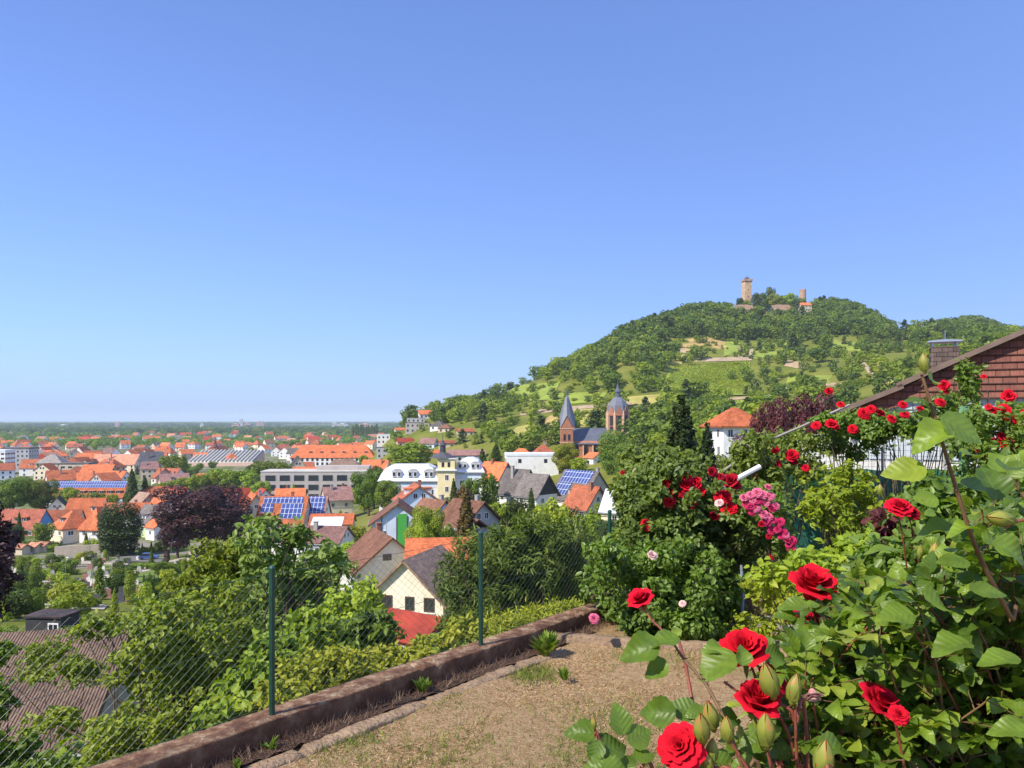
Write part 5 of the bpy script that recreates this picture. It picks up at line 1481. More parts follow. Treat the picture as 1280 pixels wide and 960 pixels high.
# ---------------------------------------------------------------- cemetery on the left
def cemetery():
    rng = np.random.RandomState(31)
    gravel = mat('cemetery_gravel', (.42,.36,.29), .95, .2, .5); lawn = mat('cemetery_lawn', (.13,.18,.03), .95, .25, .4)
    for c in [[(0,752),(135,757),(130,763),(0,760)], [(20,728),(165,722),(165,726),(20,733)], [(165,712),(235,696),(240,700),(170,718)], [(60,700),(160,704),(160,707),(60,704)], [(110,735),(160,728),(165,738),(115,742)], [(235,690),(290,697),(287,712),(240,700)]]:
        drape('cemetery_path', c, gravel, n=(10, 3), up=.12)
    for c in [[(40,738),(130,740),(128,750),(40,750)], [(110,706),(150,706),(150,716),(110,718)], [(168,716),(210,708),(205,728),(170,735)], [(30,750),(110,753),(108,757),(30,756)]]:
        drape('cemetery_lawn', c, lawn, n=(8, 4), up=.10)
    STN = [mat('headstone_grey', (.30,.29,.28), .7, .2, 3), mat('headstone_dark', (.07,.07,.08), .4, .2, 3), mat('headstone_pale', (.58,.54,.48), .8, .15, 3), mat('headstone_red', (.28,.14,.11), .6, .2, 3)]
    prof = {}
    for k in range(4):
        m = MB()
        top = [(.40, .75), (.30, .98), (0, 1.08), (-.30, .98), (-.40, .75)] if k % 2 == 0 else [(.42, .95), (-.42, .95)]
        m.prism([(-.4, 0, 0), (.4, 0, 0)] + [(a, 0, b) for a, b in top], (0, .16, 0)); m.box(-.5, .5, -.1, .26, -.5, .10)
        prof[k] = m.mesh('headstone', STN[k])
        m = MB(); m.box(-.5, .5, -1.9, -.12, -.3, .08); prof[('b', k)] = m.mesh('grave_border', STN[k])
    nm = ['grey rounded headstone', 'black square headstone', 'pale rounded headstone', 'reddish square headstone']
    done = 0
    for row in range(16):
        py = 697 + row * 3.9
        for q in range(10):
            px = 8 + q * 17.5 + rng.uniform(-5, 5) + (row % 2) * 7
            if rng.rand() < .32 or px > 195: continue
            p = hit(px, py + rng.uniform(-1, 1))
            if not free(p[0], p[1], .8): continue
            k = rng.choice(4, p=[.35, .2, .3, .15]); s = rng.uniform(.85, 1.35)
            o = link('headstone', prof[k], None, None, tuple(p), rng.uniform(-.35, .15)); o.scale = (s, 1, s)
            g = link('grave_border', prof[('b', k)], None, o)
            tag(o, f'{nm[k]} in the cemetery at the left', 'headstone', 'headstones in the cemetery'); done += 1
    rows = []
    for q in range(110):
        px = rng.uniform(0, 250); py = rng.uniform(686, 778)
        p = hit(px, py)
        if not free(p[0], p[1], 1.2): continue
        H = rng.uniform(1.0, 3.2); key = rng.choice(['ball0', 'ball1', 'conifer1', 'column0', 'ball2'])
        mk = rng.choice(['green', 'dark', 'bright', 'yellow', 'copper'], p=[.3, .3, .2, .13, .07])
        t = tree(key, p[0], p[1], H * (1.6 if key[0] == 'c' else 1), H * (.6 if key[0] == 'c' else 1.2), mk, 'x', cat='shrub', name='cemetery_shrub', group='shrubs in the cemetery', parts=False, z=p[2] - .1)
        zone = 'under the cream villa' if py < 708 else ('by the lawn' if px > 120 else ('near the lower path' if py > 740 else 'amid the graves'))
        rows.append((t, f'{"purple" if mk == "copper" else CW[mk]} {"slim" if key[0]=="c" else "round"} cemetery shrub {zone}', px))
    settle_labels(rows)
    # wall and hedge under the villa, timber huts
    p0, p1 = hit(68, 694), hit(128, 690)
    m = MB(); d = p1 - p0; m.box(0, float(np.hypot(d[0], d[1])), 0, .4, -1, 2.2)
    o = m.obj('garden_wall', WC['beige'], None, tuple(p0), atan2(d[1], d[0])); tag(o, 'low beige wall below the cream villa', 'wall')
    for q, (px, py) in enumerate([(28, 693), (45, 691), (56, 690)]):
        p = hit(px, py); house(['leftmost tan timber hut at the upper cemetery edge', 'middle tan timber hut at the upper cemetery edge', 'rightmost tan timber hut at the upper cemetery edge'][q], p[0], p[1], D(-20), 2.8, 2.4, p[2] + 2.6, p[2] + 1.9, roof='pale', wall='beige', chim=0, floors=0, detail=0, cat='hut', name='timber_hut', attic=0)
    for lb, px, py, L, H, yaw in [('long clipped hedge left of the timber huts', 42, 684, 11, 1.7, 3), ('dark clipped hedge above the lower cemetery path', 36, 744, 7, 1.8, -4), ('clipped hedge on the right cemetery lawn', 190, 712, 8, 1.3, 14)]:
        p = hit(px, py); n = 900
        pos = np.stack([rng.uniform(-L/2, L/2, n), rng.uniform(-.6, .6, n), rng.rand(n) ** .6 * H], 1)
        V, Fc, t, k = leafset(rng, pos, norm(rng.normal(size=(n, 3)) * .5 + pos * np.array([0, 1.5, .8])), .42)
        o = link('hedge', arr_mesh('hedge', V, Fc, np.repeat(t, k), mats=LM['dark' if 'dark' in lb else 'green']), None, None, tuple(p), D(yaw)); tag(o, lb, 'hedge')
    # dark low building under the cemetery
    t, rf, i = hp('low dark shed with a white framed window under the cemetery', 66, 56, -6, 2.7, 2.0, 766, 768, roof='dark', wall='dark', kind='flat', chim=0, floors=0, cat='shed', name='garden_shed')
    window(t, .8, -1.0, i['E'] - .9, .8, 1.1, -pi / 2)
cemetery()

# ---------------------------------------------------------------- the street by the copper beech and its parked cars
ASPH = mat('asphalt', (.16,.155,.15), .9, .2, .4)
drape('street', [(290,682),(332,690),(334,716),(290,716)], ASPH, n=(8, 10), up=.16)
drape('street', [(150,694),(205,697),(206,704),(150,702)], ASPH, n=(10, 3), up=.16)
TYRE = mat('tyre', (.02,.02,.02), .9, .1, 5); LAMP = mat('headlight_glass', (.7,.7,.7), .2, .05, 5)
def car_meshes():
    b = MB(); pr = [(-2.1,.35),(-2.1,.75),(-1.95,.88),(1.1,.92),(2.0,.78),(2.12,.55),(2.1,.35)]
    b.prism([(x, -.86, z) for x, z in pr], (0, 1.72, 0)); c = MB(); pr = [(-1.85,.88),(-1.45,1.38),(.25,1.42),(1.0,.92)]
    c.prism([(x, -.76, z) for x, z in pr], (0, 1.52, 0)); rf = MB(); rf.box(-1.35, .2, -.70, .70, 1.425, 1.46)
    w = MB(); w.lathe([(.31, -.1), (.33, -.08), (.33, .08), (.31, .1)], 12)
    return b, c, rf, w
def car(label, px, py, yaw, col):
    p = hit(px, py); m_ = mat('car_paint_' + label.split()[0], col, .3, .04, 1, spec=.6)
    t = thing('parked_car', label, 'car', (p[0], p[1], p[2] + .17), D(yaw), 'cars parked below the copper beech')
    b, c, rf, w = car_meshes()
    b.obj('body', m_, t); c.obj('window', GLASS, t); rf.obj('roof', m_, t)
    wm = w.mesh('wheel', TYRE)
    for x in (-1.3, 1.3):
        for y in (-.80, .80): o = link('wheel', wm, None, t, (x, y, .33)); o.rotation_euler = (pi / 2, 0, 0)
    for y in (-.6, .6):
        h = MB(); h.box(2.09, 2.13, y - .16, y + .16, .58, .70); h.obj('headlight', LAMP, t)
for a in [('red parked car on the street right of the copper beech', 312, 704, 70, (.50,.02,.02)), ('silver parked car behind the red one on the street', 302, 693, 75, (.45,.46,.48)), ('white parked car on the right side of the street', 325, 700, 75, (.75,.75,.75)),
          ('blue parked car on the street below the dark round tree', 186, 700, 8, (.05,.10,.28)), ('black parked car at the upper end of the street', 318, 689, 80, (.03,.03,.035)), ('grey parked car at the lower street end', 300, 711, 70, (.20,.21,.22))]: car(*a)

LP = mat('lamp_post_grey', (.22,.23,.24), .5, .1, 4)
for lb, px, py in [('thin grey lamp post among the graves left of the path', 82, 752), ('thin grey lamp post in the middle of the cemetery', 116, 738), ('thin grey lamp post by the right cemetery lawn', 214, 712), ('lamp post on the street right of the copper beech', 327, 698), ('lamp post at the wall below the cream villa', 112, 697)]:
    p = hit(px, py); t = thing('street_lamp', lb, 'street lamp', tuple(p), random.uniform(0, 6))
    m = MB(); m.lathe([(.05, -.3), (.035, 5.2)], 7); m.tube([(0, 0, 5.15), (.35, 0, 5.45), (.8, 0, 5.5)], .035, 5); m.obj('pole', LP, t)
    m = MB(); m.box(.7, 1.2, -.12, .12, 5.44, 5.56); m.obj('lamp_head', LP, t)
# ---------------------------------------------------------------- the garden terrace
GZ = -1.95                                    # garden ground
A0 = np.array([-1.466, 4.70]); DW = np.array([.6402, .7682]); NW = np.array([.7682, -.6402])   # wall line, its direction, towards the garden
def wl(t, o=0.0, z=0.0): p = A0 + DW * t + NW * o; return (p[0], p[1], z)

def lawn_mat():
    m = bpy.data.materials.new('dry_garden_soil'); nt, N, L, b = nodes_of(m)
    b.inputs['Roughness'].default_value = .97; b.inputs['Specular IOR Level'].default_value = .08
    tc = N.new('ShaderNodeTexCoord')
    def noise(s, d, r=.6):
        n = N.new('ShaderNodeTexNoise'); n.inputs['Scale'].default_value = s; n.inputs['Detail'].default_value = d; n.inputs['Roughness'].default_value = r
        L.new(tc.outputs['Object'], n.inputs['Vector']); return n.outputs['Fac']
    def ramp(src, st):
        c = N.new('ShaderNodeValToRGB'); e = c.color_ramp.elements
        while len(e) < len(st): e.new(.5)
        for k, (p, col) in enumerate(st): e[k].position = p; e[k].color = (*col, 1)
        L.new(src, c.inputs[0]); return c.outputs[0]
    a = ramp(noise(16, 10, .8), [(.36, (.20,.105,.05)), (.46, (.42,.265,.135)), (.57, (.60,.42,.235)), (.72, (.74,.57,.36))])
    g = ramp(noise(60, 4), [(.35, (.27,.155,.075)), (.65, (.68,.48,.27))])
    mx = N.new('ShaderNodeMix'); mx.data_type = 'RGBA'; mx.inputs[0].default_value = .45; L.new(a, mx.inputs[6]); L.new(g, mx.inputs[7])
    gr = ramp(noise(1.3, 6), [(.52, (0,0,0)), (.66, (.5,.5,.5))])
    m2 = N.new('ShaderNodeMix'); m2.data_type = 'RGBA'; L.new(gr, m2.inputs[0]); L.new(mx.outputs[2], m2.inputs[6]); m2.inputs[7].default_value = (.22,.22,.07,1)
    L.new(m2.outputs[2], b.inputs['Base Color'])
    bp = N.new('ShaderNodeBump'); bp.inputs['Strength'].default_value = 1; bp.inputs['Distance'].default_value = .05
    L.new(noise(45, 6, .7), bp.inputs['Height']); L.new(bp.outputs[0], b.inputs['Normal'])
    return m

def garden():
    # ground sheet of the terrace
    rng = np.random.RandomState(4)
    far = [wl(-14, .02), wl(13.0, .02)]
    n, k = 90, 60
    V = np.zeros((n + 1, k + 1, 3))
    for i in range(n + 1):
        t = -14 + 27.0 * i / n
        a = np.array(wl(t, .05)); 
        for j in range(k + 1):
            o = .05 + 16 * (j / k) ** 1.6
            p = A0 + DW * t + NW * o
            V[i, j] = (p[0], p[1], GZ + .012 * math.sin(p[0] * 3.1 + p[1] * 1.7) + .010 * math.sin(p[0] * 7.3 - p[1] * 5.1) + rng.normal() * .004)
    kk = k + 1
    a = (np.arange(n)[:, None] * kk + np.arange(k)[None]).ravel()
    Fc = np.stack([a, a + 1, a + kk + 1, a + kk], 1)
    struct(link('garden_ground', arr_mesh('garden_ground', V.reshape(-1, 3), Fc, smooth=True, mats=lawn_mat())))
    # wall: crumbling top, rusty lichen; sunlit top painted lighter, shaded face darker
    m = bpy.data.materials.new('old_wall_concrete'); nt, N, L, b = nodes_of(m)
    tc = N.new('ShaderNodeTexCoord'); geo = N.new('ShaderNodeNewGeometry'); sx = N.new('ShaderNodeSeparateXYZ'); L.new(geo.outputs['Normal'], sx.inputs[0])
    def noise(s, d, r=.65):
        q = N.new('ShaderNodeTexNoise'); q.inputs['Scale'].default_value = s; q.inputs['Detail'].default_value = d; q.inputs['Roughness'].default_value = r
        L.new(tc.outputs['Object'], q.inputs['Vector']); return q.outputs['Fac']
    def ramp(src, st):
        c = N.new('ShaderNodeValToRGB'); e = c.color_ramp.elements
        while len(e) < len(st): e.new(.5)
        for q, (p, col) in enumerate(st): e[q].position = p; e[q].color = (*col, 1)
        L.new(src, c.inputs[0]); return c.outputs[0]
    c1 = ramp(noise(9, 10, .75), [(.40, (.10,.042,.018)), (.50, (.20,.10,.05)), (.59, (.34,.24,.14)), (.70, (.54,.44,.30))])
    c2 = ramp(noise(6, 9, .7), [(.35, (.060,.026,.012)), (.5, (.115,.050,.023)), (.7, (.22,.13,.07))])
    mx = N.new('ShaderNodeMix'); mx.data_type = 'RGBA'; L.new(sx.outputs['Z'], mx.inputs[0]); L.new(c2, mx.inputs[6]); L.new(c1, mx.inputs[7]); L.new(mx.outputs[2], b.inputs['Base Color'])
    b.inputs['Roughness'].default_value = .95
    bp = N.new('ShaderNodeBump'); bp.inputs['Strength'].default_value = .8; bp.inputs['Distance'].default_value = .012; L.new(noise(40, 8, .75), bp.inputs['Height']); L.new(bp.outputs[0], b.inputs['Normal'])
    t0, t1, st = -7.0, 6.6, .03
    nn = int((t1 - t0) / st)
    sec = [(-.115, -2.6), (-.115, -.008), (-.109, .0), (-.05, .003), (.02, .002), (.074, .0), (.080, -.007), (.077, -.09), (.080, -.40)]
    V = []
    for i in range(nn + 1):
        t = t0 + st * i
        lump = .004 * math.sin(t * 2.3) + .002 * math.sin(t * 6.1 + 1) - (.02 if rng.rand() < .02 else 0)
        for j, (o, z) in enumerate(sec):
            f = 1 if 0 < j < 8 else 0
            V.append(wl(t, o + f * rng.normal() * .0018 + .005 * math.sin(t * 3.7), -1.80 + z + (lump + rng.normal() * .0018) * (1 if 0 < j < 7 else 0)))
    s_ = len(sec)
    Fc = [(i*s_+j, i*s_+j+1, (i+1)*s_+j+1, (i+1)*s_+j) for i in range(nn) for j in range(s_ - 1)]
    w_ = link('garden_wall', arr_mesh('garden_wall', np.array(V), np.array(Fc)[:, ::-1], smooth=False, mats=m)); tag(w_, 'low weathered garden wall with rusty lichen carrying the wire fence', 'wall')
    # kerb stones along the bed and across
    KB = mat('kerb_concrete', (.29,.20,.125), .95, .28, 7, .7, 30, dirt=.7, dirtcol=(.24,.16,.10))
    def kerb(label, pts, w, h):
        v = []; f = []
        pts = [np.array(p) for p in pts]
        ln = [0]
        for a_, b_ in zip(pts[:-1], pts[1:]): ln.append(ln[-1] + np.linalg.norm(b_ - a_))
        N_ = int(ln[-1] / .04)
        for i in range(N_ + 1):
            s = ln[-1] * i / N_; q = min(np.searchsorted(ln, s, side='right') - 1, len(pts) - 2)
            d = (pts[q+1] - pts[q]) / np.linalg.norm(pts[q+1] - pts[q]); p = pts[q] + d * (s - ln[q]); nrm_ = np.array([d[1], -d[0]])
            joint = (s % 1.0) < .03
            e = rng.normal() * .003
            for o, z in ((-w/2, -.15), (-w/2, h - .012), (-w/2 + .012, h), (w/2 - .012, h), (w/2, h - .012), (w/2, -.15)):
                zz = z - (.025 if joint and z > 0 else 0) + e + .004 * math.sin(s * 5)
                v.append((*(p + nrm_ * (o + rng.normal() * .003)), GZ + zz))
        f = [(i*6+j, i*6+j+1, (i+1)*6+j+1, (i+1)*6+j) for i in range(N_) for j in range(5)]
        tag(link('kerb_stone', arr_mesh('kerb_stone', np.array(v), np.array(f)[:, ::-1], mats=KB)), label, 'kerb')
    kerb('sunken concrete edging beside the narrow bed along the wall', [wl(-6, .30)[:2], wl(2.62, .30)[:2]], .13, .02)
    kerb('concrete edging across the end of the dry lawn before the rose bed', [(.22, 6.78), (1.35, 6.55), (2.35, 6.30), (4.2, 5.9)], .10, .075)
    # bed soil, dark
    SOIL = mat('bed_soil', (.11,.065,.042), .97, .35, 14, 1, 60)
    n_ = 160; v = []; f = []
    for i in range(n_ + 1):
        t = -6 + 9.2 * i / n_
        for j, o in enumerate((.075, .13, .19, .245)): v.append(wl(t, o, GZ + .012 + rng.rand() * .022 - .008 * (j == 0)))
    f = [(i*4+j, i*4+j+1, (i+1)*4+j+1, (i+1)*4+j) for i in range(n_) for j in range(3)]
    struct(link('bed_soil', arr_mesh('bed_soil', np.array(v), np.array(f)[:, ::-1], mats=SOIL)))
    # stepping slab and low stone row in the rose bed, grassy patch behind
    def rough_slab(label, c, sx_, sy, sz, rz=0, name='stone_slab', col=KB):
        m_ = MB(); loop = [(cos(q) * sx_ * (1 + rng.uniform(-.08, .08)) * (abs(cos(q)) ** -.35 if abs(cos(q)) > .3 else 1) * .8, sin(q) * sy * (abs(sin(q)) ** -.35 if abs(sin(q)) > .3 else 1) * .85, 0) for q in np.linspace(0, 2 * pi, 15)[:-1]]
        m_.prism(loop, (0, 0, sz)); o = m_.obj(name, col, None, c, rz); tag(o, label, 'stone')
    rough_slab('grey stone slab step in the rose bed behind the edging', (2.55, 7.15, GZ - .02), .55, .22, .10, -.2, col=mat('slab_grey', (.30,.27,.25), .9, .2, 5, .5, 25))
    m_ = MB(); m_.box(-1.1, 1.1, -.06, .06, -.1, .20); o = m_.obj('bed_wall', mat('bed_wall_concrete', (.22,.15,.10), .95, .3, 4, .6, 20), None, (1.9, 7.75, GZ), -.18); tag(o, 'low concrete upstand at the back of the rose bed', 'wall')
    # dry grass: short stalks lying every way, stuff
    n = 90000
    GB = leaf_mat('dry_grass_blades', (.26,.15,.075), (.66,.47,.27), (.80,.64,.42), trans=.2, objrand=0, spec=.1)
    GG = leaf_mat('green_grass_blades', (.08,.13,.02), (.24,.30,.05), trans=.35, objrand=0, spec=.2)
    BL = (np.array([(-.07,0,0),(.07,0,0),(.04,.55,.03),(-.04,.55,.03),(0.01,1.0,.0),(-.01,1.0,0)]), np.array([(0,1,2,3),(3,2,4,5)]))
    tt = rng.uniform(-1.2, 4.0, n); oo = .33 + rng.rand(n) ** 1.0 * 3.8
    xy = A0[None] + DW[None] * tt[:, None] + NW[None] * oo[:, None]
    ok = (xy[:, 1] < 6.62 - .2 * (xy[:, 0] - .8)) & (xy[:, 1] > 3.6); xy = xy[ok]; n = len(xy)
    pos = np.stack([xy[:, 0], xy[:, 1], np.full(n, GZ)], 1)
    up = norm(rng.normal(size=(n, 3)) * np.array([1, 1, .18]) + np.array([0, 0, .32]))
    V, Fc = inst(BL[0], BL[1], pos, frames(np.cross(up, norm(rng.normal(size=(n, 3)))), up), np.stack([.022 * np.ones(n), .014 + .030 * rng.rand(n), np.ones(n) * .03], 1))
    o = struct(link('dry_grass', arr_mesh('dry_grass', V, Fc, np.repeat(rng.rand(n), 6), mats=GB)), 'stuff'); o['label'] = 'short dried grass on the garden ground'
    n = 6500
    cx_ = np.array([(.15,5.9,.12),(-.6,4.5,.35),(-.1,4.35,.3),(.6,5.0,.3),(.3,4.25,.35),(1.2,6.3,.25),(-1.1,4.75,.15),(-.5,5.35,.12),(.9,4.3,.3)])
    kq = rng.randint(len(cx_), size=n); p2 = cx_[kq, :2] + rng.normal(size=(n, 2)) * cx_[kq, 2:3]
    oo = (p2 - A0) @ NW; ok = (oo > .36) & (p2[:, 1] < 6.6); p2 = p2[ok]; n = len(p2)
    pos = np.stack([p2[:, 0], p2[:, 1], np.full(n, GZ)], 1); up = norm(rng.normal(size=(n, 3)) * np.array([.5, .5, .1]) + np.array([0, 0, .7]))
    V, Fc = inst(BL[0], BL[1], pos, frames(np.cross(up, norm(rng.normal(size=(n, 3)))), up), np.stack([.04 * np.ones(n), .025 + .04 * rng.rand(n), np.ones(n) * .03], 1))
    o = struct(link('green_grass', arr_mesh('green_grass', V, Fc, np.repeat(rng.rand(n), 6), mats=GG)), 'stuff'); o['label'] = 'thin green grass tufts in the dry lawn'
    # grass patch behind the rose bed, up to the tarpaulin
    n = 16000
    p2 = np.stack([rng.uniform(1.9, 5.6, n), rng.uniform(7.5, 10.8, n)], 1)
    pos = np.stack([p2[:, 0], p2[:, 1], np.full(n, GZ)], 1); up = norm(rng.normal(size=(n, 3)) * np.array([.5, .5, .1]) + np.array([0, 0, .8]))
    V, Fc = inst(BL[0], BL[1], pos, frames(np.cross(up, norm(rng.normal(size=(n, 3)))), up), np.stack([.10 * np.ones(n), .07 + .10 * rng.rand(n), np.ones(n) * .05], 1))
    o = struct(link('garden_grass', arr_mesh('garden_grass', V, Fc, np.repeat(rng.rand(n), 6), mats=GG)), 'stuff')
    # dead heather like weeds in the narrow bed
    DH = leaf_mat('dead_weeds', (.12,.065,.04), (.27,.165,.105), (.36,.25,.17), trans=.1, objrand=0)
    n = 3000; tt = rng.uniform(-2.0, 3.6, n); tt = np.where(np.sin(tt * 5.1) + np.sin(tt * 2.3 + 1) + rng.normal(size=n) * .8 > -.2, tt, rng.uniform(-2, 3.6, n))
    xy = A0[None] + DW[None] * tt[:, None] + NW[None] * rng.uniform(.09, .235, n)[:, None]
    pos = np.stack([xy[:, 0], xy[:, 1], np.full(n, GZ + .01)], 1); up = norm(rng.normal(size=(n, 3)) * np.array([.6, .6, .2]) + np.array([0, 0, .7]))
    V, Fc = inst(BL[0], BL[1], pos, frames(np.cross(up, norm(rng.normal(size=(n, 3)))), up), np.stack([.03 * np.ones(n), .03 + .07 * rng.rand(n), np.ones(n) * .02], 1))
    struct(link('dead_weeds', arr_mesh('dead_weeds', V, Fc, np.repeat(rng.rand(n), 6), mats=DH)), 'stuff')
    # small green weeds one can count
    LW = leaf_mat('weed_leaf', (.10,.18,.02), (.26,.36,.06), trans=.4, objrand=.05)
    def weed(label, px, py, n, s, hgt, Yd=None):
        Yd = Yd or -GZ * F_PX / (py - HY); p = P(px, py, Yd); p[2] = GZ + .01
        a = rng.rand(n) * 2 * pi; q = rng.uniform(.25, 1.0, n)
        up = norm(np.stack([np.cos(a) * q, np.sin(a) * q, np.full(n, hgt)], 1)); nr = norm(np.stack([-np.cos(a) * hgt, -np.sin(a) * hgt, q], 1) + rng.normal(size=(n, 3)) * .15)
        V, Fc = inst(SLIM[0] * np.array([1.5, 1, 1]), SLIM[1], np.repeat(p[None], n, 0) + rng.normal(size=(n, 3)) * np.array([.008, .008, 0]), frames(nr, up), s * rng.uniform(.6, 1.1, n))
        tag(link('weed', arr_mesh('weed', V - p, Fc, np.repeat(rng.rand(n), 6), mats=LW), None, None, tuple(p)), label, 'weed')
    weed('leafy green weed in the bed below the second fence post', 529, 862, 26, .13, 1.2, 5.45)
    weed('small green weed at the foot of the wall near the first fence post', 338, 926, 16, .09, .9, 4.52)
    weed('tiny bright weed in the bed at the lower picture edge', 297, 957, 9, .08, 1.5, 4.27)
    weed('thick tuft of green grass at the far end of the edging', 683, 822, 120, .20, 1.2)
    weed('thin bright green tuft alone in the dry lawn', 706, 852, 26, .10, 1.6)
    # fence: posts, mesh of wire, tension wires
    GP = mat('fence_post_green', (.012,.060,.040), .35, .15, 20, spec=.5); WR = mat('fence_wire_green', (.06,.09,.07), .45, .1, 20, spec=.5)
    f_ = thing('wire_fence', 'low green chain link fence on the garden wall', 'fence', wl(0, 0, -1.8))
    o0 = np.array(wl(0, 0, -1.8))
    sp = 1.90
    for q in range(-3, 3):
        t = q * sp; m_ = MB(); c = np.array(wl(t, 0, -1.82)) - o0
        m_.lathe([(.0185, 0), (.0185, .905)], 10, c=tuple(c)); m_.lathe([(.024, 0), (.024, .012)], 10, c=tuple(c))
        po = m_.obj('fence_post', GP, f_, smooth=False)
        m_ = MB(); m_.lathe([(.021, .905), (.021, .918), (.012, .93)], 10, c=tuple(c)); m_.obj('post_cap', GP, po)
    ta, tb, H_ = -3.2 * sp, 2 * sp, .80
    m_ = MB(); wd, hd = .066, .055                  # half diagonals of a mesh
    K = int((tb - ta) / wd)
    nrow = int(H_ / hd)
    for s in (1, -1):
        for i in range(-nrow, K + nrow):
            # a wire running up and sideways, clipped to the fence field
            pts = []
            for j in (0, nrow):
                pts.append((ta + (i + (j if s > 0 else -j)) * wd, .05 + j * hd))
            (u0, z0), (u1, z1) = pts
            if max(u0, u1) < ta or min(u0, u1) > tb: continue
            def clip(u0, z0, u1, z1):
                r = []
                for u, z, U, Z in ((u0, z0, u1, z1), (u1, z1, u0, z0)):
                    c_ = min(max(u, ta), tb)
                    r.append((c_, z + (Z - z) * (c_ - u) / (U - u) if U != u else z))
                return r
            (u0, z0), (u1, z1) = clip(u0, z0, u1, z1)
            if abs(u1 - u0) < .01: continue
            seg = 6
            m_.tube([np.array(wl(u0 + (u1 - u0) * g / seg, -.026 + .003 * ((g % 2) * 2 - 1) * s, -1.8 + z0 + (z1 - z0) * g / seg + .006 * math.sin((u0 + (u1 - u0) * g / seg) * 1.7))) - o0 for g in range(seg + 1)], .0009, 3)
    m_.obj('wire_mesh', WR, f_)
    for zz in (.05, .46, .855):
        m_ = MB(); m_.tube([np.array(wl(ta + (tb - ta) * g / 40, -.022, -1.8 + zz - .01 * abs(math.sin(pi * (ta + (tb - ta) * g / 40) / sp)))) - o0 for g in range(41)], .0016, 4); m_.obj('tension_wire', WR, f_)
garden()

# ---------------------------------------------------------------- neighbour's house and tarpaulin fence
def shingles(name, c0, c1, bw, rh):
    m = bpy.data.materials.new(name); nt, N, L, b = nodes_of(m)
    tc = N.new('ShaderNodeTexCoord'); mp = N.new('ShaderNodeMapping'); mp.inputs['Rotation'].default_value = (pi / 2, 0, 0)
    L.new(tc.outputs['Object'], mp.inputs[0])
    br = N.new('ShaderNodeTexBrick'); br.inputs['Scale'].default_value = 1; br.inputs['Brick Width'].default_value = bw; br.inputs['Row Height'].default_value = rh; br.inputs['Mortar Size'].default_value = .006; br.inputs['Mortar Smooth'].default_value = .2; br.inputs['Bias'].default_value = 0
    br.inputs['Color1'].default_value = (*c0, 1); br.inputs['Color2'].default_value = (*c1, 1); br.inputs['Mortar'].default_value = (.03,.015,.012, 1)
    sx = N.new('ShaderNodeSeparateXYZ'); L.new(tc.outputs['Object'], sx.inputs[0])
    cb = N.new('ShaderNodeCombineXYZ'); L.new(sx.outputs['X'], cb.inputs[0]); L.new(sx.outputs['Z'], cb.inputs[1])
    L.new(cb.outputs[0], br.inputs['Vector'])
    n = N.new('ShaderNodeTexNoise'); n.inputs['Scale'].default_value = 2.2; n.inputs['Detail'].default_value = 9; n.inputs['Roughness'].default_value = .7; L.new(tc.outputs['Object'], n.inputs['Vector'])
    st = N.new('ShaderNodeTexNoise'); st.inputs['Scale'].default_value = 14; mq = N.new('ShaderNodeMapping'); mq.inputs['Scale'].default_value = (3, 1, .25); L.new(tc.outputs['Object'], mq.inputs[0]); L.new(mq.outputs[0], st.inputs['Vector'])
    mr = N.new('ShaderNodeMapRange'); mr.inputs[1].default_value = .3; mr.inputs[2].default_value = .7; mr.inputs[3].default_value = .65; mr.inputs[4].default_value = 1.3; L.new(n.outputs['Fac'], mr.inputs[0])
    m2 = N.new('ShaderNodeMapRange'); m2.inputs[1].default_value = .3; m2.inputs[2].default_value = .7; m2.inputs[3].default_value = .75; m2.inputs[4].default_value = 1.2; L.new(st.outputs['Fac'], m2.inputs[0])
    mm = N.new('ShaderNodeMath'); mm.operation = 'MULTIPLY'; L.new(mr.outputs[0], mm.inputs[0]); L.new(m2.outputs[0], mm.inputs[1])
    v = N.new('ShaderNodeVectorMath'); v.operation = 'SCALE'; L.new(br.outputs['Color'], v.inputs[0]); L.new(mm.outputs[0], v.inputs['Scale']); L.new(v.outputs[0], b.inputs['Base Color'])
    b.inputs['Roughness'].default_value = .85
    bp = N.new('ShaderNodeBump'); bp.inputs['Strength'].default_value = .8; bp.inputs['Distance'].default_value = .03; bp.invert = True; L.new(br.outputs['Fac'], bp.inputs['Height']); L.new(bp.outputs[0], b.inputs['Normal'])
    return m

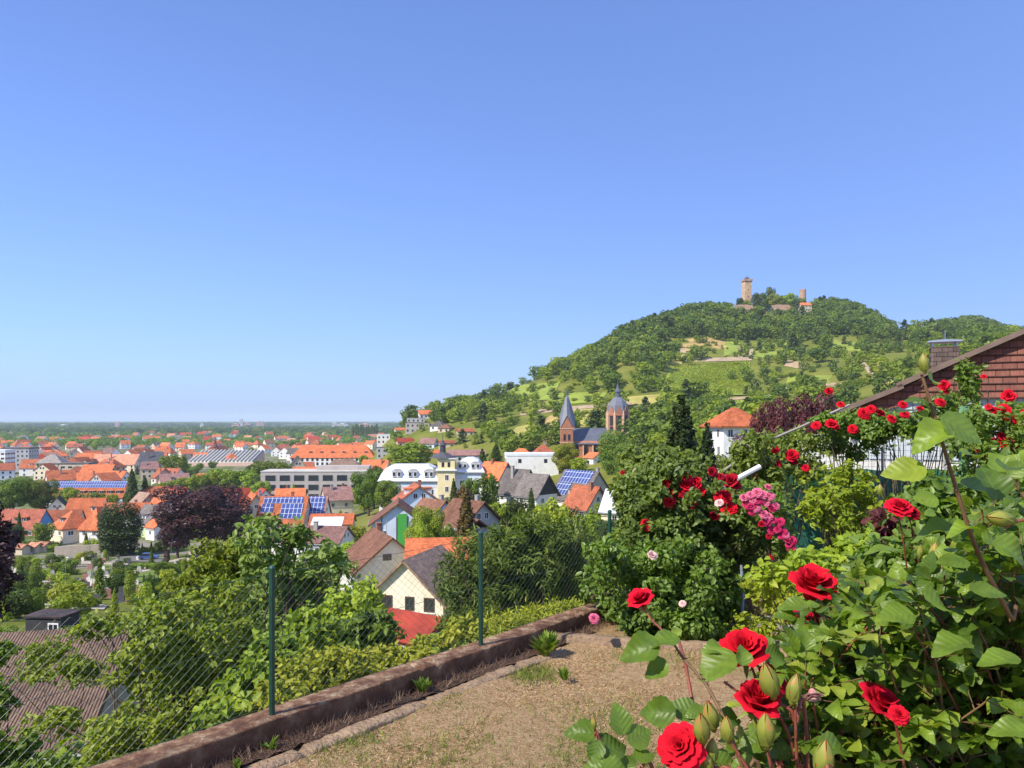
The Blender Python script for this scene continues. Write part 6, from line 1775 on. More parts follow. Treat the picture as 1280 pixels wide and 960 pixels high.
def neighbour():
    SH = shingles('gable_shingles', (.225,.085,.055), (.165,.060,.042), .24, .14)
    Y = 16.0; AN = radians(25)
    e_ = np.array([cos(AN), -sin(AN), 0]); bk = np.array([sin(AN), cos(AN), 0])
    o0 = np.array(P(1125, 485, Y)); o0[2] = -3.2
    t = thing('neighbour_house', 'neighbouring house with a red brown shingled gable and white walls', 'house', tuple(o0), -AN)
    def lp(px, py, dy=0):
        d = np.array([(px - CX) / F_PX, 1, -(py - HY) / F_PX]); y = (o0 @ bk) / (d @ bk); p = d * y - o0
        return (float(p @ e_), dy, float(p[2]))
    rng_ = np.random.RandomState(3)
    # the shingle faces: every course a strip that leans out over the next
    def course_face(poly_top, zb, x0, x1, name):
        m = MB(); z = zb; h = .14
        (xa, za), (xb, zb_) = poly_top
        k = (zb_ - za) / (xb - xa); h_ = .14
        while z < max(za, zb_):
            xs = max(x0, xa + (z - za) / k) if k > 0 else x0
            if xs < x1:
                xs2 = max(x0, xa + (z + h - za) / k)
                vs = [(xs, -.155, z), (x1, -.155, z), (x1, -.12, z + h + .02), (min(xs2, x1), -.12, z + h + .02), (xs, -.02, z), (x1, -.02, z)]
                m.add(vs, [(0, 1, 2, 3), (4, 5, 1, 0)])
            z += h
        return m.obj(name, SH, t)
    A, B = lp(1127, 486), lp(1500, 323)
    x_e = B[0]
    course_face(((A[0], A[2]), (B[0], B[2])), lp(1127, 499)[2], A[0], x_e, 'gable_shingle')
    C, Dd = lp(1052, 519), lp(1127, 486.5)
    m = MB(); m.prism([(C[0], -.13, C[2]), (Dd[0], -.13, Dd[2]), (Dd[0], -.13, lp(1127, 507)[2]), (C[0] + .15, -.13, C[2] - .10)], (0, .11, 0)); m.obj('gable_shingle', SH, t)
    for (u, v) in ((A, B), (C, Dd)):
        m = MB(); g = .25
        slab(m, [(u[0] - .12, -.34, u[2] + .10), (v[0], -.34, v[2] + .10 + (0 if v is Dd else 0)), (v[0], 9, v[2] + .10), (u[0] - .12, 9, u[2] + .10)], .10); rf = m.obj('roof', mat('verge_grey_brown', (.17,.12,.095), .85, .2, 3), t)
    # walls
    WL = mat('neighbour_wall_pale', (.60,.60,.57), .9, .08, 1.2, .2, 12, dirt=.3, dirtcol=(.4,.38,.34))
    x0 = lp(1072, 520)[0]; x1 = x_e
    zc = lp(1127, 499)[2]
    m = MB(); m.prism([(x0, .02, 0), (A[0], .02, 0), (A[0], .02, zc), (x0, .02, lp(1072, 514)[2])], (0, 6, 0)); m.box(A[0] + .001, x1, .02, 6, 0, zc); m.obj('wall', WL, t)
    m = MB()
    for k in range(34):
        u = x0 + .06 + k * .165; zt_ = zc - .005 if u > A[0] else lp(1072, 514)[2] + (u - x0) * .3
        m.box(u, u + .145, -.012, .018, zc - 1.25, min(zt_, zc - .005))
    m.obj('board_cladding', mat('boards_pale_blue', (.47,.52,.56), .85, .1, 2), t)
    xa, xb = lp(1185, 0)[0], lp(1222, 0)[0]; z1, z2 = zc - .12, zc - .75
    m = MB(); m.box(xa, xb, -.05, -.013, z2, z1); wd = m.obj('window', GLASS, t)
    m = MB(); m.box(xa - .05, xa, -.07, -.013, z2, z1); m.box(xb, xb + .05, -.07, -.013, z2, z1); m.box(xa - .05, xb + .05, -.07, -.013, z1 + .001, z1 + .05); m.obj('frame', FRAME, wd)
    m = MB(); u0 = lp(1000, 0)[0]; m.box(u0, x0 - .02, .3, 5, 0, lp(1030, 548)[2]); m.obj('low_wall', WL, t)
    # chimney with a metal hood
    kk = 17.2 / F_PX
    pw = np.array(P(1180, 450, 17.2)) - o0; c = np.array([pw @ e_, pw @ bk, pw[2]])
    BRK = shingles('chimney_slates', (.14,.10,.085), (.10,.075,.065), .22, .10)
    m = MB(); w2 = 15.5 * kk; zt = -(434 - HY) * kk - o0[2]; m.box(c[0] - w2, c[0] + w2, c[1] - w2 * .8, c[1] + w2 * .8, c[2] - 2.6, zt); ch = m.obj('chimney', BRK, rf)
    m = MB()
    for s in (-1, 1):
        for r in (-1, 1): m.box(c[0] + s * w2 * .85 - .02, c[0] + s * w2 * .85 + .02, c[1] + r * w2 * .6 - .02, c[1] + r * w2 * .6 + .02, zt, zt + .10)
    m.prism([(c[0] - w2 * 1.2, c[1] - w2, zt + .10), (c[0] + w2 * 1.2, c[1] - w2, zt + .10), (c[0] + w2 * 1.2, c[1] - w2, zt + .13), (c[0], c[1] - w2, zt + .155), (c[0] - w2 * 1.2, c[1] - w2, zt + .13)], (0, 2 * w2, 0))
    m.tube([(c[0] + .02, c[1], zt + .14), (c[0] + .02, c[1], zt + .38)], .006, 4)
    m.obj('chimney_hood', mat('hood_metal', (.45,.50,.56), .3, .1, 3, metal=.6), ch)
    # tarpaulin on a wire fence
    TP = mat('tarpaulin_green', (.020,.115,.075), .55, .18, 1.6, .35, 5, spec=.4)
    Yt = 11.2; xa, xb = (950 - CX) * Yt / F_PX, (1345 - CX) * Yt / F_PX; zt = -(586 - HY) * Yt / F_PX
    f_ = thing('tarpaulin_fence', 'dark green tarpaulin screen hung on a wire fence at the end of the garden', 'fence', ((xa + xb) / 2, Yt, GZ))
    rng = np.random.RandomState(12); n, k = 60, 14; V = []
    for i in range(n + 1):
        for j in range(k + 1):
            u, v = i / n, j / k; x = (xb - xa) * (u - .5)
            V.append((x, .05 * math.sin(u * 47 + v * 1.5) * (1 - .4 * v) + .03 * math.sin(u * 23 - v * 5) + .02 * math.sin(v * 9 + u * 80), .03 + (zt - GZ - .03) * v - .025 * abs(math.sin(u * pi * 9)) * (v > .8)))
    Fc = [(i*(k+1)+j, (i+1)*(k+1)+j, (i+1)*(k+1)+j+1, i*(k+1)+j+1) for i in range(n) for j in range(k)]
    sh = arr_mesh('tarpaulin', np.array(V), np.array(Fc), smooth=True, mats=TP); link('tarpaulin', sh, None, f_)
    for i in range(6):
        m = MB(); x = (xb - xa) * (i / 5 - .5); m.lathe([(.02, 0), (.02, zt - GZ + .42)], 8, c=(x, .12, 0)); m.obj('fence_post', mat('post_grey', (.30,.32,.31), .6, .1, 4), f_)
    m = MB()
    for zz in np.arange(zt - GZ + .02, zt - GZ + .44, .08): m.tube([((xb - xa) * (g / 20 - .5), .12, zz + .006 * math.sin(g)) for g in range(21)], .0022, 3)
    for g in range(60): x = (xb - xa) * (g / 59 - .5); m.tube([(x, .12, zt - GZ), (x, .12, zt - GZ + .42)], .002, 3)
    m.obj('wire_mesh', FRAMEB, f_)
    # light green frame posts of the rose arch on the right
    AG = mat('arch_post_green', (.16,.33,.17), .6, .15, 3)
    ar = thing('rose_arch', 'pale green wooden posts of a rose arch on the right', 'arch', P(1228, 600, 8.2))
    b0 = P(1228, 600, 8.2)
    for px, yt in ((1205, 508), (1231, 512)):
        m = MB(); p = P(px, 0, 8.2) - b0; m.box(p[0] - .035, p[0] + .035, -.035, .035, GZ - b0[2], -(yt - HY) * 8.2 / F_PX - b0[2]); m.obj('post', AG, ar)
    m = MB(); m.box(P(1195, 0, 8.2)[0] - b0[0], P(1250, 0, 8.2)[0] - b0[0], -.03, .03, -(511 - HY) * 8.2 / F_PX - b0[2] - .40, -(511 - HY) * 8.2 / F_PX - b0[2] - .34); m.obj('crossbar', AG, ar)
    # weathered rail over which the climbing roses lie
    rl = MB(); rl.tube([P(1062, 506, 10.2), P(1000, 534, 10.0), P(955, 553, 9.8), P(905, 588, 9.5)], .018, 6); o = rl.obj('rail', mat('rail_grey', (.30,.27,.23), .8, .2, 5)); tag(o, 'thin weathered rail sloping down behind the climbing roses', 'rail')
    wp = MB(); wp.tube([P(896, 611, 7.9), P(922, 598, 7.95), P(950, 583, 8.0)], .026, 8); o = wp.obj('plastic_pipe', WC['white']); tag(o, 'white plastic pipe lying slanting at the edge of the red rose bush', 'pipe')
    # stake in the rose bed
    st = MB(); p = P(926, 770, 7.3); st.tube([(0, 0, 0), (.02, 0, .30), (.01, .02, .62)], [.018, .016, .013], 6); o = st.obj('garden_stake', mat('stake_blue_rust', (.20,.25,.30), .7, .5, 9, dirt=.8, dirtcol=(.30,.07,.05)), None, (p[0], p[1], GZ - .05)); tag(o, 'short rusty blue garden stake standing in the rose bed', 'stake')
neighbour()
# ---------------------------------------------------------------- thicket and trees just below the garden
def near_plant(label, lobes, Y, leaf, n, mk, tmpl=FOLD, cat='tree', name='tree', lo=.5, droop=.3, depth=1.0, trunk=True, group=None, stems=5, tint=(.5, .22), z0=None, tuft=9, tr=(.26, .48), shoots=.45, nsh=26):
    """lobes: (px, py, rx px, ry px[, Y]) ellipsoids as deep as they are wide"""
    rng = np.random.RandomState(abs(hash(label)) % 9999 if False else sum(map(ord, label)) % 9999)
    Ls = []
    for l in lobes:
        yy = l[4] if len(l) > 4 else Y + rng.uniform(-.06, .10) * Y
        c = P(l[0], l[1], yy); k = yy / F_PX
        Ls.append((c[0], c[1], c[2], l[2] * k, l[2] * k * depth, l[3] * k))
    Ls = np.array(Ls)
    # break every lobe into smaller tufts
    T = []
    for c in Ls:
        m = tuft
        d = norm(rng.normal(size=(m, 3)))
        for q in d: T.append(np.concatenate([c[:3] + q * c[3:] * rng.uniform(.35, .95), c[3:] * rng.uniform(*tr)]))
    T = np.array(T)
    n1 = int(n * (1 - shoots)); pos, nr = cloud(rng, T, n1, lo)
    # shoots that stick out of the tufts, leaves along them
    ns = nsh * len(Ls); vol = (Ls[:, 3] * Ls[:, 5]); w_ = vol / vol.sum()
    ci = rng.choice(len(Ls), size=ns, p=w_); d = norm(rng.normal(size=(ns, 3)) + np.array([0, 0, .45]))
    a_ = Ls[ci, :3] + d * Ls[ci, 3:] * rng.uniform(.35, .8, (ns, 1)); b_ = Ls[ci, :3] + d * Ls[ci, 3:] * rng.uniform(1.0, 1.32, (ns, 1)) + np.array([0, 0, .03]) * Ls[ci, 5:6]
    m2 = n - n1; si = rng.randint(ns, size=m2); f_ = rng.rand(m2)[:, None] ** .8
    sag = rng.normal(size=(ns, 3)) * .08 * Ls[ci, 5:6]
    p2 = a_[si] * (1 - f_) + b_[si] * f_ + sag[si] * (f_ * (1 - f_) * 4) + rng.normal(size=(m2, 3)) * leaf * .35
    pos = np.concatenate([pos, p2]); nr = np.concatenate([nr, norm(rng.normal(size=(m2, 3)) * .7 + np.array([-.2, -.3, .8]))])
    bx, by = Ls[:, 0].mean(), Ls[:, 1].mean(); bz = gz(bx, by) if z0 is None else z0
    V, Fc, t, k = leafset(rng, pos, nr, leaf, tmpl, droop)
    t = np.clip((t - .5) * tint[1] / .22 + tint[0], 0, 1)
    t = np.repeat(clump_tint(rng, pos, t, leaf * 5), k)
    r = thing(name, label, cat, (bx, by, bz), 0, group)
    o = np.array([bx, by, bz])
    link('crown', arr_mesh('crown', V - o, Fc, t, mats=LM[mk]), None, r)
    b = MB()
    top = Ls[np.argmax(Ls[:, 2])][:3] - o
    H = max(.8, top[2])
    if trunk:
        b.tube([(0, 0, -.6), (.05 * H, 0, H * .3), (top[0] * .4, top[1] * .4, H * .55)], [H * .028, H * .022, H * .014], 7)
        src = np.array([top[0] * .25, top[1] * .25, H * .4])
    else: src = np.array([0, 0, -.1])
    for c in Ls:
        e = c[:3] - o
        for q in range(stems):
            tgt = e + rng.normal(size=3) * c[3:] * .5
            s_ = src + rng.normal(size=3) * .05 * H
            mid = (s_ + tgt) / 2 + np.array([0, 0, -.06 * H]) + rng.normal(size=3) * .06 * H
            b.tube([s_, mid, tgt], [min(.03, H * .007), min(.02, H * .005), H * .0015], 5)
    for q in range(0, ns, 2): b.tube([a_[q] - o, (a_[q] + b_[q]) / 2 + sag[q] - o, b_[q] - o], [leaf * .07, leaf * .055, leaf * .03], 4)
    b.obj('trunk' if trunk else 'stem', BARK, r)
    return r

near_plant('big leafy walnut tree filling the lower left beyond the fence', [(215,795,60,45),(272,775,52,40),(186,846,48,48),(262,862,74,72),(128,945,40,22),(70,905,34,14),(205,920,78,48),(318,855,34,52),(128,785,34,16),(290,930,56,46)], 10.5, .080, 22000, 'green', tint=(.56,.34), tuft=14, tr=(.20,.36))
near_plant('tall tree with a yellow green top behind the leafy walnut tree', [(272,700,34,24),(292,722,36,30),(255,738,40,34),(300,690,20,16),(280,760,50,40)], 25, .16, 8500, 'yellow', tint=(.32,.26), tuft=12, tr=(.2,.38))
near_plant('grey green loquat tree with stiff leaf rosettes left of the gable houses', [(338,692,42,34),(392,722,44,38),(350,742,50,46),(402,768,38,36),(330,785,42,36),(372,668,24,14),(330,655,30,12),(410,700,22,18),(380,800,40,30)], 17, .15, 6800, 'grey', lo=.5, tint=(.62,.34), tuft=14, tr=(.13,.25))
near_plant('yellow green shrub in front of the pale grey gable house', [(440,768,38,28),(455,745,22,24),(425,790,40,30),(470,800,34,26)], 13.5, .10, 4600, 'yellow', cat='shrub', name='shrub', trunk=False, tint=(.55,.28), tuft=12, tr=(.2,.36))
near_plant('dense dark green willow like bush right of the second fence post', [(598,722,42,58),(650,700,58,42),(700,702,38,46),(622,772,48,38),(690,752,50,38),(572,752,26,40),(640,742,60,50),(725,730,26,36),(665,668,34,18)], 12.5, .115, 30000, 'willow', SLIM, cat='bush', name='willow_bush', trunk=False, droop=-.2, lo=.4, stems=9)
near_plant('low yellow green shrubs right behind the wall below the cream house', [(372,862,42,30,6.7),(410,850,42,34,7.0),(448,846,42,26,7.4),(492,832,40,22,7.8),(545,818,40,18,8.1),(345,880,30,24,6.2),(580,795,26,20,8.3)], 7.3, .055, 8500, 'yellow', cat='shrub', name='low_shrub', trunk=False, lo=.3, tint=(.52,.30))
near_plant('green weeds on the bank between the willow bush and the wall', [(640,785,30,14,8.6),(675,775,34,14,9.0),(710,765,26,13,9.3),(610,792,22,12,8.3)], 8.8, .07, 3500, 'yellow', SLIM, cat='weeds', name='weed_patch', trunk=False, droop=-1.0, tint=(.7,.28))
near_plant('green bush behind the low shrubs at the foot of the first fence post', [(310,885,36,46,6.6),(345,842,40,40,7.6),(385,800,36,30,9),(280,920,40,40,6.0)], 7, .085, 6500, 'bright', cat='bush', name='bush', trunk=False, tint=(.42,.3))
near_plant('dark copper leaved tree cut by the left picture edge', [(-12,690,24,46),(-8,735,22,36),(-25,650,24,30)], 44, .30, 5000, 'copper', lo=.45)
near_plant('leafy branches at the lower left corner before the brown roof', [(5,945,36,26),(-25,880,34,30),(50,968,34,18),(0,815,18,12)], 8.6, .08, 2600, 'green', lo=.5, tr=(.2,.36), trunk=False, stems=2)
near_plant('small bush growing over the edge of the brown corrugated roof', [(60,815,30,12),(95,840,30,14),(45,845,22,8)], 19, .12, 1800, 'green', cat='bush', name='bush', trunk=False, stems=1)
near_plant('loose green bush between loquat tree and the low shrubs', [(420,812,40,26),(465,790,26,24),(380,830,40,24)], 11, .11, 4500, 'green', cat='bush', name='bush', trunk=False, tint=(.5,.3))

# rest of the bank
def thicket():
    rng = np.random.RandomState(8)
    q = []
    while len(q) < 230:
        y = math.exp(rng.uniform(math.log(9.5), math.log(62))); px = rng.uniform(-80, 800); x = (px - CX) * y / F_PX
        if px > 700 and y < 15: continue
        if px < 170 and y < 26: continue
        z = gz(x, y); H = rng.uniform(.9, 2.3)
        if not free(x, y, 2.0): continue
        q.append((x, y, z - .25, H, H * rng.uniform(1.1, 1.7)))
    q = np.array(q); a = rng.rand(len(q))
    baked_forest('bank_thicket', q[a < .55], ['thick0', 'thick1'], 'green'); baked_forest('bank_thicket', q[a >= .55], ['thick0', 'thick1'], 'bright')

# corrugated roof low on the left, and the little shed with the red roof
def corr(name, col):
    m = bpy.data.materials.new(name); nt, N, L, b = nodes_of(m)
    tc = N.new('ShaderNodeTexCoord'); w_ = N.new('ShaderNodeTexWave'); w_.wave_type = 'BANDS'; w_.bands_direction = 'X'; w_.inputs['Scale'].default_value = 3.6; w_.inputs['Distortion'].default_value = .15
    L.new(tc.outputs['Object'], w_.inputs['Vector'])
    n = N.new('ShaderNodeTexNoise'); n.inputs['Scale'].default_value = .9; n.inputs['Detail'].default_value = 8; L.new(tc.outputs['Object'], n.inputs['Vector'])
    cr = N.new('ShaderNodeValToRGB'); e = cr.color_ramp.elements; e[0].position = .35; e[1].position = .7
    e[0].color = (col[0] * .6, col[1] * .6, col[2] * .6, 1); e[1].color = (col[0] * 1.2, col[1] * 1.2, col[2] * 1.2, 1); L.new(n.outputs['Fac'], cr.inputs[0]); L.new(cr.outputs[0], b.inputs['Base Color'])
    bp = N.new('ShaderNodeBump'); bp.inputs['Strength'].default_value = 1; bp.inputs['Distance'].default_value = .03; L.new(w_.outputs['Fac'], bp.inputs['Height']); L.new(bp.outputs[0], b.inputs['Normal'])
    b.inputs['Roughness'].default_value = .85
    return m
RC['corr'] = corr('corrugated_fibre_brown', (.175,.105,.07)); RC['sheetred'] = corr('corrugated_red', (.42,.05,.025))
t, rf, i = hp('low outbuilding with a brown corrugated roof half covered by branches', 42, 24.5, 14, 5.2, 10, 797, 862, roof='corr', wall='beige', over=.4, chim=0, floors=0, cat='outbuilding', name='outbuilding', z0=-13.5, attic=0)
m = MB(); m.box(-3.1, 3.1, -5.75, -5.55, i['E'] - .42, i['E'] - .28); m.obj('gutter', WC['white'], t)
t, rf, i = hp('small wooden garden shed with a bright red roof below the low shrubs', 520, 36, -34, 2.7, 2.3, 771, 791, roof='sheetred', wall='brownwood', kind='gable', over=.35, chim=0, floors=0, cat='shed', name='garden_shed', z0=-14.5, attic=0)
thicket()
# ---------------------------------------------------------------- roses
def leaflet(nr=9, serr=.055):
    ts = np.linspace(0, 1, nr); V = []
    for i, t in enumerate(ts):
        w = .42 * math.sin(pi * min(1, t ** .88 * .97 + .025)) ** .80 * (1.14 - .40 * t)
        if 0 < i < nr - 1: w *= 1 + (serr if i % 2 else -serr * .6)
        for c in (-1, -.5, 0, .5, 1):
            x = c * w
            z = .16 * abs(c) ** 1.1 * w - .16 * t * t - .05 * (c * c) * math.sin(t * 9) * .5
            V.append((x, t, z))
    F = [(i*5+j, i*5+j+1, (i+1)*5+j+1, (i+1)*5+j) for i in range(nr - 1) for j in range(4)]
    return np.array(V), np.array(F)
LEAF = leaflet(13)
LEAFLV = LEAF[0] * np.array([1, 1, 0])
def rose_leaf_mat(name, c0, c1, c2, rough=.42):
    """glossy leaf with paler midrib and side veins that also dent the blade"""
    m = leaf_mat(name, c0, c1, c2, rough=rough, trans=.40, objrand=.05, spec=.42)
    nt = m.node_tree; N, L = nt.nodes, nt.links; b = N['Principled BSDF']
    at = N.new('ShaderNodeAttribute'); at.attribute_name = 'lv'
    sp = N.new('ShaderNodeSeparateXYZ'); L.new(at.outputs['Vector'], sp.inputs[0])
    def M(op, a, c=None):
        q = N.new('ShaderNodeMath'); q.operation = op
        for i, v in enumerate((a, c)):
            if v is None: continue
            if isinstance(v, (int, float)): q.inputs[i].default_value = v
            else: L.new(v, q.inputs[i])
        return q.outputs[0]
    ax = M('ABSOLUTE', sp.outputs['X'])
    ph = M('MULTIPLY', M('SUBTRACT', sp.outputs['Y'], M('MULTIPLY', ax, .75)), 6.0)
    tri = M('ABSOLUTE', M('SUBTRACT', M('FRACT', ph), .5))
    def R_(src, a, c, lo, hi):
        q = N.new('ShaderNodeMapRange'); q.interpolation_type = 'SMOOTHSTEP'
        q.inputs[1].default_value = a; q.inputs[2].default_value = c; q.inputs[3].default_value = lo; q.inputs[4].default_value = hi; L.new(src, q.inputs[0]); return q.outputs[0]
    side = R_(tri, 0, .16, 1, 0); mid = R_(ax, .004, .022, 1, 0)
    vein = M('MAXIMUM', M('MULTIPLY', side, .55), mid)
    src = b.inputs['Base Color'].links[0].from_socket
    mx = N.new('ShaderNodeMix'); mx.data_type = 'RGBA'; L.new(M('MULTIPLY', vein, .28), mx.inputs[0]); L.new(src, mx.inputs[6]); mx.inputs[7].default_value = (.20, .30, .08, 1)
    n = N.new('ShaderNodeTexNoise'); n.inputs['Scale'].default_value = 45; n.inputs['Detail'].default_value = 4
    tc = N.new('ShaderNodeTexCoord'); L.new(tc.outputs['Object'], n.inputs['Vector'])
    sc = N.new('ShaderNodeVectorMath'); sc.operation = 'SCALE'; L.new(mx.outputs[2], sc.inputs[0]); L.new(R_(n.outputs['Fac'], .3, .7, .80, 1.16), sc.inputs['Scale'])
    n2 = N.new('ShaderNodeTexNoise'); n2.inputs['Scale'].default_value = 120; n2.inputs['Detail'].default_value = 2; L.new(tc.outputs['Object'], n2.inputs['Vector'])
    m2 = N.new('ShaderNodeMix'); m2.data_type = 'RGBA'; L.new(R_(n2.outputs['Fac'], .70, .76, 0, .7), m2.inputs[0]); L.new(sc.outputs[0], m2.inputs[6]); m2.inputs[7].default_value = (.16, .08, .03, 1)
    L.new(m2.outputs[2], b.inputs['Base Color'])
    hgt = M('ADD', M('MULTIPLY', R_(tri, 0, .5, 0, 1), 1.0), M('MULTIPLY', n.outputs['Fac'], .25))
    bp = N.new('ShaderNodeBump'); bp.inputs['Strength'].default_value = .22; bp.inputs['Distance'].default_value = .003
    L.new(hgt, bp.inputs['Height']); L.new(bp.outputs[0], b.inputs['Normal'])
    return m
RL = rose_leaf_mat('rose_leaf', (.072,.138,.014), (.205,.318,.028), (.31,.38,.045))
RLD = rose_leaf_mat('rose_leaf_dark', (.065,.105,.016), (.180,.235,.034), (.28,.31,.055))
RLB = rose_leaf_mat('rose_leaf_light', (.12,.165,.018), (.28,.33,.042), (.33,.24,.06))
LM['rosedark'] = RLD; LM['rose'] = RL; LM['roselight'] = RLB
CANE = mat('rose_cane', (.15,.085,.035), .6, .4, 14, spec=.4)
CANER = mat('rose_cane_red', (.20,.055,.030), .5, .4, 14, spec=.45)

def petal_mat(name, c0, c1):
    return leaf_mat(name, c0, c1, None, rough=.8, trans=.30, objrand=.02, spec=.12)
PET = dict(red=petal_mat('petal_red', (.34,.003,.011), (.72,.011,.032)), dark=petal_mat('petal_dark_red', (.20,.003,.012), (.42,.008,.025)),
           pink=petal_mat('petal_pink', (.60,.06,.16), (.78,.20,.32)), magenta=petal_mat('petal_magenta', (.38,.010,.07), (.62,.04,.14)), pale=petal_mat('petal_pale_pink', (.72,.38,.34), (.85,.60,.55)), faded=petal_mat('petal_faded', (.55,.06,.10), (.75,.55,.50)))
for m_ in PET.values():      # petals let red light through, not green
    for n_ in m_.node_tree.nodes:
        if n_.type == 'MIX' and n_.blend_type == 'MULTIPLY': n_.inputs[7].default_value = (1, 1, 1, 1)
SEP = leaf_mat('sepal_green', (.13,.19,.025), (.27,.28,.045), (.48,.19,.06), trans=.15, objrand=.1)

def petals(kind, seed):
    rng = np.random.RandomState(seed)
    if kind == 'open': lay = [(3, .015, 0, -30, .40, .12), (4, .035, 0, -18, .42, .15), (5, .06, 3, 0, .44, .18), (6, .085, 8, 18, .46, .21), (7, .11, 18, 40, .47, .24), (7, .13, 32, 66, .48, .27), (6, .15, 46, 96, .47, .31)]
    elif kind == 'half': lay = [(3, .015, 0, -24, .58, .14), (4, .04, 0, -14, .62, .19), (5, .07, 2, -4, .65, .23), (5, .10, 5, 8, .67, .29), (5, .13, 10, 28, .68, .35), (4, .15, 18, 66, .66, .38)]
    else: lay = [(3, .03, 0, -6, .70, .14), (4, .07, 4, -8, .66, .20)]
    V, F, T = [], [], []
    nu, nv = 8, 8; off = 0
    for li, (n, rho, t0, t1, Lp, W) in enumerate(lay):
        for k in range(n):
            a = 2 * pi * k / n + li * .9 + rng.uniform(-.18, .18)
            q = rng.uniform(.9, 1.1); dt = rng.uniform(-7, 7)
            r, z = rho, 0.0; pts = []
            for j in range(nv):
                v = j / (nv - 1)
                ph = radians(t0 + (t1 + dt - t0) * v ** 1.4 + (26 if v > .8 and li > 1 else 0))
                if j: r += Lp * q / (nv - 1) * math.sin(ph); z += Lp * q / (nv - 1) * math.cos(ph)
                w = W * q * (math.sin(pi * (.12 + .70 * v)) ** .8) * 1.15
                for i in range(nu):
                    u = -1 + 2 * i / (nu - 1)
                    rr = max(r, .035)
                    ang = a + u * w / max(rr, W * .62)
                    ruff = (.022 * math.sin(u * 4.3 + k * 2.1 + li) + .012 * math.sin(u * 9 + k * 3.7)) * v * v
                    d = r + (.03 * u * u * (v > .6) * (1 if li > 1 else -.5)) + ruff
                    zz = z - .05 * u * u * v + ruff * .7
                    V.append((d * math.cos(ang), d * math.sin(ang), zz))
            for j in range(nv - 1):
                for i in range(nu - 1): F.append((off+j*nu+i, off+j*nu+i+1, off+(j+1)*nu+i+1, off+(j+1)*nu+i))
            tt = rng.uniform(.45, 1) if li > 1 else rng.uniform(.2, .7)
            T += [min(1, max(0, tt - .35 + .5 * (q_ // nu) / (nv - 1) + rng.normal() * .10)) for q_ in range(nu * nv)]; off += nu * nv
    V = np.array(V); w_ = np.percentile(np.hypot(V[:, 0], V[:, 1]), 97) * 2
    if kind in ('open', 'half'): V /= w_
    return V, np.array(F), np.array(T)
_bm = {}
def bloom_mesh(kind, col, seed):
    k = (kind, col, seed)
    if k not in _bm:
        V, F, T = petals(kind, seed); _bm[k] = arr_mesh('bloom', V, F, T, smooth=True, mats=PET[col])
    return _bm[k]
def sepal_mesh(seed, closed):
    k = ('sep', seed, closed)
    if k not in _bm:
        rng = np.random.RandomState(seed); V, F = [], []; off = 0
        for q in range(5):
            a = q * 2 * pi / 5 + .2
            for j in range(6):
                v = j / 5
                if closed: r = .235 * math.sin(pi * min(1, .24 + .735 * v)) ** .9 + .006; z = -.08 + .84 * v
                else: r = .10 + .30 * v; z = -.02 - .10 * v - .12 * v * v
                w = (.235 if closed else .07) * (1 - v ** (1.5 + .9 * rng.rand())) + .004
                for u in (-1, 0, 1):
                    ang = a + u * w / max(r, .06) * (.9 if closed else 1)
                    rr = r * (1.03 if u == 0 else 1.0); V.append((rr * cos(ang), rr * sin(ang), z))
            for j in range(5):
                for i in range(2): F.append((off+j*3+i, off+j*3+i+1, off+(j+1)*3+i+1, off+(j+1)*3+i))
            off += 18
        # swollen cup under the flower
        b = MB(); b.lathe([(.03, -.26), (.085, -.20), (.115, -.11), (.10, -.02), (.06, .02)], 8)
        o = len(V); V = V + [tuple(p) for p in b.v]; F = F + [tuple(o + i for i in f) for f in b.f if len(f) == 4]
        _bm[k] = arr_mesh('sepal', np.array(V), np.array(F), np.clip(np.random.RandomState(seed).rand(len(V)) * .5 + .2 + .4 * (np.array(V)[:, 2] > .35), 0, 1), smooth=True, mats=SEP)
    return _bm[k]
def bud_body_mesh():
    if 'bb' not in _bm:
        b = MB(); b.lathe([(.07, -.05), (.195, .05), (.222, .18), (.20, .34), (.135, .50), (.06, .64), (.008, .76)], 12)
        me = arr_mesh('bud', np.array(b.v), np.array([f for f in b.f if len(f) == 4]), np.linspace(.2, .9, len(b.v)), smooth=True, mats=PET['red']); _bm['bb'] = me
    return _bm['bb']

def aim(o, d, roll=0.0):
    q = Vector(d).normalized().to_track_quat('Z', 'Y')
    o.rotation_mode = 'QUATERNION'
    o.rotation_quaternion = q @ Matrix.Rotation(roll, 4, 'Z').to_quaternion()

def flower(bush, p, size, kind='open', col='red', d=(0, -.5, .8), label=None):
    """size: width in metres of the open flower; buds: their length"""
    base = Vector(bush.location)
    sd = random.randint(0, 2)
    if kind in ('open', 'half'):
        o = link('bloom', bloom_mesh(kind, col, sd), None, bush); s = size
        o.location = Vector(p) - base - Vector(d).normalized() * s * (.22 if kind == 'open' else .30); o.scale = (s, s, s); aim(o, d, random.uniform(0, 6))
        link('sepal', sepal_mesh(sd, False), None, o)
    else:
        if kind == 'redbud': o = link('bud', bloom_mesh('bud', col, sd), None, bush)
        else: o = link('bud', bud_body_mesh(), None, bush)
        s = size / .9
        o.location = Vector(p) - base - Vector(d).normalized() * s * .3; o.scale = (s, s, s); aim(o, d, random.uniform(0, 6))
        link('sepal', sepal_mesh(sd, True), None, o)
    if label: o['label'] = label
    return o

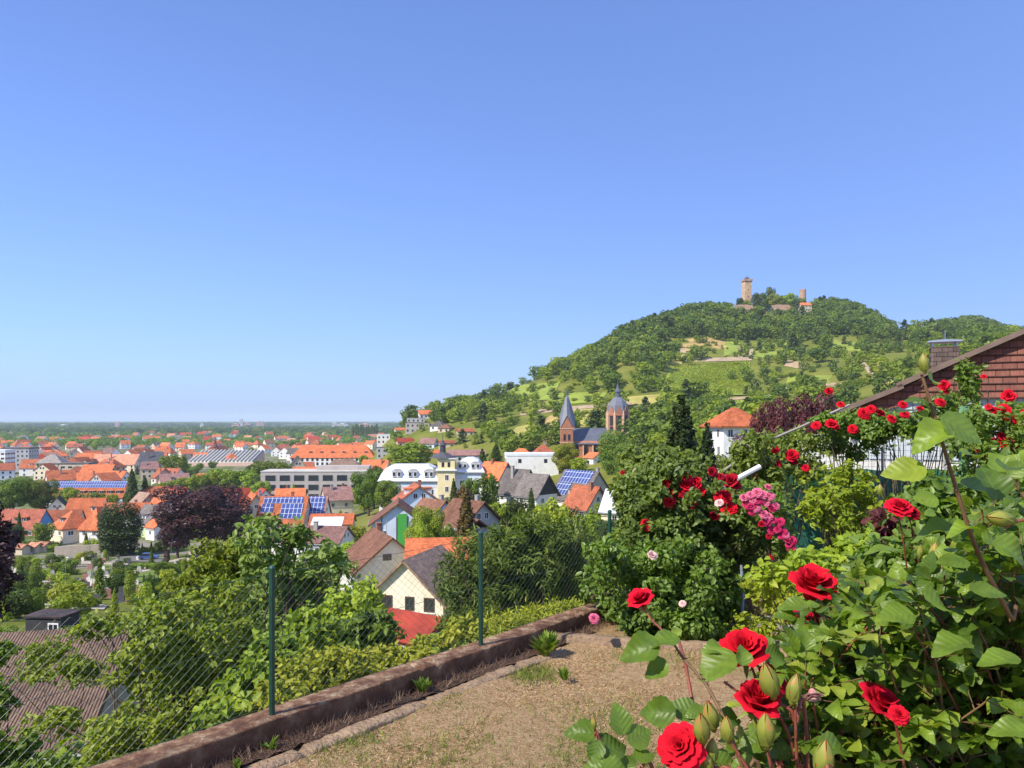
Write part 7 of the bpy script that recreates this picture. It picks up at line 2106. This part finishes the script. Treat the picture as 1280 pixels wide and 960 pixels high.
class Bush:
    """canes and leaflets of one plant, gathered, then linked as stem and foliage"""
    def __init__(s, label, loc, leafm=None, group=None):
        s.o = np.array(loc, float); s.t = thing('rose_bush', label, 'rose bush', tuple(loc), 0, group)
        s.st = MB(); s.P, s.Fr, s.S, s.T = [], [], [], []; s.m = leafm or RL; s.rng = np.random.RandomState(sum(map(ord, label)) % 9999)
    def leaf(s, p, along, nrm, size, tint=None):
        s.P.append(np.array(p)); s.Fr.append(frames(np.array([nrm], float), np.array([along], float))[0]); s.S.append(size); s.T.append(s.rng.rand() if tint is None else tint)
    def compound(s, p, d, up, size, n=5):
        rng = s.rng; d = norm(np.array(d, float)); p = np.array(p); L = size * 1.9
        side = norm(np.cross(d, up)); nr = norm(np.cross(side, d))
        if nr[2] < 0: nr = -nr
        end = p + d * L + np.array([0, 0, -.12 * L])
        s.st.tube([p - s.o, (p + end) / 2 - s.o + np.array([0, 0, .02 * L]), end - s.o], [.0014, .0011, .0008], 4)
        tint = rng.rand()
        for k in range(n):
            if k == 0: q, dd, sz = end, d, size * 1.12
            else:
                f = .86 if k < 3 else .45; sg = 1 if k % 2 else -1
                q = p + (end - p) * f; dd = norm(d * .45 + side * sg * .9); sz = size * (1.0 if k < 3 else .82)
            nn = norm(nr + rng.normal(size=3) * .33)
            s.leaf(q, dd + rng.normal(size=3) * .12, nn, sz * rng.uniform(.85, 1.12), np.clip(tint + rng.normal() * .12, 0, 1))
    def cane(s, pts, r0, r1, leaves=0, size=.05, frm=.35, mat_=0, prickle=True, up=.5):
        rng = s.rng; pts = [np.array(p, float) for p in pts]
        # smooth the line
        fine = []
        for i in range(len(pts) - 1):
            p0 = pts[max(i - 1, 0)]; p1 = pts[i]; p2 = pts[i + 1]; p3 = pts[min(i + 2, len(pts) - 1)]
            for q in range(6):
                t = q / 6; fine.append(.5 * ((2 * p1) + (-p0 + p2) * t + (2*p0 - 5*p1 + 4*p2 - p3) * t*t + (-p0 + 3*p1 - 3*p2 + p3) * t**3))
        fine.append(pts[-1])
        n = len(fine); rad = [r0 + (r1 - r0) * i / (n - 1) for i in range(n)]
        s.st.tube([p - s.o for p in fine], rad, 7, mat_)
        L = np.array(fine)
        if prickle:
            for k in range(int(n * 1.2)):
                i = rng.randint(0, n - 1); d = norm(rng.normal(size=3)); t = norm(L[i + 1] - L[i]); d = norm(d - t * (d @ t)); c = L[i] + d * rad[i] - s.o
                s.st.tube([c, c + d * .006 - t * .003], [.0016, .0002], 4, mat_)
        for k in range(leaves):
            f = frm + (1 - frm) * (k + .5) / leaves
            x = f * (n - 1); i = min(int(x), n - 2); p = L[i] * (1 - (x - i)) + L[i + 1] * (x - i); t = norm(L[i + 1] - L[i])
            a = k * 2.4 + rng.uniform(-.4, .4); u = norm(np.cross(t, [.2, .1, 1])); v = np.cross(t, u)
            d = norm((u * cos(a) + v * sin(a)) * .9 + t * .35 + np.array([0, 0, up * .35]))
            s.compound(p, d, np.array([rng.normal() * .2, rng.normal() * .2, 1]), size * rng.uniform(.75, 1.15), 5 if rng.rand() < .75 else 3)
    def done(s, mats=None):
        s.st.obj('stem', mats or (CANE, CANER), s.t, smooth=True)
        S3 = np.array(s.S)[:, None] * np.stack([s.rng.uniform(.86, 1.12, len(s.S)), np.ones(len(s.S)), s.rng.uniform(.3, 3.2, len(s.S))], 1)
        V, Fc = inst(LEAF[0], LEAF[1], np.array(s.P), np.array(s.Fr), S3)
        o = link('foliage', arr_mesh('foliage', V - s.o, Fc, np.repeat(np.array(s.T), len(LEAF[0])), smooth=True, mats=s.m, lv=np.tile(LEAFLV, (len(s.P), 1))), None, s.t); o['kind'] = 'stuff'
        return s.t

def big_bush():
    rng = np.random.RandomState(21)
    B = Bush('big red rose bush filling the right foreground with large glossy leaves', (1.12, 2.05, GZ))
    roots = [(1.05, 1.95), (1.25, 2.15), (1.45, 1.9), (.92, 2.1), (1.6, 2.2)]
    k = 0
    while k < 300:
        px = rng.uniform(965, 1330); py = rng.uniform(560, 985)
        lim = 720 + max(0, 1075 - px) * 1.15 if px < 1165 else 720 - (px - 1165) * 1.5
        if py < lim: continue
        Y = rng.uniform(1.45, 2.55) if k % 3 else rng.uniform(1.4, 1.75)
        if px < 1040 and Y > 1.9: Y -= .4
        e = P(px, py, Y); r = roots[rng.randint(len(roots))]; b = np.array([r[0], r[1], GZ])
        m1 = b * .55 + e * .45 + np.array([rng.normal() * .08, rng.normal() * .08, .30]); m1[2] = min(m1[2], e[2] - .02)
        m2 = b * .18 + e * .82 + np.array([rng.normal() * .05, rng.normal() * .05, .05])
        B.cane([b, m1, m2, e], .0045, .0016, 12, .039, .40, rng.randint(2), up=.8); k += 1
    # two strong bare canes on the right and the tall shoot
    B.cane([(1.55, 1.75, GZ), P(1300, 850, 1.5), P(1262, 770, 1.38), P(1222, 690, 1.32), P(1195, 610, 1.3), P(1168, 520, 1.3), P(1152, 468, 1.3)], .0056, .0024, 0, .06, .5, 0)
    B.cane([(1.5, 1.9, GZ), P(1215, 860, 1.7), P(1185, 770, 1.6), P(1160, 705, 1.55)], .006, .003, 5, .055, .5, 1)
    def lf(px, py, ln, ang, Y, tilt=.5, tint=None, wide=1.0, face=(0, 0, 0)):
        """leaf drawn by its middle, length in pixels and the way its tip points"""
        a = radians(ang); k = Y / F_PX; sz = ln * k * .80
        d = np.array([cos(a), rng.uniform(-.25, .25), sin(a)]); p = P(px, py, Y) - d * sz * .5
        n = np.array([face[0], -1.0 + tilt, .35 + tilt]) + rng.normal(size=3) * .12
        B.leaf(p, d, n, sz, tint)
    for a in [(1132,583,66,172,1.28,.35,.95), (1148,498,44,160,1.3,.6,.25), (1135,508,40,165,1.32,.9,.1), (1165,548,62,215,1.27,.3,.85), (1197,540,70,318,1.27,.2,.45), (1156,512,26,95,1.3,.3,.9), (1172,470,30,20,1.31,.4,.98),
              (1172,650,60,150,1.33,.6,.6), (1225,612,58,340,1.31,.6,.25), (1243,600,62,95,1.36,.3,.15), (1250,672,52,20,1.25,.6,.5), (1205,668,50,200,1.3,.7,.8), (1160,620,40,160,1.4,.4,.8), (1262,690,54,330,1.22,.5,.5), (1190,705,52,190,1.3,.7,.4), (1235,740,56,350,1.28,.6,.4),
              (1265,570,50,60,1.45,.5,.3), (1215,560,36,30,1.45,.5,.6), (1100,690,50,190,1.5,.8,.7), (1190,800,62,170,1.22,.5,.45), (1248,830,64,200,1.18,.5,.5), (1120,770,56,185,1.35,.6,.55), (1180,745,60,10,1.25,.5,.6), (1265,905,60,160,1.15,.5,.5)]: lf(*a)
    for (px, py, w, Y, kd, col, d) in [(1100,878,46,1.47,'half','red',(.35,-.45,.8)), (1016,868,22,1.42,'half','faded',(0,-.3,-.4)), (1082,762,28,2.5,'open','red',(-.2,-.6,.7)), (1104,758,22,2.5,'open','red',(.2,-.6,.7)), (1125,632,32,2.6,'open','red',(0,-.5,.8)), (1142,640,20,2.6,'open','dark',(.3,-.5,.6)),
              (1125,893,24,1.38,'open','red',(0,-.7,.5)), (1072,770,18,2.4,'open','dark',(0,-.7,.5)), (1016,733,54,1.78,'half','red',(.1,-.38,.9)), (1006,771,32,1.85,'open','dark',(-.3,-.6,.4))]:
        p = P(px, py, Y); flower(B.t, p, w * Y / F_PX, kd, col, d)
        B.cane([p - np.array(d) * .03, p + np.array([.03, .04, -.12]), p + np.array([.10, .12, -.35])], .0022, .003, 2, .05, .4, 1, False)
    flower(B.t, P(1168, 690, 1.55), .040, 'redbud', 'red', (.1, -.2, 1)); flower(B.t, P(1250, 648, 1.26), .052, 'redbud', 'dark', (-.95, -.2, .12))
    flower(B.t, P(1155, 453, 1.3), .032, 'bud', 'red', (-.1, 0, 1)); flower(B.t, P(1100, 612, 1.9), .028, 'bud', 'red', (0, 0, 1)); flower(B.t, P(1150, 690, 1.7), .026, 'bud', 'red', (.1, 0, 1))
    B.cane([P(1256, 660, 1.27), P(1285, 652, 1.27), P(1310, 700, 1.3)], .0022, .003, 0, .05, .4, 1, False)
    for (px, py, ln, ang, Y, ti, tn) in [(992,752,46,165,1.72,.4,.5), (1055,762,54,250,1.7,.1,.5), (1085,775,36,160,1.68,.5,.7), (1010,790,52,185,1.66,.8,.4), (1040,808,30,270,1.66,.2,.5), (1085,838,40,190,1.55,.2,.6), (1118,850,50,60,1.55,.3,.7), (1000,825,40,200,1.6,.7,.6)]: lf(px, py, ln, ang, Y, ti, tn)
    B.done()
big_bush()

def front_rose():
    B = Bush('front rose plant with red blooms and many plump buds rising at the lower edge', (.52, 1.30, GZ))
    rng = B.rng; b = np.array([.52, 1.30, GZ])
    def up(*pts, r0=.0042, r1=.0022, m=1): B.cane([b + np.array([rng.normal() * .03, rng.normal() * .03, 0])] + [P(*q) for q in pts], r0, r1, 0, .05, .4, m)
    up((960,1040,1.32), (930,965,1.32), (908,905,1.34), (882,855,1.38), (858,828,1.42), (843,806,1.44), m=0)
    up((975,1050,1.3), (948,985,1.3), (912,925,1.31), (906,918,1.31))
    up((990,1060,1.3), (965,965,1.3), (958,925,1.3))
    up((1005,1060,1.36), (996,950,1.36), (994,880,1.36))
    up((1000,1050,1.38), (992,940,1.38), (972,890,1.38), (963,870,1.38))
    up((985,1050,1.42), (962,950,1.42), (950,905,1.4), (946,888,1.4)); up((985,1050,1.5), (966,930,1.5), (945,850,1.5), (935,822,1.5))
    up((930,1050,1.22), (885,985,1.22), (858,950,1.22)); up((950,1050,1.25), (905,985,1.25), (890,950,1.25)); up((1035,1060,1.1), (1030,985,1.1))
    up((840,1040,1.3), (790,980,1.3), (765,948,1.3), (752,928,1.3), (743,912,1.3))
    up((870,900,1.5), (835,800,2.0), (815,775,2.15), (803,760,2.2)); up((1010,960,1.38), (994,905,1.37), (985,885,1.37), (945,872,1.39), (928,868,1.4), (905,852,1.41))
    for (px, py, w, Y, kd, col, d) in [(931,812,54,1.48,'half','red',(-.18,-.45,.85)), (946,876,52,1.38,'half','red',(.15,-.42,.9)), (850,932,60,1.24,'open','red',(-.5,-.6,.6)), (968,848,40,1.45,'open','dark',(.5,-.4,.5)), (801,749,30,2.2,'half','red',(-.45,-.3,.85))]:
        flower(B.t, P(px, py, Y), w * Y / F_PX, kd, col, d)
    for (px, py, ln, Y, kd, d) in [(888,894,44,1.33,'redbud',(-.25,-.1,1)), (909,911,38,1.31,'bud',(-.1,-.1,1)), (961,850,54,1.36,'redbud',(-.28,-.15,1)), (993,860,42,1.355,'bud',(.18,0,1)), (957,912,52,1.29,'bud',(-.05,-.15,1)), (877,910,48,1.22,'redbud',(-.15,-.3,1)), (890,938,36,1.24,'bud',(.05,0,1)), (884,952,30,1.23,'bud',(-.3,0,1)), (1030,948,56,1.10,'bud',(.05,-.1,1)), (742,903,17,1.3,'redbud',(-.1,0,1))]:
        flower(B.t, P(px, py, Y), .86 * ln * Y / F_PX, kd, 'red', d)
    def lf(px, py, ln, ang, Y, tilt=.5, tint=None):
        a = radians(ang); k = Y / F_PX; sz = ln * k
        d = np.array([cos(a), rng.uniform(-.2, .2), sin(a)]); p = P(px, py, Y) - d * sz * .5
        B.leaf(p, d, np.array([rng.normal() * .15, -1.0 + tilt, .35 + tilt]), sz, tint)
    for a in [(800,810,50,186,1.42,.25,.35), (828,803,44,190,1.43,.7,.4), (820,836,34,200,1.42,.25,.45), (846,787,18,80,1.44,.3,.9), (896,834,56,216,1.42,.5,.55), (931,819,27,75,1.36,.0,.5), (974,817,36,20,1.45,.2,.3), (822,890,44,180,1.36,.1,.3), (856,882,40,150,1.37,.35,.2), (869,892,28,200,1.37,.4,.4),
              (727,913,40,165,1.3,.3,.3), (777,899,40,98,1.3,.0,.35), (801,919,36,25,1.3,.2,.4), (768,933,40,30,1.29,.3,.2), (744,940,30,250,1.29,.2,.3), (806,942,30,10,1.29,.6,.4), (755,920,20,130,1.31,.4,.2), (785,951,26,60,1.28,.3,.3), (742,960,38,180,1.27,.5,.4), (770,962,36,350,1.26,.5,.4), (940,930,36,200,1.4,.4,.3), (915,895,34,20,1.5,.3,.15), (1010,925,36,30,1.45,.4,.2), (975,935,34,160,1.42,.4,.3), (930,960,40,190,1.35,.5,.4), (1045,930,44,10,1.3,.5,.3), (870,968,40,200,1.25,.5,.3), (905,955,34,340,1.4,.4,.25), (960,800,26,110,1.6,.3,.4), (890,815,26,200,1.45,.5,.5)]: lf(*a)
    B.done()
front_rose()

# ---- bushes farther back: leaf clouds with flowers
def cloud_rose(label, lobes, Y, n, mk, leaf=.055, blooms=(), group=None, tint=(.45, .24), z0=GZ, stems=6, name='rose_bush', cat='rose bush', lo=.42):
    t = near_plant(label, lobes, Y, leaf, n, mk, FOLD, cat, name, lo, .35, 1.0, False, group, stems, tint, z0, 10)
    for b in blooms:
        px, py, w, col = b[:4]; yy = (b[4] if len(b) > 4 else Y - .52)
        d = (random.uniform(-.5, .3), random.uniform(-1, -.5), random.uniform(.2, .9))
        flower(t, P(px, py, yy), (1.05 if col in ('pink', 'magenta') else 1.0) * w * yy / F_PX, 'open' if random.random() < .8 else 'half', col, d)
    return t
cloud_rose('green rose bush with small pale pink blooms at the end of the dry lawn', [(790,735,52,44),(845,722,56,42),(772,778,36,30),(836,776,56,30),(893,745,38,42),(752,705,26,26),(870,770,40,30)], 6.95, 13500, 'rose', .056,
           [(743,773,12,'pink'), (815,694,11,'pale'), (853,754,9,'pale')])
cloud_rose('tall dark leaved rose bush covered in red blooms', [(850,622,56,46),(900,655,54,36),(832,680,46,34),(885,692,52,28),(803,640,28,44),(940,660,30,34)], 7.9, 15000, 'rosedark', .062,
           [(832,604,13,'red'),(859,596,14,'red'),(864,608,22,'red'),(876,614,12,'red'),(838,627,16,'red'),(864,630,12,'dark'),(838,615,10,'dark'),(854,617,13,'dark'),(809,655,17,'red'),(912,635,20,'red'),(904,620,18,'red'),(913,601,18,'dark'),(901,595,11,'dark'),(890,590,11,'dark'),(893,644,13,'dark'),(870,604,14,'red'),(857,607,14,'red'),(966,695,9,'dark'),(976,698,9,'dark'),(953,713,8,'red'),(920,606,12,'dark'),(897,620,12,'red')])
cloud_rose('tall loose rose shoots with yellow green leaves behind the red rose bush', [(802,588,28,28),(842,582,30,20),(785,620,20,32)], 8.6, 3400, 'roselight', .062, [(778,590,6,'dark')], stems=8)
cloud_rose('arching rose bush with a cascade of pink and magenta blooms', [(955,632,30,24),(967,654,24,28),(980,678,14,24),(940,624,20,16)], 7.4, 2700, 'rose', .05,
           [(946,615,13,'pink'),(953,617,12,'pink'),(938,618,10,'pink'),(940,624,12,'pink'),(937,629,16,'magenta'),(957,629,9,'pink'),(965,635,10,'magenta'),(955,642,13,'pink'),(962,645,9,'pink'),(958,653,10,'magenta'),(965,663,11,'magenta'),(972,661,10,'magenta'),(979,665,10,'magenta'),(984,675,10,'magenta'),(989,684,11,'magenta'),(986,680,9,'magenta'),(960,609,8,'pink'),(899,628,11,'pale'),(930,622,9,'pink'),(947,625,10,'magenta'),(968,650,8,'magenta'),(976,670,8,'magenta'),(952,655,8,'dark'),(961,670,8,'dark'),(944,634,12,'pink'),(950,626,10,'magenta'),(962,620,11,'pink'),(970,632,10,'pink'),(975,652,11,'magenta'),(982,668,10,'pink'),(990,676,10,'magenta'),(992,692,9,'magenta'),(940,640,9,'magenta')])
cloud_rose('climbing rose with red blooms on the rail left of the white wall', [(985,570,44,28),(958,595,30,20),(1008,550,24,14),(940,566,22,24),(925,590,20,18)], 9.7, 6200, 'roselight', .062,
           [(969,562,10,'red'),(990,570,15,'red'),(972,580,9,'red'),(1007,584,11,'red'),(993,577,8,'dark'),(945,595,6,'red'),(940,570,5,'red')])
cloud_rose('rounded climbing rose bush with red blooms before the white wall', [(1070,546,34,28),(1040,528,26,12),(1090,534,28,18)], 9.9, 5600, 'rose', .062,
           [(1036,489,9,'red'),(1051,505,10,'red'),(1020,531,12,'red'),(1039,530,13,'red'),(1066,536,12,'red'),(1080,516,14,'red'),(1089,511,12,'red'),(1100,517,11,'dark'),(1045,533,9,'red'),(1084,520,10,'red')])
cloud_rose('loose climbing rose with red blooms under the shingled gable', [(1130,532,30,14),(1158,540,24,18),(1178,515,24,22),(1112,528,20,12)], 9.6, 4200, 'rose', .062,
           [(1115,523,12,'red'),(1131,517,12,'red'),(1129,505,11,'red'),(1150,512,9,'red'),(1176,502,13,'red'),(1180,482,12,'red'),(1183,489,8,'dark')])
cloud_rose('climbing rose on the green arch at the right picture edge with clustered red blooms', [(1240,560,46,46),(1270,600,40,40),(1205,545,26,36),(1262,520,22,16),(1212,478,14,26),(1290,560,30,50),(1235,610,40,26)], 8.3, 9500, 'rose', .058,
           [(1261,495,15,'red'),(1244,514,15,'red'),(1255,512,16,'red'),(1258,521,14,'red'),(1269,524,14,'red'),(1279,534,12,'red'),(1236,508,9,'red'),(1260,552,20,'red'),(1272,562,16,'dark'),(1242,550,9,'red'),(1233,570,7,'red'),(1220,562,7,'red'),(1274,575,10,'dark'),(1253,545,12,'red'),(1283,516,12,'red'),(1230,470,7,'red')])
near_plant('light green currant shrub standing before the green tarpaulin', [(1050,608,40,26),(1032,640,28,26),(1072,638,30,28),(1055,660,34,20)], 9.2, .075, 1900, 'bright', FOLD, 'shrub', 'currant_shrub', .35, .3, 1.0, False, None, 16, (.7, .3), GZ, 12, (.16, .32))
near_plant('pale yellow green perennials behind the big rose bush', [(1012,715,40,22),(965,722,28,20),(1050,700,40,22),(1095,690,36,24)], 6.3, .070, 1900, 'bright', FOLD, 'perennial plant', 'perennial', .3, .3, 1.0, False, None, 8, (.85, .3), GZ, 12, (.16, .30))
near_plant('small rose shrub with reddish young leaves behind the big rose bush', [(1135,655,32,22),(1160,675,26,20),(1110,660,22,16)], 3.7, .05, 900, 'plum', FOLD, 'rose shrub', 'rose_shrub', .3, .3, 1.0, False, None, 6, (.6, .25), GZ, 9)
near_plant('leafy green rose bush between the perennials and the big foreground bush', [(1180,640,60,40),(1240,670,60,44),(1130,700,50,28),(1085,720,36,20),(1280,620,40,40)], 3.4, .055, 3800, 'rose', FOLD, 'rose bush', 'rose_bush', .3, .3, 1.0, False, None, 7, (.55, .3), GZ, 9)
near_plant('low weeds and rose suckers along the cross edging', [(860,792,26,12),(900,795,30,12),(940,785,30,14),(985,760,26,20),(960,735,26,22),(1000,790,30,12)], 6.75, .05, 3000, 'yellow', FOLD, 'weeds', 'weed_patch', .25, .1, 1.0, False, None, 6, (.4, .25), GZ, 9)
